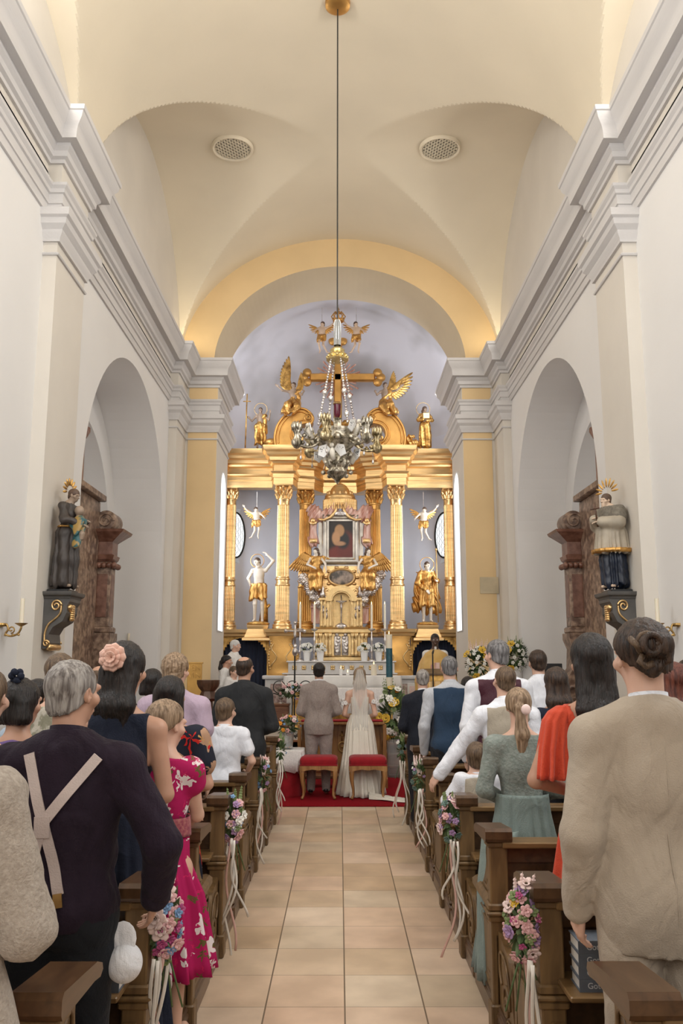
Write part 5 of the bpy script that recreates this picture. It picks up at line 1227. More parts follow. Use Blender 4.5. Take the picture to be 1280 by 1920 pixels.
for sx in (-1, 1):
    D = SDF((-1.0, -.5, 3.0), (1.0, .5, 6.0), .018) if False else None
    pts = [P3(637 + sx * q[0], q[1], 19.40) for q in ((8, 944), (15, 958), (26, 966), (37, 968), (46, 962), (50, 958))]
    lo = np.array((min(p.x for p in pts) - .3, 19.15, 3.7)); hi = np.array((max(p.x for p in pts) + .3, 19.65, 5.8))
    D = SDF(lo, hi, .014)
    for i in range(len(pts) - 1): D.cap(tuple(pts[i]), tuple(pts[i + 1]), .10 + .01 * i, .11 + .01 * i, .05, fl=(1, .6, 1))
    a = P3(637 + sx * 50, 962, 19.38); b = P3(637 + sx * 51, 985, 19.38); c = P3(637 + sx * 50, 1016, 19.40)
    D.cap(tuple(a), tuple(b), .12, .07, .04); D.cap(tuple(b), tuple(c), .07, .13, .04, fl=(1, .6, 1))
    D.disp(lambda X, Y, Z: .018 * np.sin(X * 60 + 14 * np.sin(Z * 3) + sx) + .012 * nz(X, Y, Z * .4, 40, 3)); rb_ = D.build('curtain_drape', pinkm, RT); rb_.location = (0, -19.4, -CH)
    m = MB(); m.tube([P3(637 + sx * q[0], q[1], 19.27) for q in ((5, 946), (9, 960), (18, 970), (30, 975), (42, 973))], [.03, .035, .035, .03, .02], 8); rb(m, 'gilt_edging', gold_l, True); m = MB()
    m.tube([P3(637 + sx * q[0], q[1], 19.25) for q in ((44, 978), (50, 983), (57, 978))], .035, 8); m.sph(P3(637 + sx * 51, 976, 19.26), .06, 10, 7)
    rb(m, 'curtain_knot', gold_l, True); m = MB()
    m.box(*sorted((P3(637 + sx * 43, 1010, 19.3).x, P3(637 + sx * 57, 1010, 19.3).x)), 19.28, 19.36, P3(0, 1018, 19.3).z, P3(0, 1010, 19.3).z, .01)
    rb(m, 'curtain_hem', gold_l, True)
# painting: generic red and dark picture in a silver moulded frame
a = P3(603, 1058, 19.35); b = P3(674, 964, 19.35); fx0, fx1, fz0, fz1 = a.x, b.x, a.z, b.z
m = MB()
MB_frame = [(0, 0), (.0, .06), (.03, .085), (.06, .07), (.10, .075), (.12, .045), (.16, .04), (.17, .0)]
R_ = []
for o_, y_ in MB_frame: R_.append([(fx0 + o_, 19.4 - y_, fz0 + o_), (fx1 - o_, 19.4 - y_, fz0 + o_), (fx1 - o_, 19.4 - y_, fz1 - o_), (fx0 + o_, 19.4 - y_, fz1 - o_)])
m.loft(R_, True, False); m.box(fx0 - .08, fx1 + .08, 19.41, 19.46, fz0 - .03, fz1 + .03)
fr = rb(m, 'picture_frame', M('silvered_frame', (.36, .33, .29), .28, .85, var=.25, scale=5, bump=.1), 25)
def picture():
    m, nt, N, L, b = nodes('dark_devotional_painting'); tc = N.new('ShaderNodeTexCoord'); b.inputs['Roughness'].default_value = .45
    def blob(cx, cz, rx, rz, soft=.25, nzs=.15):
        mp = N.new('ShaderNodeMapping'); mp.vector_type = 'POINT'; mp.inputs['Location'].default_value = (-cx / rx, 0, -cz / rz); mp.inputs['Scale'].default_value = (1 / rx, 0, 1 / rz); L.new(tc.outputs['Object'], mp.inputs[0])
        ln_ = N.new('ShaderNodeVectorMath'); ln_.operation = 'LENGTH'; L.new(mp.outputs[0], ln_.inputs[0])
        r = N.new('ShaderNodeMapRange'); r.inputs[1].default_value = 1 - soft; r.inputs[2].default_value = 1 + soft; r.inputs[3].default_value = 1; r.inputs[4].default_value = 0; L.new(ln_.outputs['Value'], r.inputs[0]); return r.outputs[0]
    cur = (.018, .012, .009, 1)
    for (cx, cz, rx, rz, c, s_) in ((.0, -.42, .36, .26, (.16, .022, .014), .15), (.12, -.15, .22, .32, (.13, .02, .015), .2), (.05, -.02, .15, .2, (.01, .012, .016), .2), (-.03, .2, .11, .14, (.40, .22, .10), .15), (-.11, .03, .09, .15, (.46, .25, .12), .2), (-.02, -.10, .12, .05, (.42, .23, .12), .3)):
        mx = N.new('ShaderNodeMixRGB'); L.new(blob(cx, cz, rx, rz, s_), mx.inputs[0])
        if isinstance(cur, tuple): mx.inputs[1].default_value = cur
        else: L.new(cur, mx.inputs[1])
        mx.inputs[2].default_value = c + (1,); cur = mx.outputs[0]
    L.new(cur, b.inputs['Base Color']); return m
cx_, cz_ = (fx0 + fx1) / 2, (fz0 + fz1) / 2
m = MB(); m.box(-(fx1 - fx0) / 2 + .16, (fx1 - fx0) / 2 - .16, -.01, .01, -(fz1 - fz0) / 2 + .16, (fz1 - fz0) / 2 - .16); o = m.build('painting', picture(), fr); o.location = (cx_, 19.39, cz_)
m = MB()
c = P3(638, 962, 19.28)
for i in range(9): t = PI * i / 8; m.tube([c + Vector((.02 * math.cos(t), 0, -.02)), c + Vector((.13 * math.cos(t), -.02, .07 * math.sin(t) - .03))], [.02, .03], 8)
m.sph(c + Vector((0, 0, -.03)), (.10, .04, .04), 12, 7); rb(m, 'silver_shell', silver, True)
# cartouche with an oval picture
a = P3(640, 1083, 19.38)
m = MB(); pts = [P3(q[0], q[1], 19.45) for q in ((607, 1062), (672, 1062), (676, 1080), (681, 1100), (668, 1120), (655, 1128), (640, 1122), (625, 1128), (612, 1120), (598, 1100), (603, 1080))]
m.prism([(p.x, p.z) for p in pts], 'y', 19.40, 19.5)
m.tube([a + Vector((.30 * math.cos(t), -.04, .19 * math.sin(t))) for t in [2 * PI * i / 40 for i in range(41)]], .03, 8)
for q in range(10):
    t = 2 * PI * q / 10; m.sph(a + Vector((.36 * math.cos(t), -.03, .24 * math.sin(t))), (.05, .03, .035), 8, 6)
for sx in (-1, 1):
    m.tube([(u, 19.36, w_) for u, w_ in spiral((a.x + sx * .33, a.z - .32), .10, .02, 1.3, PI / 2, -sx, 24)], .022, 6)
ca = rb(m, 'cartouche', gold_l, 40)
m = MB(); m.lathe([(.28, 0), (.28, .02), (.22, .035)], seg=36, sy=.62)
m.v = [(p[0], -p[2], p[1]) for p in m.v]; o = m.build('oval_picture', M('landscape_picture', (.10, .09, .08), .5, scale=6, col2=(.45, .36, .30), lo=.42, hi=.6), ca); o.location = tuple(a + Vector((0, -.02, 0)))
# cherub head under the cartouche
m = MB(); a = P3(640, 1106, 19.3); m.sph(a, (.07, .06, .075), 14, 10); o = rb(m, 'cherub_head', flesh_p, True)
for sx in (-1, 1):
    m = MB()
    for i in range(5): q = R3('Y', sx * (.2 + .25 * i)); m.sph(a + Vector((sx * (.12 + .03 * i), .03, -.02 - .02 * i)), (.11, .02, .035), 10, 6, R=q)
    m.build('cherub_wing', gold_b, o, smooth=True)
m = MB(); m.sph(a + Vector((0, .015, .025)), (.076, .064, .065), 12, 8); m.build('cherub_hair', gold_d, o, smooth=True)
# rays behind the tabernacle
m = MB()
for i in range(25):
    t = PI * (i + .5) / 25; c = P3(640, 1140, 19.42); L1 = .62 + .1 * (i % 2); m.tube([c, c + Vector((L1 * math.cos(t), 0, L1 * math.sin(t)))], [.03, .012], 4)
rb(m, 'ray_fan', gold_b, 30)
# clouds of silver around the angels
for sx in (-1, 1):
    D = SDF((-1.05, -.3, -.75) if sx < 0 else (.1, -.3, -.75), (-.1, .3, .35) if sx < 0 else (1.05, .3, .35), .014)
    rd = random.Random(5 + sx)
    for i in range(15):
        u = i / 14; x = sx * (.86 - .50 * u + rd.uniform(-.05, .05)); z = .14 - .75 * u + rd.uniform(-.04, .04); r = .13 - .05 * u
        D.ell((x, rd.uniform(-.06, .04), z), (r, r * .8, r * .9), .02)
    D.disp(lambda X, Y, Z: .014 * np.sin(np.hypot(np.mod(X * 6, 1) - .5, np.mod(Z * 6, 1) - .5) * 28)); o = D.build('silver_cloud', silver, RT); o.location = (.02, -.20 - .02, 3.50 - CH)
# tabernacle
TB = thing('tabernacle', 'gilded tabernacle with arched crucifix niche below the framed painting', 'tabernacle', (.03, 19.15, 1.77))
m = MB()
zz = lambda py, d=18.95: at(637, py, d)[1] - 1.77
z_mid = zz(1182); z_top = zz(1150)
m.box(-.62, .62, -.1, .35, 0, .10, .02); m.box(-.58, .58, -.06, .35, .10, z_mid - .06, .01); m.box(-.66, .66, -.14, .35, z_mid - .06, z_mid + .04, .02); m.box(-.60, .60, -.10, .35, z_mid + .04, z_mid + .08, .02)
zA = zz(1125)
m.box(-.48, -.19, -.02, .3, z_mid + .08, zA, .01); m.box(.19, .48, -.02, .3, z_mid + .08, zA, .01); m.box(-.52, -.17, -.06, .3, zA, zA + .07, .015); m.box(.17, .52, -.06, .3, zA, zA + .07, .015)
m.box(-.25, .25, .18, .3, z_mid, zA + .25)
aa = [(t, ) for t in range(17)]
ar = [PI * i / 16 for i in range(17)]; zs = zA - .02
for i in range(16):
    for ro, ri, y0 in ((.36, .20, -.08), (.30, .23, -.13)):
        m.prism([(ro * math.cos(ar[i]), zs + ro * math.sin(ar[i])), (ro * math.cos(ar[i + 1]), zs + ro * math.sin(ar[i + 1])), (ri * math.cos(ar[i + 1]), zs + ri * math.sin(ar[i + 1])), (ri * math.cos(ar[i]), zs + ri * math.sin(ar[i]))], 'y', y0, .25)
tb = m.build('case', gold_b, TB, smooth=30)
for x in (-.55, -.46, -.33, -.25, .25, .33, .46, .55):
    m = MB(); m.lathe([(.045, .10), (.045, .16), (.028, .18), (.034, .3), (.03, z_mid - .22), (.022, z_mid - .2), (.045, z_mid - .13), (.05, z_mid - .06)], (x, -.11, 0), 16); m.build('colonnette', gold_b, TB, smooth=True)
for x in (-.44, -.36, -.24, .24, .36, .44):
    m = MB(); m.lathe([(.035, z_mid + .08), (.022, z_mid + .12), (.026, z_mid + .3), (.020, zA - .1), (.036, zA)], (x, -.07, 0), 14); m.build('colonnette', gold_b, TB, smooth=True)
for sx in (-1, 1):
    m = MB(); m.box(*sorted((sx * .01, sx * .16)), -.085, -.06, .12, z_mid - .12, .01)
    for i in range(6): m.sph((sx * (.09 + .03 * math.sin(i * 1.3)), -.09, .2 + i * .075), (.045, .02, .04), 8, 6)
    m.build('door', silver, TB, smooth=True)
    m = MB(); m.lathe([(.0, 0), (.05, .02), (.06, .08), (.03, .14), (.045, .19), (.015, .25), (.0, .27)], (sx * .42, -.02, zA + .07), 14); m.build('urn', silver, TB, smooth=True)
    m = MB(); m.sph((sx * .35, -.04, (z_mid + zA) / 2), (.055, .03, .09), 12, 8); m.sph((sx * .35, -.05, (z_mid + zA) / 2 + .11), .03, 8, 6); m.build('relief_figure', silver, TB, smooth=True)
m = MB(); m.lathe([(.13, z_mid + .05), (.13, z_mid + .12), (.05, z_mid + .17)], (0, 0, 0), 20); m.box(-.014, .014, -.02, .01, z_mid + .15, zA + .12); m.box(-.12, .12, -.02, .01, zA - .03, zA + 0); m.sph((0, -.035, zA - .02), (.02, .02, .028), 8, 6); m.tube([(0, -.03, zA - .05), (0, -.035, zA - .15), (.01, -.03, zA - .28)], [.03, .026, .012], 8); m.tube([(-.11, -.03, zA), (0, -.03, zA - .06), (.11, -.03, zA)], .011, 6)
m.build('crucifix', silver, TB, smooth=True)
# predella shelf with flowers and candlesticks
m = MB(); m.box(-.90, .90, 18.82, 19.5, CH, 1.765, .01); rb(m, 'core_block', stonew)
PD = thing('altar_mensa', 'marble mensa with a carved white predella below the tabernacle', 'altar', (0, 18.42, CH))
m = MB(); zp = 1.77 - CH
m.box(-1.1, 1.1, -.35, .3, 0, zp - .28, .01); m.box(-1.2, 1.2, -.40, .3, zp - .28, zp - .25, .01); m.build('mensa', stonew, PD)
m = MB(); m.box(-1.08, 1.14, -.30, .25, zp - .25, zp - .03, .005); m.box(-1.12, 1.18, -.34, .28, zp - .03, zp, .01); o = m.build('predella', stonew, PD)
m = MB()
for i in range(11):
    x = -.95 + i * .2
    for q in range(4): m.sph((x + .03 * math.cos(q * PI / 2 + .78), -.31, zp - .14 + .03 * math.sin(q * PI / 2 + .78)), (.028, .012, .028), 8, 5)
m.build('rosettes', gold_b, o, smooth=True)
potm = M('white_ceramic', (.75, .74, .72), .3, var=.02)
for k, px in enumerate((575, 600, 683, 710)):
    p = P3(px, 1250, 18.45)
    b = bouquet('potted_flowers', 'white flowers in a white pot on the predella, %s from the left' % ['first', 'second', 'third', 'fourth'][k], 'potted flowers', (p.x, 18.45, 1.77 + .27), [(whitef, .034, 26, 5)], .14, .12, .10, 60, 0, 70 + k, 'white flower pots on the altar', spikes=0)
    m = MB(); m.lathe([(.06, -.27), (.065, -.27), (.085, -.06), (.09, -.05), (.08, -.05)], seg=20); m.build('pot', potm, b, smooth=40)
for k, px in enumerate((562, 589, 697, 722)):
    p = P3(px, 1250, 18.42); t = thing('candlestick', 'tall silver candlestick with a lit white candle, %s from the left on the altar' % ['first', 'second', 'third', 'fourth'][k], 'candlestick', (p.x, 18.42, 1.77), 0, 'tall candlesticks on the altar')
    m = MB(); m.lathe([(.07, 0), (.07, .02), (.02, .05), (.018, .15), (.035, .19), (.018, .23), (.014, .4), (.03, .45), (.014, .5), (.014, .62), (.075, .66), (.08, .68), (.02, .68)], seg=16); m.build('stick', silver, t, smooth=40)
    m = MB(); m.lathe([(.022, .68), (.021, 1.20)], seg=14); m.build('candle', wax, t, smooth=40)
    m = MB(); m.lathe([(.002, 1.2), (.009, 1.215), (.006, 1.24), (.001, 1.26)], seg=8); m.build('flame', flame, t, smooth=True)
# cross with rays on top of the retable
m = MB(); c = P3(633, 708, 19.75); w_ = .10
def bar(m, x0, x1, z0, z1, y=19.75): m.loft([[(x0, y + .05, z0), (x1, y + .05, z0), (x1, y + .05, z1), (x0, y + .05, z1)], [(x0, y - .02, z0), (x1, y - .02, z0), (x1, y - .02, z1), (x0, y - .02, z1)], [(x0 + .03, y - .07, z0 + .03), (x1 - .03, y - .07, z0 + .03), (x1 - .03, y - .07, z1 - .03), (x0 + .03, y - .07, z1 - .03)]])
zb0 = P3(0, 800, 19.75).z; zb1 = P3(0, 640, 19.75).z; xl, xr = P3(580, 708, 19.75).x, P3(703, 708, 19.75).x
bar(m, c.x - w_, c.x + w_, zb0, zb1); bar(m, xl, xr, c.z - w_, c.z + w_)
for x, dx in ((xl, -1), (xr, 1)):
    for ox, oz in ((.06, .12), (.14, 0), (.06, -.12)): m.sph((x + dx * ox, 19.74, c.z + oz), (.11, .06, .11), 14, 8)
for ox, oz in ((-.12, .0), (0, .1), (.12, .0)): m.sph((c.x + ox, 19.74, zb1 + oz), (.11, .06, .11), 14, 8)
rb(m, 'crowning_cross', gold, 30)
m = MB()
for i in range(32):
    t = 2 * PI * i / 32 + .1; L1 = .46 + .1 * (i % 2)
    if abs(math.sin(2 * t)) > .3: m.tube([c + Vector((.12 * math.cos(t), .06, .12 * math.sin(t))), c + Vector((L1 * math.cos(t), .05, L1 * math.sin(t)))], [.012, .022], 4)
rb(m, 'cross_rays', pinkm, 30)
m = MB()
for sx in (-1, 1): m.tube([P3(633 + sx * q[0], q[1], 19.6) for q in ((6, 800), (14, 793), (24, 793), (30, 802), (24, 808), (14, 806))], [.05, .08, .09, .07, .05, .03], 8)
m.sph(P3(633, 803, 19.6), (.22, .15, .12), 14, 8)
rb(m, 'cross_foot_ornament', gold_d, True)
# ---- statues of the retable ----
def put(px, py, d): p = P3(px, py, d); return (p.x, d, p.z)
def Hh(y0, y1, d): return at(637, y0, d)[1] - at(637, y1, d)[1]
# left: bound saint against a tree; right: pilgrim saint
r_, J, hc = statue('saint_statue', 'carved statue of a half-naked bound saint against a tree trunk, left niche', 'statue', put(484, 1168, 19.15), Hh(1044, 1168, 19.15), dict(elL=(-.22, .06, .93), wrL=(-.13, .03, 1.02), elR=(.17, -.08, .68), wrR=(.13, -.1, .55), hea=(.03, .03, .92), knR=(.05, .05, .28)), 'loin', gold, flesh_p, 'short', hairp, PI, hy=-.5, hr=.25, sleeves=False, seed=4)
halo(r_, (hc[0] - .0, -.02, hc[2] + .03), .15, gold)
m = MB(); m.tube([(-.10, -.15, 0), (-.12, -.16, .35), (-.06, -.15, .7), (-.02, -.14, 1.0), (.04, -.14, 1.28)], [.11, .08, .07, .08, .07], 10); m.tube([(-.05, -.15, .95), (.08, -.15, 1.15)], [.05, .04], 8); m.tube([(-.12, -.15, .3), (-.24, -.13, .42)], [.04, .03], 8); m.build('tree_trunk', gold_d, r_, smooth=True)
m = MB(); m.sph((0, 0, -.02), (.26, .2, .06), 16, 8); m.build('rocky_base', gold_d, r_, smooth=True); base_block(r_, .33, .25, .34, gold_l, z=-.05)
r_, J, hc = statue('saint_statue', 'carved gilded statue of a pilgrim saint with a staff, right niche', 'statue', put(801, 1168, 19.15), Hh(1052, 1168, 19.15), dict(elL=(-.17, .05, .66), wrL=(-.15, .18, .66), elR=(.15, .04, .64), wrR=(.03, .14, .52), hea=(-.01, .03, .925), knR=(.06, .06, .28)), 'tunic', gold, flesh_p, 'short', hairp, PI, hy=.35, hr=-.15, seed=9, beard=True, clothname='tunic')
halo(r_, (hc[0], -.03, hc[2] + .03), .16, gold)
m = MB(); m.tube([(-.215, .26, .0), (-.20, .22, 1.60)], .014, 8); m.sph((-.20, .22, 1.62), .03, 10, 7); m.build('pilgrim_staff', gold_b, r_, smooth=True)
D = SDF((-.4, -.35, .0), (.4, .15, 1.3), .012); D.cap((-.13, -.10, 1.10), (-.22, -.14, .3), .09, .12, .05); D.cap((.13, -.1, 1.10), (.22, -.14, .35), .09, .12, .05); D.cap((0, -.14, 1.05), (0, -.17, .3), .1, .12, .05); D.disp(lambda X, Y, Z: .018 * np.sin(X * 60 + 6 * np.sin(Z * 6))); D.build('cloak', gold, r_)
m = MB(); m.sph((0, 0, -.02), (.24, .18, .05), 16, 8); m.build('rocky_base', gold_d, r_, smooth=True); base_block(r_, .33, .25, .34, gold_l, z=-.05)
# top outer saints
r_, J, hc = statue('saint_statue', 'bearded saint with a cross staff, far left on the entablature', 'statue', put(487, 842, 19.3), Hh(764, 842, 19.3), dict(elL=(-.2, .05, .68), wrL=(-.23, .1, .83), elR=(.19, .04, .66), wrR=(.24, .08, .70)), 'toga', gold_d, flesh_d, 'short', hairp, PI, seed=3, beard=True)
halo(r_, (hc[0], -.06, hc[2] + .04), .15, gold_b)
m = MB(); m.tube([(.33, .1, .0), (.31, .1, 1.30)], .015, 6); m.tube([(.22, .1, 1.12), (.40, .1, 1.12)], .012, 6); m.build('cross_staff', gold_d, r_, smooth=True)
t = thing('lamb_figure', 'gilded lamb resting beside the far left saint', 'statue', put(508, 842, 19.2))
D = SDF((-.3, -.25, -.05), (.3, .25, .5), .011); D.ell((0, 0, .14), (.17, .11, .11), .03); D.cap((.09, 0, .18), (.13, -.02, .30), .06, .05, .03); D.ell((.16, -.05, .32), (.075, .045, .045), .02); D.cap((-.12, -.08, .04), (.12, -.12, .03), .035, .03, .02); D.disp(lambda X, Y, Z: .006 * nz(X, Y, Z, 90, 2)); D.build('lamb_body', gold, t)
r_, J, hc = statue('saint_statue', 'haloed saint holding a book, far right on the entablature', 'statue', put(797, 840, 19.3), Hh(762, 840, 19.3), dict(elL=(-.16, .06, .65), wrL=(-.03, .13, .62), elR=(.16, .06, .65), wrR=(.05, .15, .64), hea=(-.0, .03, .92)), 'full', gold_d, flesh_d, 'long', hairp, PI, hy=.5, hp=-.2, seed=6)
halo(r_, (hc[0] + .03, -.06, hc[2] + .03), .16, gold_b); MB().box(-.10, .06, .15, .18, .66, .80, .01).build('book', gold_b, r_)
t = thing('eagle_figure', 'gilded curled beast beside the far right saint', 'statue', put(773, 842, 19.2))
D = SDF((-.3, -.25, -.05), (.3, .25, .5), .011); D.ell((0, 0, .12), (.2, .12, .11), .03); D.cap((-.14, 0, .14), (-.08, -.06, .27), .06, .06, .03); D.ell((-.02, -.08, .27), (.07, .045, .05), .02); D.disp(lambda X, Y, Z: .01 * np.sin(X * 60 + Z * 30)); D.build('beast_body', gold, t)
# angels on the volutes
for sx, sn in ((-1, 'left'), (1, 'right')):
    d = 19.15; H = Hh(722, 800, d) * 1.06
    ov = dict(hiL=(-.06, .05, .50), hiR=(.06, .05, .50), knL=(-.10, .20, .44), knR=(.08, .18, .40), anL=(-.20, .22, .24), anR=(-.05, .24, .20), toL=(-.26, .26, .20), toR=(-.1, .30, .16))
    a_ = dict(elL=(-.24 * 1, .05, .80), wrL=(-.33, .05, .88), elR=(.18, .06, .70), wrR=(.22, .16, .73))
    m_ = dict(ov); m_.update(a_)
    if sx < 0: m_ = {k: ((-v_[0] if True else v_[0]), v_[1], v_[2]) for k, v_ in m_.items()}; m_ = {(k[:-1] + ('R' if k[-1] == 'L' else 'L')): v_ for k, v_ in m_.items()}
    # local +x is picture left after the half turn: the outer foot trails outward
    m2_ = {k: (v_[0], v_[1], v_[2]) for k, v_ in m_.items()}
    r_, J, hc = statue('angel_statue', 'gilded winged angel reclining on the %s volute beside the cross' % sn, 'angel', put(637 + (555 - 633 if sx < 0 else 728 - 633), 800, d - .1), H, m2_, 'toga', gold, flesh_d, 'short', hairp, PI, hy=.5 * sx * 1, seed=11 + sx, cut=.22, hr=0)
    r_.location.x = at(550 if sx < 0 else 722, 790, d)[0]
    (wing(r_, (.06, -.10, .78 * H), 1, .80, gold_d, .05, .9, .15), wing(r_, (-.04, -.12, .80 * H), -1, .45, gold_d, .2, 1.1, .3)) if sx < 0 else (wing(r_, (-.06, -.08, .80 * H), -1, .66, gold_d, .9, 2.3, .75), wing(r_, (-.02, -.14, .80 * H), -1, .5, gold_d, .3, 1.2, .4))
# angels beside the painting
for sx, sn in ((-1, 'left'), (1, 'right')):
    d = 19.2; H = 1.15
    m_ = dict(hiL=(-.06, .05, .50), hiR=(.06, .05, .50), knL=(-.08, .20, .44), knR=(.06, .22, .42), anL=(-.06, .20, .20), anR=(.06, .14, .18), toL=(-.08, .26, .14), toR=(.05, .2, .12), elL=(-.18, .06, .68), wrL=(-.2, .14, .55), elR=(.17, .06, .66), wrR=(.06, .18, .60), hea=(.0, .04, .92))
    if sx > 0: m_ = {(k[:-1] + ('R' if k[-1] == 'L' else 'L')) if k != 'hea' else k: (-v_[0], v_[1], v_[2]) for k, v_ in m_.items()}
    r_, J, hc = statue('angel_statue', 'gilded angel kneeling on silver clouds %s of the framed painting' % sn, 'angel', put(637 + (592 - 637 if sx < 0 else 690 - 637), 1122, d), H, m_, 'full', gold, flesh_p, 'long', hairp, PI, hy=-.6 * sx * -1, seed=21 + sx, cut=.16, sleeves=False)
    wing(r_, (-sx * .06, -.06, .76 * H), -sx, .66, gold, 2.35, 3.0, .9); wing(r_, (sx * .05, -.10, .78 * H), sx, .30, gold, 2.0, 2.9, .9)
# hanging cherubs
def cherub(lab, px, y0, y1, d, sx, mats, ytop=None, yaw=PI, grp=None):
    H = Hh(y0, y1, d); p = put(px, y1, d)
    ov = dict(elR=(.24, .03, .86), wrR=(.33, .03, .98), elL=(-.20, .08, .68), wrL=(-.24, .18, .62), knL=(-.09, .10, .30), knR=(.04, .03, .27), anL=(-.05, -.02, .12), anR=(.14, -.05, .10), toL=(-.07, .0, .03), toR=(.20, -.02, .05), hea=(.02, .03, .90))
    if sx < 0: ov = {(k[:-1] + ('R' if k[-1] == 'L' else 'L')) if k != 'hea' else k: (-v_[0], v_[1], v_[2]) for k, v_ in ov.items()}
    r_, J, hc = statue('cherub_statue', lab, 'cherub', p, H, ov, 'loin', gold, mats, 'curly', hairp, yaw, hy=.4 * sx, seed=31, hs=H / 1.45, w=1.1, sleeves=False, cut=.40, grp=grp)
    for q in (-1, 1): wing(r_, (q * .04, -.05, .74 * H), q, .27, gold, 1.1, 2.5, .8, n=6)
    if ytop:
        zt_ = at(px, ytop, d)[1]; m = MB(); m.tube([(0, -.03, H * .8), (0, -.03, zt_ - p[2])], .005, 5); m.build('cord', silver, r_)
    return r_
cherub('gilded cherub hanging left of the crown above the cross', 603, 603, 664, 18.6, -1, flesh_w, 538)
cherub('gilded cherub hanging right of the crown above the cross', 668, 603, 664, 18.6, 1, flesh_w, 538)
cherub('white and gold cherub hanging in the left side bay of the retable', 480, 950, 1012, 18.95, 1, flesh_p, 922)
cherub('white and gold cherub hanging in the right side bay of the retable', 795, 950, 1016, 18.95, -1, flesh_p, 922)
t = thing('hanging_crown', 'gilded crown hanging above the cross between two cherubs', 'crown', put(634, 603, 18.5))
m = MB(); m.lathe([(.12, 0), (.13, .02), (.12, .05), (.10, .05), (.10, .02)], seg=24)
for i in range(8):
    a = 2 * PI * i / 8; m.tube([(.115 * math.cos(a), .115 * math.sin(a), .04), (.16 * math.cos(a), .16 * math.sin(a), .12), (.10 * math.cos(a), .10 * math.sin(a), .21), (0, 0, .2)], .014, 6); m.sph((.125 * math.cos(a), .125 * math.sin(a), .07), .025, 8, 6)
m.sph((0, 0, .23), .04, 10, 8); m.box(-.008, .008, -.008, .008, .25, .34); m.box(-.03, .03, -.008, .008, .29, .305)
m.build('crown_body', gold, t, smooth=40); m = MB(); m.tube([(0, 0, .3), (0, 0, at(634, 538, 18.5)[1] - t.location.z)], .005, 5); m.build('cord', silver, t)
# ---------------- sanctuary lamp ----------------
LD = 9.85
lx, lz = at(632, 800, LD)
LP = thing('sanctuary_lamp', 'ornate silver hanging lamp with winged angels and a red glass', 'lamp', (lx, LD, lz))
def lzz(py): return at(632, py, LD)[1] - lz
zc0 = 10.25 - lz
m = MB(); m.tube([(0, 0, lzz(655)), (0, 0, zc0 - .05)], .0085, 6); m.build('cable', iron, LP)
m = MB(); m.lathe([(.10, zc0 - .10), (.16, zc0 - .06), (.17, zc0 + .05)], seg=24); m.build('ceiling_rosette', gold, LP, smooth=40)
a, b = lzz(676), lzz(650)
m = MB(); m.lathe([(.13, a), (.135, a + .01), (.11, a + .05), (.12, a + .07), (.085, a + .10), (.09, a + .13), (.05, b - .01), (.03, b), (.015, b + .03)], seg=32)
for i in range(12): q = 2 * PI * i / 12; m.sph((.12 * math.cos(q), .12 * math.sin(q), a + .04), .02, 8, 5)
m.build('top_cap', M('bright_brass', (.70, .55, .25), .25, .9, scale=12, bump=.4, bscale=50), LP, smooth=40)
m = MB(); m.lathe([(.045, lzz(648)), (.045, lzz(607)), (.030, lzz(600)), (.026, lzz(600)), (.041, lzz(607)), (.041, lzz(648))], seg=20); m.build('glass_sleeve', glassm, LP, smooth=40)
for k in range(4):
    q = 2 * PI * k / 4 + .5; m = MB(); r0, r1 = .085, .25; za, zb2 = a, lzz(800)
    n = 26
    for i in range(n):
        u = i / (n - 1); r = r0 + (r1 - r0) * u; z = za + (zb2 - za) * u; s_ = .016 if i % 2 else .011
        if i in (13, 22): s_ = .030
        m.sph((r * math.cos(q), r * math.sin(q), z), (s_, s_, s_ * 1.25), 10, 7)
    m.tube([(r0 * math.cos(q), r0 * math.sin(q), za), (r1 * math.cos(q), r1 * math.sin(q), zb2)], .004, 5); m.build('chain', silver, LP, smooth=True)
m = MB(); m.lathe([(.0, lzz(784)), (.022, lzz(783)), (.038, lzz(778)), (.042, lzz(760)), (.050, lzz(755)), (.045, lzz(755)), (.03, lzz(775))], seg=24); m.build('red_glass', M('dark_red_glass', (.10, .004, .02), .1, var=.1), LP, smooth=True)
m = MB(); m.lathe([(.050, lzz(758.5)), (.052, lzz(756))], seg=24); m.build('glass_rim', brass, LP, smooth=True)
# bowl
m = MB(); prof = [(.005, lzz(908)), (.02, lzz(905)), (.04, lzz(899)), (.10, lzz(892)), (.125, lzz(886)), (.10, lzz(879)), (.135, lzz(874)), (.145, lzz(866)), (.11, lzz(858)), (.09, lzz(852)), (.13, lzz(845)), (.20, lzz(836)), (.235, lzz(828)), (.215, lzz(820)), (.235, lzz(814)), (.24, lzz(808)), (.20, lzz(806)), (.1, lzz(806)), (.05, lzz(800)), (.045, lzz(788)), (.06, lzz(785)), (.02, lzz(783))]
R_ = MB(); R_.lathe([(r, z, 1) for r, z in prof], seg=96, flute=16, fd=.008)
for i in range(8):
    q = 2 * PI * i / 8; R_.sph((.225 * math.cos(q), .225 * math.sin(q), lzz(826)), (.05, .05, .045), 12, 8); R_.sph((.14 * math.cos(q + .3), .14 * math.sin(q + .3), lzz(868)), (.028, .028, .03), 10, 6)
R_.build('bowl', tarn, LP, smooth=50)
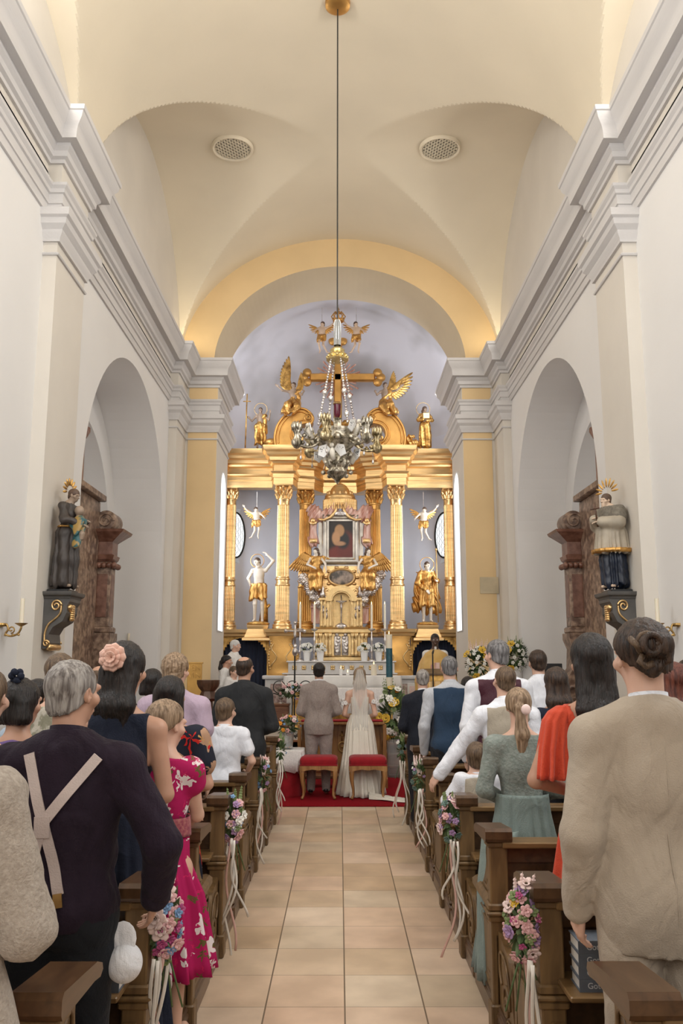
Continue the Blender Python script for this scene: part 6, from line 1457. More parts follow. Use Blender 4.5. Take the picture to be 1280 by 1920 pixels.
for k in range(6):
    q = 2 * PI * k / 6 + .25; ca, sa = math.cos(q), math.sin(q); P = lambda r, z, t=0: (r * ca - t * sa, r * sa + t * ca, z)
    m = MB(); m.tube([P(r, z) for r, z in smooth_poly([(.22, lzz(832)), (.30, lzz(840)), (.38, lzz(842)), (.46, lzz(838)), (.50, lzz(828)), (.47, lzz(818)), (.43, lzz(824))], 5)], .016, 8)
    m.lathe([(.01, lzz(846)), (.035, lzz(844), 1), (.062, lzz(838), 1), (.066, lzz(832), 1), (.045, lzz(828), 1), (.03, lzz(822), 1), (.034, lzz(818), 1), (.052, lzz(812), 1), (.055, lzz(806), 1), (.03, lzz(800), 1), (.008, lzz(796))], P(.49, 0), 48, 8, .012)
    for j in range(8):
        t_ = 2 * PI * j / 8; c_ = P(.49 + .05 * math.cos(t_), 0, .05 * math.sin(t_)); m.tube([(c_[0], c_[1], lzz(812)), (c_[0] * 1.01, c_[1] * 1.01, lzz(803)), (c_[0] * .99, c_[1] * .99, lzz(796))], [.014, .018, .004], 6)
    for r, z, s_ in ((.36, lzz(838), .030), (.30, lzz(832), .035), (.42, lzz(834), .026), (.33, lzz(822), .03), (.40, lzz(820), .028)): m.lathe([(s_ * .2, -s_), (s_, -s_ * .3, 1), (s_ * .9, s_ * .3, 1), (s_ * .3, s_)], P(r, z), 32, 6, s_ * .25)
    m.tube([P(r, z) for r, z in spiral((.34, lzz(812)), .06, .015, 1.4, 0, 1, 24)], .012, 6)
    m.build('scroll_arm', tarn if k % 2 else bpy.data.materials.get('tarnished_brass') or M('tarnished_brass', (.20, .15, .07), .28, .9, scale=18, col2=(.78, .66, .42), lo=.36, hi=.62, bump=.6, bscale=80), LP, smooth=True)
    m = MB(); m.tube([P(.44, lzz(842)), P(.44, lzz(858))], .004, 5); m.sph(P(.44, lzz(862)), (.014, .014, .028), 8, 6); m.build('drop', silver, LP, smooth=True)
    # little angel with enamelled white wings
    zz_ = lzz(818) if k % 2 else lzz(860); rr_ = .30 if k % 2 else .17
    m = MB(); m.tube([P(rr_, zz_ - .05), P(rr_ + .05, zz_ + .04), P(rr_ + .045, zz_ + .08)], [.028, .034, .02], 8); m.sph(P(rr_ + .06, zz_ + .11), .027, 10, 7); o = m.build('lamp_angel', M('pale_enamel', (.75, .70, .60), .3, var=.1) if k == 0 else bpy.data.materials['pale_enamel'], LP, smooth=True)
    for w in (-1, 1):
        m = MB(); pts = [P(rr_ + .03, zz_ + .07, w * .02), P(rr_ + .06, zz_ + .12, w * .07), P(rr_ + .07, zz_ + .10, w * .15), P(rr_ + .05, zz_ + .0, w * .17), P(rr_ + .04, zz_ - .03, w * .10)]
        n_ = Vector((ca, sa, .3)) * .006; m.add([tuple(Vector(p) + n_) for p in pts] + [tuple(Vector(p) - n_) for p in pts], [(0, 1, 2, 3, 4), (9, 8, 7, 6, 5)] + [(i, (i + 1) % 5, 5 + (i + 1) % 5, 5 + i) for i in range(5)])
        wg = m.build('enamel_wing', potm, o)
        m = MB()
        for u, v_ in ((.25, .5), (.45, .7), (.45, .35), (.65, .55), (.7, .25), (.8, .75)):
            A = Vector(pts[0]).lerp(Vector(pts[3]), u); B = Vector(pts[1]).lerp(Vector(pts[2]), u); c_ = A.lerp(B, v_ * .8)
            for sg in (1, -1): m.sph(c_ + n_ * sg, .007, 6, 4)
        m.build('wing_spots', iron, wg)
for k in range(5):
    q = 2 * PI * k / 5 + .9; m = MB(); m.tube([(.15 * math.cos(q), .15 * math.sin(q), lzz(872)), (.17 * math.cos(q), .17 * math.sin(q), lzz(884))], .005, 5); m.sph((.17 * math.cos(q), .17 * math.sin(q), lzz(888)), .028, 10, 7); m.build('pendant', tarn, LP, smooth=True)
# ---------------- altar table, candles, cross ----------------
AD_ = 16.7
zt2 = at(640, 1268, AD_ - .4)[1]; ax0, ax1 = at(532, 1268, AD_ - .4)[0], at(752, 1268, AD_ - .4)[0]
t = thing('altar_table', 'gilded wooden altar table under a white cloth in front of the retable', 'table', ((ax0 + ax1) / 2, AD_, CH)); hw = (ax1 - ax0) / 2; ht = zt2 - CH - .02
m = MB(); m.box(-hw + .08, hw - .08, -.40, .40, ht - .05, ht, .01); m.build('tabletop', oak, t)
m = MB(); m.box(-hw + .25, hw - .25, -.3, .3, .05, ht - .05, .01); m.box(-hw + .2, hw - .2, -.34, .34, 0, .08, .01)
for x in (-.75, -.25, .25, .75): m.box(x - .19, x + .19, -.315, -.30, .15, ht - .15, .01)
m.build('front_panel', gold_d, t)
def cloth(name, lab, x, y, z, hw, hd, drop, mat_, cat='tablecloth', amp=.02, seed=1, scal=0):
    o_ = thing(name, lab, cat, (x, y, z)); m = MB(); n = 120; R_ = []
    for q, (f, dz) in enumerate(((0, 0), (.97, 0), (1.0, -.006), (1.01, -.02), (1.02, -drop * .5), (1.03, -drop))):
        ring = []
        for i in range(n):
            a = 2 * PI * i / n; c, s = math.cos(a), math.sin(a); e = .22
            X = math.copysign(abs(c) ** e, c) * hw * max(f, .01); Y = math.copysign(abs(s) ** e, s) * hd * max(f, .01)
            w = amp * (q >= 4) * (q - 3) * .5 * math.sin(a * 17 + 2 * math.sin(a * 5 + seed)); zz = dz
            if q == 5 and scal: zz -= scal * abs(math.sin(a * 30))
            ring.append((X * (1 + w / hw), Y * (1 + w / hd), zz))
        R_.append(ring)
    m.loft(R_, True, False); c = m.build('cloth', mat_, o_, smooth=40); s = c.modifiers.new('t', 'SOLIDIFY'); s.thickness = .004
    return o_
cl = cloth('altar_cloth', 'white cloth draped over the altar table', (ax0 + ax1) / 2, AD_, zt2 + .006, hw, .44, .26, white_cl, amp=.015)
m = MB()
for i in range(60):
    x = -hw + 2 * hw * i / 59; m.sph((x, -.452, -.262 - .012 * (i % 2)), (.022, .004, .022), 8, 5)
m.build('lace_trim', lace, cl, smooth=True)
def candle(name, lab, x, y, z, r, h, mat_=wax, band=None, fl=True):
    t = thing(name, lab, 'candle', (x, y, z)); m = MB(); m.lathe([(r * .98, 0), (r, .005), (r, h - .004), (r * .9, h), (r * .3, h - .008)], seg=24); c = m.build('wax', mat_, t, smooth=40)
    m = MB(); m.tube([(0, 0, h - .01), (.001, 0, h + .012)], .0015, 5); m.build('wick', iron, t)
    if fl: m = MB(); m.lathe([(.002, h + .005), (.008, h + .02), (.006, h + .04), (.001, h + .06)], seg=8); m.build('flame', flame, t, smooth=True)
    return t
p = P3(639, 1290, 16.2)
candle('altar_candle', 'slim white candle burning at the front of the altar table', p.x, 16.5, zt2 + .012, .032, .12, potm)
candle('altar_candle', 'small white candle burning just right of the slim one on the altar', p.x + .13, 16.55, zt2 + .012, .03, .05, potm)
candle('pillar_candle', 'thick ivory pillar candle on the altar right of the bride', at(701, 1268, 16.4)[0], 16.45, zt2 + .012, .055, .20)
# low lace-covered table before the altar
q0 = 15.45; zl = at(660, 1290, q0)[1]; xa, xb = at(606, 1300, q0)[0], at(722, 1300, q0)[0]
t = thing('credence_table', 'small wooden table under a lace cloth before the altar', 'table', ((xa + xb) / 2, q0, CH)); hw2 = (xb - xa) / 2; h2 = zl - CH - .012
m = MB(); m.box(-hw2 + .02, hw2 - .02, -.22, .22, h2 - .03, h2, .005); m.build('tabletop', darkw, t)
for sx in (-1, 1):
    for sy in (-1, 1): MB().box(sx * (hw2 - .08) - .025, sx * (hw2 - .08) + .025, sy * .17 - .025, sy * .17 + .025, 0, h2 - .03, .004).build('leg', darkw, t)
cloth('lace_cloth', 'white lace cloth with a scalloped hem between groom and bride', (xa + xb) / 2, q0, zl, hw2, .25, .42, lace, amp=.03, scal=.03)
# paschal candle
p = P3(730, 1290, 15.25); zt3 = at(730, 1190, 15.25)[1]
t = thing('candle_stand', 'dark metal stand holding the tall paschal candle', 'candle stand', (p.x, 15.25, CH)); h3 = p.z - CH
m = MB(); m.lathe([(.17, 0), (.17, .02), (.05, .06), (.025, .12), (.022, h3 - .2), (.045, h3 - .16), (.02, h3 - .1), (.02, h3 - .04), (.10, h3 - .015), (.10, h3)], seg=24); m.build('stand_body', iron, t, smooth=40)
t = candle('paschal_candle', 'tall thick white paschal candle with a teal band', p.x, 15.25, p.z + .002, .056, zt3 - p.z); h3 = zt3 - p.z
m = MB(); m.lathe([(.0575, h3 * .2), (.0575, h3 * .74)], seg=24); m.build('teal_band', M('teal_band', (.02, .09, .12), .5, scale=20, var=.3), t, smooth=40)
# processional cross
p = P3(553, 1168, 14.95); zg = p.z; t = thing('processional_cross', 'slender brass processional cross on a pole left of the groom', 'cross', (p.x, 14.98, CH))
m = MB(); m.tube([(0, 0, 0), (0, 0, zg - CH - .48)], .014, 8); m.lathe([(.14, 0), (.14, .02), (.02, .08)], seg=20); m.build('pole', iron, t, smooth=40)
m = MB(); zz_ = zg - CH; m.tube([(0, 0, zz_ - .5), (0, 0, zz_)], .016, 8); m.tube([(-.16, 0, zz_ - .14), (.16, 0, zz_ - .14)], .015, 8)
for q in ((0, 0), (-.16, -.14), (.16, -.14)): m.sph((q[0], 0, zz_ + q[1]), .032, 10, 7)
m.sph((0, 0, zz_ - .5), (.05, .05, .07), 12, 8); m.sph((0, 0, zz_ - .4), (.035, .035, .04), 12, 8); m.tube([(0, -.03, zz_ - .12), (0, -.03, zz_ - .34)], [.03, .015], 8); m.build('cross', silver, t, smooth=True)
# wrought-iron hearts with flowers
t = thing('wrought_iron_stand', 'black wrought iron flower stand with curled hearts left of the groom', 'flower stand', (at(548, 1300, 13.75)[0] - .02, 13.5, .33)); t.location = (at(548, 1300, 14.0)[0] - .03, 14.55, .335)
zs_ = at(548, 1300, 14.45)[1] - .335
m = MB()
for x in (-.22, 0, .22): m.tube([(x + .10 * math.cos(a), 0, zs_ + .10 + .10 * math.sin(a)) for a in [2 * PI * i / 24 for i in range(25)]], .008, 6)
m.tube([(-.32, 0, zs_), (-.15, 0, zs_ - .05), (.15, 0, zs_ - .05), (.32, 0, zs_)], .009, 6)
m.tube([(0, 0, zs_ - .05), (.0, 0, .25)], .011, 6)
for a in range(3): q = a * 2.1 + .5; m.tube([(0, 0, .3), (.1 * math.cos(q), .1 * math.sin(q), .12), (.2 * math.cos(q), .2 * math.sin(q), .0)], .010, 6)
m.build('iron_frame', iron, t, smooth=True)
bouquet('flower_wreath', 'pink and white flower arrangement resting on the iron heart stand', 'flower arrangement', (t.location.x, 14.50, .335 + zs_ + .03), [(pinkf, .035, 9, 6), (whitef, .035, 6, 5), (bluef, .02, 6, 5)], .26, .12, .12, 90, 0, 90, spikes=3)
# small round side table with lace cloth and glass bowl of flowers
d = 11.75; p = P3(538, 1404, d)
t = thing('side_table', 'small red-skirted table at the left front of the aisle', 'table', (p.x, d, .02)); h4 = p.z - .03
m = MB(); m.lathe([(.20, 0), (.20, h4 - .02), (.22, h4 - .02), (.22, h4)], seg=32); m.build('red_skirt', red_v, t, smooth=40)
cloth('lace_cloth', 'white lace cloth with fringe on the small side table', p.x, d, p.z, .235, .235, .26, lace, amp=.02, scal=.03)
b = bouquet('glass_bowl_bouquet', 'mixed flowers in a cut glass vase on the small lace table', 'bouquet', (p.x - .0, d, p.z + .30), [(pinkf, .035, 9, 6), (orf, .03, 4, 6), (whitef, .03, 5, 6), (bluef, .018, 6, 5)], .19, .15, .12, 90, 0, 95, spikes=6)
m = MB(); m.lathe([(.075, -.285), (.09, -.12), (.11, -.08), (.10, -.08), (.08, -.13), (.065, -.27)], seg=20); m.build('glass_vase', glassm, b, smooth=40)
# sunflower arrangement right of the bride
p = P3(737, 1340, 13.55); b = bouquet('sunflower_arrangement', 'large arrangement of sunflowers, white lilies and greenery right of the bride', 'flower arrangement', (p.x, 13.55, p.z), [(yelf, .075, 7, 12), (whitef, .065, 14, 6), (leafl, .05, 10, 6), (orf, .05, 4, 8)], .26, .18, .40, 110, 0, 99, spikes=9)
m = MB(); m.lathe([(.10, -p.z + .02), (.10, -.42), (.12, -.36), (.105, -.36), (.085, -.5), (.085, -p.z + .05)], seg=20); m.build('glass_vase', glassm, b, smooth=40)
for k, (px, py) in enumerate(((897, 1243), (966, 1232))):
    d = 14.6 + .4 * k; p = P3(px, py, d); b = bouquet('lily_arrangement', 'tall arrangement of yellow lilies and white blossoms, %s of the tall grey-haired man' % ('left' if k == 0 else 'right'), 'flower arrangement', (p.x, d, p.z), [(yelf, .08, 4, 6), (whitef, .035, 40, 5)], .22, .2, .28, 130, 0, 110 + k, spikes=12)
    m = MB(); m.lathe([(.11, -p.z + .02), (.13, -.9), (.10, -.3), (.12, -.2)], seg=20); m.build('vase_stand', potm, b, smooth=40)
# stools
def stool(lab, x, y):
    t = thing('upholstered_stool', lab, 'stool', (x, y, .018), 0); w, dp, h = .235, .19, .52
    for sx in (-1, 1):
        for sy in (-1, 1):
            m = MB(); m.tube([(sx * (w - .035 + o_ * .6), sy * (dp - .03 + o_ * .4), z) for o_, z in ((-.01, .40), (.020, .33), (.015, .24), (-.015, .13), (-.02, .06), (.010, .022), (.03, .016))], [.034, .034, .026, .018, .016, .020, .015], 10); m.build('leg', stoolw, t, smooth=True)
    m = MB()
    for sy in (-1, 1):
        pts = [(-w, .42), (-w, .345), (-w + .06, .36), (-.08, .378), (0, .365), (.08, .378), (w - .06, .36), (w, .345), (w, .42)]; m.prism(pts, 'y', sy * dp - .012, sy * dp + .012)
    for sx in (-1, 1): m.box(sx * w - .012, sx * w + .012, -dp, dp, .355, .42, .004)
    m.build('apron', stoolw, t, smooth=25)
    m = MB(); m.box(-w - .008, w + .008, -dp - .012, dp + .012, .42, .435, .005); m.loft([[(a * (w + .004 - i), b * (dp + .006 - i), z) for a, b in ((-1, -.85), (-.9, -1), (.9, -1), (1, -.85), (1, .85), (.9, 1), (-.9, 1), (-1, .85))] for i, z in ((0, .435), (-.004, .46), (-.004, .49), (.012, .515), (.05, .53), (.12, .535))]); m.build('cushion', red_v, t, smooth=40)
xg, xb_ = at(598, 1420, 11.55)[0], at(689, 1420, 11.55)[0]
stool('walnut stool with crimson velvet cushion behind the groom', xg, 11.5); stool('walnut stool with crimson velvet cushion behind the bride', xb_, 11.5)
# kneeling bench
d = 12.75; xa, xb2 = at(562, 1355, d)[0], at(720, 1355, d)[0]; t = thing('kneeling_bench', 'wooden kneeling bench with crimson rail in front of the couple', 'bench', ((xa + xb2) / 2, d, .018)); hw3 = (xb2 - xa) / 2; zr = at(640, 1350, d)[1] - .02
m = MB(); m.box(-hw3, hw3, -.14, .10, zr - .06, zr - .02, .01); m.box(-hw3 + .03, hw3 - .03, .04, .06, .2, zr - .06, .003); m.build('front_board', stoolw, t)
m = MB(); m.box(-hw3 + .02, hw3 - .02, -.13, .09, zr - .02, zr + .01, .012); m.build('rail_cushion', red_v, t, smooth=40)
m = MB(); m.box(-hw3 + .05, hw3 - .05, -.38, -.12, .12, .17, .01); m.build('kneeler', redw, t)
for sx in (-1, 1): m = MB(); m.prism([(-.40, 0), (-.40, .12), (-.30, .16), (-.12, .30), (-.14, zr - .06), (.10, zr - .06), (.10, 0)], 'x', sx * hw3 - .025, sx * hw3 + .025); m.build('side_panel', stoolw, t)
m = MB(); c_ = (.0, -.02, zr - .38); m.tube([(c_[0] + .05 * math.cos(a), .03, c_[2] + .07 * math.sin(a)) for a in [2 * PI * i / 24 for i in range(25)]], .012, 6); m.tube([(0, .03, c_[2] + .08), (0, .03, c_[2] + .22)], .010, 6); m.tube([(-.04, .03, c_[2] + .16), (.04, .03, c_[2] + .16)], .009, 6); m.sph((0, .03, c_[2]), .02, 8, 6); m.build('carved_emblem', brass, t, smooth=True)
# ambo and microphone
d = 15.35; p = P3(818, 1255, d); t = thing('ambo', 'gilded wooden ambo with a sloping desk in front of the priest', 'lectern', (p.x, d, CH)); h5 = p.z - CH
m = MB(); m.prism([(-.20, h5 - .10), (.20, h5 - .02), (.20, h5 + .01), (-.20, h5 - .07)], 'x', -.27, .27); m.build('desk', oak, t); m = MB(); m.box(-.22, .22, -.14, .14, .06, h5 - .08, .02); m.box(-.28, .28, -.2, .2, 0, .07, .01); m.build('pedestal', gold_d, t)
for i in range(3): MB().box(-.16 + .11 * i, -.06 + .11 * i, -.155, -.14, .2, h5 - .2, .005).build('panel', gold_l, t)
t = thing('microphone_stand', 'thin black microphone stand in front of the ambo', 'microphone stand', (at(812, 1255, 15.0)[0], 15.05, CH)); hm_ = at(812, 1225, 15.0)[1] - CH
m = MB(); m.tube([(0, 0, 0), (0, 0, hm_)], .012, 8); m.lathe([(.12, 0), (.12, .015), (.02, .03)], seg=20); m.build('stand', blackm, t, smooth=40); m = MB(); m.tube([(0, 0, hm_), (.02, .05, hm_ + .05)], .018, 8); m.build('microphone', blackm, t, smooth=True)
# left of the altar: gilded lettered panel, carved post, wooden chest, framed picture
d = 13.7; a = P3(350, 1300, d); b = P3(379, 1243, d)
t = thing('gilded_panel', 'gilded panel with raised letters standing by the left pier', 'panel', ((a.x + b.x) / 2, d, 0)); w6 = (b.x - a.x) / 2
m = MB(); m.box(-w6, w6, 0, .03, a.z - .1, b.z, .006); m.box(-w6 - .015, w6 + .015, -.008, .035, b.z - .012, b.z + .012, .004); o = m.build('board', M('gilt_board', (.62, .36, .10), .35, .5, var=.15, scale=4), t)
MB().box(-.03, .03, .01, .05, 0, a.z, .004).build('post', darkw, t)
for i, (tx, zz_) in enumerate((('IEN', b.z - .12), ('VIN', b.z - .24))):
    c = bpy.data.curves.new('lettering', 'FONT'); c.body = tx; c.size = .13; c.extrude = .004; c.align_x = 'CENTER'; o2 = bpy.data.objects.new('tmp', c); COL.objects.link(o2); bpy.context.view_layer.update()
    me = bpy.data.meshes.new_from_object(o2); bpy.data.objects.remove(o2); me.materials.clear(); me.materials.append(gold_d); q = bpy.data.objects.new('lettering', me); link(q, o); q.rotation_euler = (PI / 2, 0, 0); q.location = (0, -.006, zz_)
d = 12.6; p = P3(391, 1275, d); t = thing('carved_post', 'dark carved wooden post with a heavy moulded head left of the black suit', 'post', (p.x, d, 0)); h7 = p.z
m = MB(); m.lathe([(.10, .0), (.10, .9), (.12, .93), (.08, 1.0), (.07, 1.25), (.10, h7 - .30), (.14, h7 - .26), (.12, h7 - .2), (.10, h7 - .16), (.15, h7 - .10), (.17, h7 - .05), (.17, h7), (.02, h7 + .0)], seg=8, a0=PI / 8); m.build('post_body', darkw, t, smooth=25)
d = 16.9; a = P3(504, 1372, d); b = P3(537, 1345, d)
t = thing('wooden_chest', 'small reddish wooden chest left of the altar table', 'chest', ((a.x + b.x) / 2, d, CH)); MB().box(-.22, .22, -.2, .2, 0, .42, .01).build('chest_body', redw, t); MB().box(-.235, .235, -.215, .2, .42, .46, .01).build('lid', redw, t)
p = P3(532, 1330, 16.9); t = thing('brass_censer', 'small silver vessel on the wooden chest', 'vessel', (t.location.x + .06, 16.88, CH + .462)); m = MB(); m.lathe([(.05, 0), (.05, .015), (.015, .03), (.015, .06), (.06, .10), (.065, .15), (.03, .20), (.01, .24)], seg=18); m.build('vessel_body', silver, t, smooth=40)
a = P3(764, 1308, 17.3); b = P3(785, 1281, 17.3); t = thing('framed_picture', 'small white-framed picture standing right of the altar', 'picture', ((a.x + b.x) / 2, 17.3, a.z)); w8, h8 = (b.x - a.x) / 2, b.z - a.z
m = MB(); m.box(-w8, w8, 0, .02, 0, h8, .004); m.box(-.03, .03, .0, .02, CH - a.z, 0); o = m.build('frame', potm, t); MB().box(-w8 * .65, w8 * .65, -.004, 0, h8 * .2, h8 * .8).build('picture', blushf, o)
# loudspeaker monitor
p = P3(1037, 1262, 12.0); t = thing('black_monitor', 'flat black screen on a stand near the right wall', 'screen', (p.x, 12.0, 0)); m = MB(); m.box(-.13, .13, 0, .04, p.z - .25, p.z + .13, .005); m.build('screen', blackm, t); MB().box(-.02, .02, .01, .03, .0, p.z - .25).build('stand', blackm, t)
# ---------------- side altars, consoles, wall statues, sconces ----------------
for sx, sn in ((-1, 'left'), (1, 'right')):
    fx = lambda px: (px if sx < 0 else 2 * 637 - px)
    yA = 14.35; xb_ = sx * 4.0
    t = thing('side_altar', 'brown marble side altar in the %s chapel arch' % sn, 'side altar', (sx * 4.02, 13.2, 0)); 
    Q = lambda pl, name, mt, sm=30: (pl.build(name, mt, t, smooth=sm))
    zf = lambda py: at(637 - 452, py, 13.9)[1]
    def bxl(m, a, b, y0, y1, z0, z1, bv=.01): m.box(*sorted((-sx * a, -sx * b)), y0 - 13.2, y1 - 13.2, z0, z1, bv)
    zc1, zc2, zc3 = zf(1005), zf(1045), zf(1060)
    m = MB(); bxl(m, 0, .40, 13.55, 14.05, .0, 1.05, .02); bxl(m, 0, .45, 13.5, 14.1, 1.0, 1.1, .02); Q(m, 'pedestal', marbd)
    m = MB()
    # scrolled lower support and shaft
    m.prism([(-.0, 1.1), (-sx * .50, 1.1), (-sx * .52, 1.3), (-sx * .46, 1.5), (-sx * .36, 1.65), (-sx * .34, 1.95), (-sx * .40, 2.1), (-sx * .40, 2.2), (0, 2.2)], 'y', .38, .82)
    m.tube([(-sx * (.38 + .09 * math.cos(a)) , .37, 1.28 + .09 * math.sin(a)) for a in [2 * PI * i / 20 for i in range(21)]], .03, 8)
    Q(m, 'scroll_support', marb)
    m = MB(); bxl(m, 0, .38, 13.62, 14.0, 2.2, 2.3, .02); bxl(m, 0, .34, 13.66, 13.96, 2.3, zc2 - .1, .01); Q(m, 'shaft', marb)
    m = MB(); bxl(m, .30, .345, 13.72, 13.90, 2.45, zc2 - .3, .004); bxl(m, .12, .30, 13.645, 13.66, 2.45, zc2 - .3, .004); Q(m, 'shaft_panel', marbd)
    m = MB()
    for i in range(5): m.sph((-sx * (.08 + .08 * i), 13.62 - 13.2, zc2 - .16), (.05, .06, .05), 8, 6); m.sph((-sx * .38, 13.66 + .075 * i - 13.2, zc2 - .16), (.05, .05, .05), 8, 6)
    Q(m, 'leaf_capital', marbd, True)
    pth = [(sx * .0, .9 - .0), (0, .9)]
    m = MB(); pr = [(.34, zc2 - .1), (.38, zc2 - .06), (.40, zc2), (.36, zc2 + .02), (.36, zc2 + .22), (.40, zc2 + .25), (.50, zc2 + .32), (.56, zc2 + .36), (.58, zc2 + .40)]
    m.loft([[(0, 13.66 - 13.2 - (r - .34), z), (-sx * r, 13.66 - 13.2 - (r - .34), z), (-sx * r, 13.96 - 13.2 + (r - .34) * .3, z), (0, 13.96 - 13.2 + (r - .34) * .3, z)] for r, z in pr]); Q(m, 'cornice', marbd, 20)
    m = MB(); zz_ = zc2 + .56; m.lathe([(.15, -.22), (.17, -.20), (.17, .20), (.15, .22)], seg=28); m.v = [(-sx * .24 + p_[0], .62 + p_[2], zz_ + p_[1]) for p_ in m.v]
    m.tube([(-sx * .24 + a, .39, zz_ + b) for a, b in spiral((0, 0), .13, .02, 1.6, 0, 1, 30)], .02, 6)
    m.prism([(-sx * .24, zz_ + .16), (-sx * .05, zz_ + .1), (0, zz_ + .5), (-sx * .0, zc2 + .4), (-sx * .24, zc2 + .4)], 'y', .42, .80); Q(m, 'volute', marb, 40)
    m = MB(); m.box(*sorted((0, -sx * .14)), -1.2, .42, 1.1, zz_ + .3, .01); bxl(m, 0, .24, 12.0, 13.6, zz_ + .3, zz_ + .4); Q(m, 'altarpiece_back', marb)
    m = MB(); m.box(*sorted((0, -sx * .2)), -.95, -.75, zz_ + .4, zz_ + 1.05, .02); m.lathe([(.14, zz_ + 1.05), (.19, zz_ + 1.15), (.19, zz_ + 1.2), (.05, zz_ + 1.25)], (-sx * .1, -.85, 0), 16); Q(m, 'finial', marbd)
    # console on the wall pilaster
    yc = 8.92; top = at(637 - 510, 1113, 9.0)[1]
    t = thing('console', 'grey painted wall console with gilded scrolls under the %s wall statue' % sn, 'console', (sx * PX, yc, top)); t.scale = (.66, .90, .72); X = lambda a: -sx * a
    m = MB(); m.prism([(0, -.07), (X(.40), -.07), (X(.40), -.14), (X(.36), -.20), (X(.36), -.30), (X(.30), -.42), (X(.16), -.50), (X(.10), -.60), (X(.12), -.72), (X(.07), -.80), (0, -.80)], 'y', -.20, .20)
    m.loft([[(0, -.21 - e, z), (X(.40 + e), -.21 - e, z), (X(.40 + e), .21 + e, z), (0, .21 + e, z)] for e, z in ((0, -.10), (.01, -.07), (.04, -.05), (.05, -.02), (.05, 0))]); m.build('bracket', darkc, t, smooth=25)
    m = MB()
    for yy in (-.21, .21):
        m.tube([(X(a), yy, b) for a, b in spiral((.20, -.20), .085, .02, 1.5, 0, 1, 30)], .016, 6)
        m.tube([(X(a), yy, b) for a, b in smooth_poly([(.28, -.18), (.27, -.30), (.20, -.38), (.10, -.46), (.05, -.58), (.05, -.70)])], .016, 6)
        m.tube([(X(a), yy, b) for a, b in spiral((.075, -.73), .05, .01, 1.3, 0, 1, 20)], .014, 6)
    for i in range(7): m.sph((X(.37 - .02 * i), -.12 + .04 * i, -.22 - .02 * i), (.05, .05, .05), 8, 6); m.sph((X(.36), .0, -.20 - .03 * i), (.045, .06, .03), 8, 6)
    m.tube([(X(.10), yy, -.78) for yy in (-.18, .18)], .045, 10); m.build('gilded_scrolls', gold_l, t, smooth=True)
    m = MB(); m.box(*sorted((X(.02), X(.36))), -.18, .18, 0, .04, .008); m.build('statue_plinth', blackm, t)
# monk with child
ztp = at(637 - 510, 1113, 9.0)[1] + .042
H = at(130, 917, 9.0)[1] - ztp
brown_h = M('dark_brown_habit', (.045, .035, .03), .5, var=.3, scale=6); teal_d = M('teal_gold_drapery', (.02, .09, .10), .45, scale=10, col2=(.35, .22, .06), lo=.48, hi=.55)
r_, J, hc = statue('monk_statue', 'carved friar in a dark habit holding a child, on the left console', 'statue', (-PX + .15, 8.92, ztp), H, dict(elL=(-.15, .05, .66), wrL=(-.06, .16, .66), elR=(.15, .05, .65), wrR=(.08, .17, .62), hea=(.0, .045, .915)), 'full', brown_h, flesh_d, 'short', hairp, -PI / 2 - .25, hp=-.25, seed=2, clothname='habit')
m = MB()
for i in range(11): a = -.2 + PI * 1.25 * i / 10; m.sph((hc[0] + .10 * math.cos(a), hc[1] - .05, hc[2] + .05 + .10 * math.sin(a)), (.045, .01, .014), 8, 5, R=R3('Y', -a))
m.build('ray_halo', gold_d, r_, smooth=True)
m = MB(); m.tube([(.125 * math.cos(a), .09 * math.sin(a), .60 * H) for a in [2 * PI * i / 30 for i in range(31)]], .012, 8); m.build('cord_belt', gold, r_, smooth=True)
D = SDF((-.25, .0, .45 * H), (.3, .42, .95 * H), .01); c0 = np.array((.04, .13, .62 * H)); D.ell(c0, (.06, .055, .085), .03); D.ell(c0 + np.array((-.01, .01, .145)), (.05, .052, .055), .01); D.cap(c0 + np.array((.0, .02, -.06)), c0 + np.array((.05, .09, -.11)), .035, .03, .02); D.cap(c0 + np.array((.04, .02, .05)), c0 + np.array((-.06, -.03, .10)), .022, .018, .02); D.cap(c0 + np.array((.05, .09, -.11)), c0 + np.array((.05, .08, -.2)), .028, .02, .01); D.build('child', flesh_d, r_)
D = SDF((-.25, .0, .35 * H), (.35, .42, .9 * H), .01); D.ell(c0 + np.array((.0, .0, -.02)), (.08, .07, .07), .03); D.cap(c0 + np.array((.03, .05, .02)), c0 + np.array((.06, .04, -.22)), .06, .04, .03); D.disp(lambda X, Y, Z: .012 * np.sin(X * 90 + Z * 30)); D.build('child_drapery', teal_d, r_)
# bishop in surplice
H = at(637 + 510, 925, 9.0)[1] - ztp
surp = M('beige_gold_surplice', (.36, .31, .24), .55, var=.15, scale=7); navr = M('navy_painted_cassock', (.012, .018, .035), .4, var=.3, scale=6); furm = M('grey_fur_cape', (.16, .14, .11), .8, var=.3, scale=30, bump=.8, bscale=50)
r_, J, hc = statue('priest_saint_statue', 'carved saint in a surplice and navy cassock holding a crucifix, on the right console', 'statue', (PX - .15, 8.92, ztp), H, dict(elL=(-.16, .05, .66), wrL=(-.05, .17, .67), elR=(.16, .04, .66), wrR=(.05, .17, .70), hea=(.02, .035, .915)), 'full', navr, flesh_w, 'short', hairp, PI / 2 + .45, hr=-.15, hp=-.1, seed=5, clothname='cassock', beard=True)
D = SDF((-.35, -.3, .30 * H), (.35, .35, .86 * H), .01); D.inf = .045 * H / 1.75; torso(D, J, H); arms(D, J, H, puff=.02); D.cap(J['pel'], (0, 0, .30 * H), .14, .165, .06); D.clip(lambda X, Y, Z: np.maximum(.36 * H + .012 * np.sin(X * 50) - Z, Z - .82 * H))
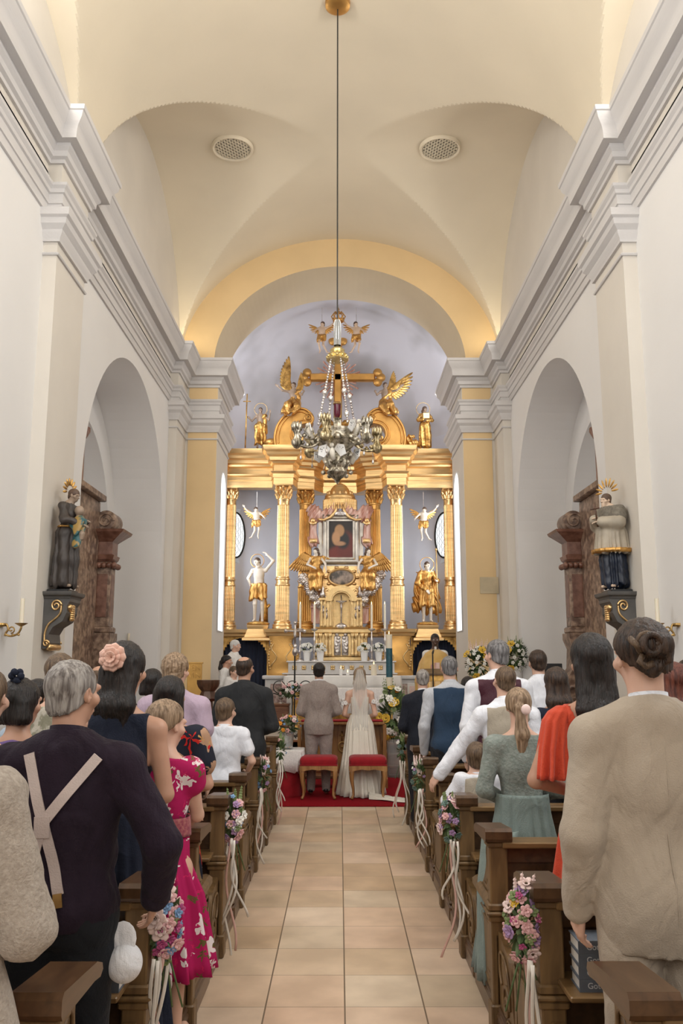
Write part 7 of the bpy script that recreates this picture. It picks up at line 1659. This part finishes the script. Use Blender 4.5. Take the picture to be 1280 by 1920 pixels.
D.disp(lambda X, Y, Z: .011 * np.sin(np.arctan2(Y, X) * 19 + 2 * np.sin(np.arctan2(Y, X) * 5)) * np.clip((.66 * H - Z) * 4, .1, 1)); D.build('surplice', surp, r_)
m = MB(); m.lathe([(.212, .36 * H), (.215, .40 * H)], seg=60); m.v = [(p_[0] * (1 + .04 * math.sin(math.atan2(p_[1], p_[0]) * 19)), p_[1] * .95 * (1 + .04 * math.sin(math.atan2(p_[1], p_[0]) * 19)), p_[2]) for p_ in m.v]; m.build('gold_hem', gold, r_, smooth=True)
D = SDF((-.35, -.3, .5 * H), (.35, .3, .9 * H), .01); D.inf = .065 * H / 1.75; torso(D, J, H); arms(D, J, H, 'short', puff=.02); D.clip(lambda X, Y, Z: np.maximum(.62 * H + np.clip(Y, 0, 1) * .5 + .01 * np.sin(X * 40) - Z, Z - .845 * H)); D.disp(lambda X, Y, Z: .006 * nz(X, Y, Z, 90, 3)); D.build('fur_cape', furm, r_)
m = MB(); m.tube([(-.02, .20, .62 * H), (-.05, .26, .86 * H)], .009, 6); m.tube([(-.10, .245, .80 * H), (.02, .25, .80 * H)], .009, 6); m.build('crucifix', darkw, r_, smooth=True)
m = MB()
for i in range(9): a = PI * i / 8; m.sph((hc[0] + .12 * math.cos(a), hc[1] - .02, hc[2] + .09 + .10 * math.sin(a)), (.055, .008, .012), 8, 5, R=R3('Y', -a))
m.build('ray_halo', gold_d, r_, smooth=True)
# sconces
for sx, sn in ((-1, 'left'), (1, 'right')):
    p = P3(637 + sx * 612, 1170, 8.0); t = thing('wall_sconce', 'curled brass wall sconce with a pale candle on the %s wall' % sn, 'sconce', (sx * WX, 8.05, p.z - .02)); X = lambda a: -sx * a
    m = MB(); m.tube([(X(a), .0, b) for a, b in smooth_poly([(0, .0), (.05, .02), (.07, -.03), (.05, -.07), (.10, -.09), (.16, -.07), (.19, -.02), (.19, .01)])], .010, 8); m.tube([(X(a), .0, b) for a, b in spiral((.10, -.03), .035, .008, 1.2, -PI / 2, 1, 20)], .007, 6)
    for q in (.05, .12, .17): m.sph((X(q), 0, -.08 + .15 * max(0, q - .14)), (.016, .01, .013), 8, 5)
    m.lathe([(.05, 0), (.05, .03)], (0, 0, 0), 12); m.build('arm', brass, t, smooth=True)
    m = MB(); m.lathe([(.015, .0), (.055, .025), (.06, .03), (.02, .03)], (X(.19), 0, 0), 20); m.build('drip_pan', brass, t, smooth=40); m = MB(); m.lathe([(.020, .03), (.019, .26)], (X(.19), 0, 0), 14); m.build('candle', wax, t, smooth=40)
for k, (px, py) in enumerate(((241, 1205),)):
    p = P3(px, py, 15.0); t = thing('wall_candle', 'small wall candle on the jamb beyond the left chapel arch', 'candle', (p.x, 15.0, p.z)); m = MB(); m.lathe([(.03, -.06), (.05, -.02), (.05, 0)], seg=14); m.tube([(0, 0, -.05), (0, .06, -.05)], .01, 6); m.build('holder', brass, t, smooth=True); m = MB(); m.lathe([(.022, 0), (.021, .16)], seg=12); m.build('candle', wax, t, smooth=True)
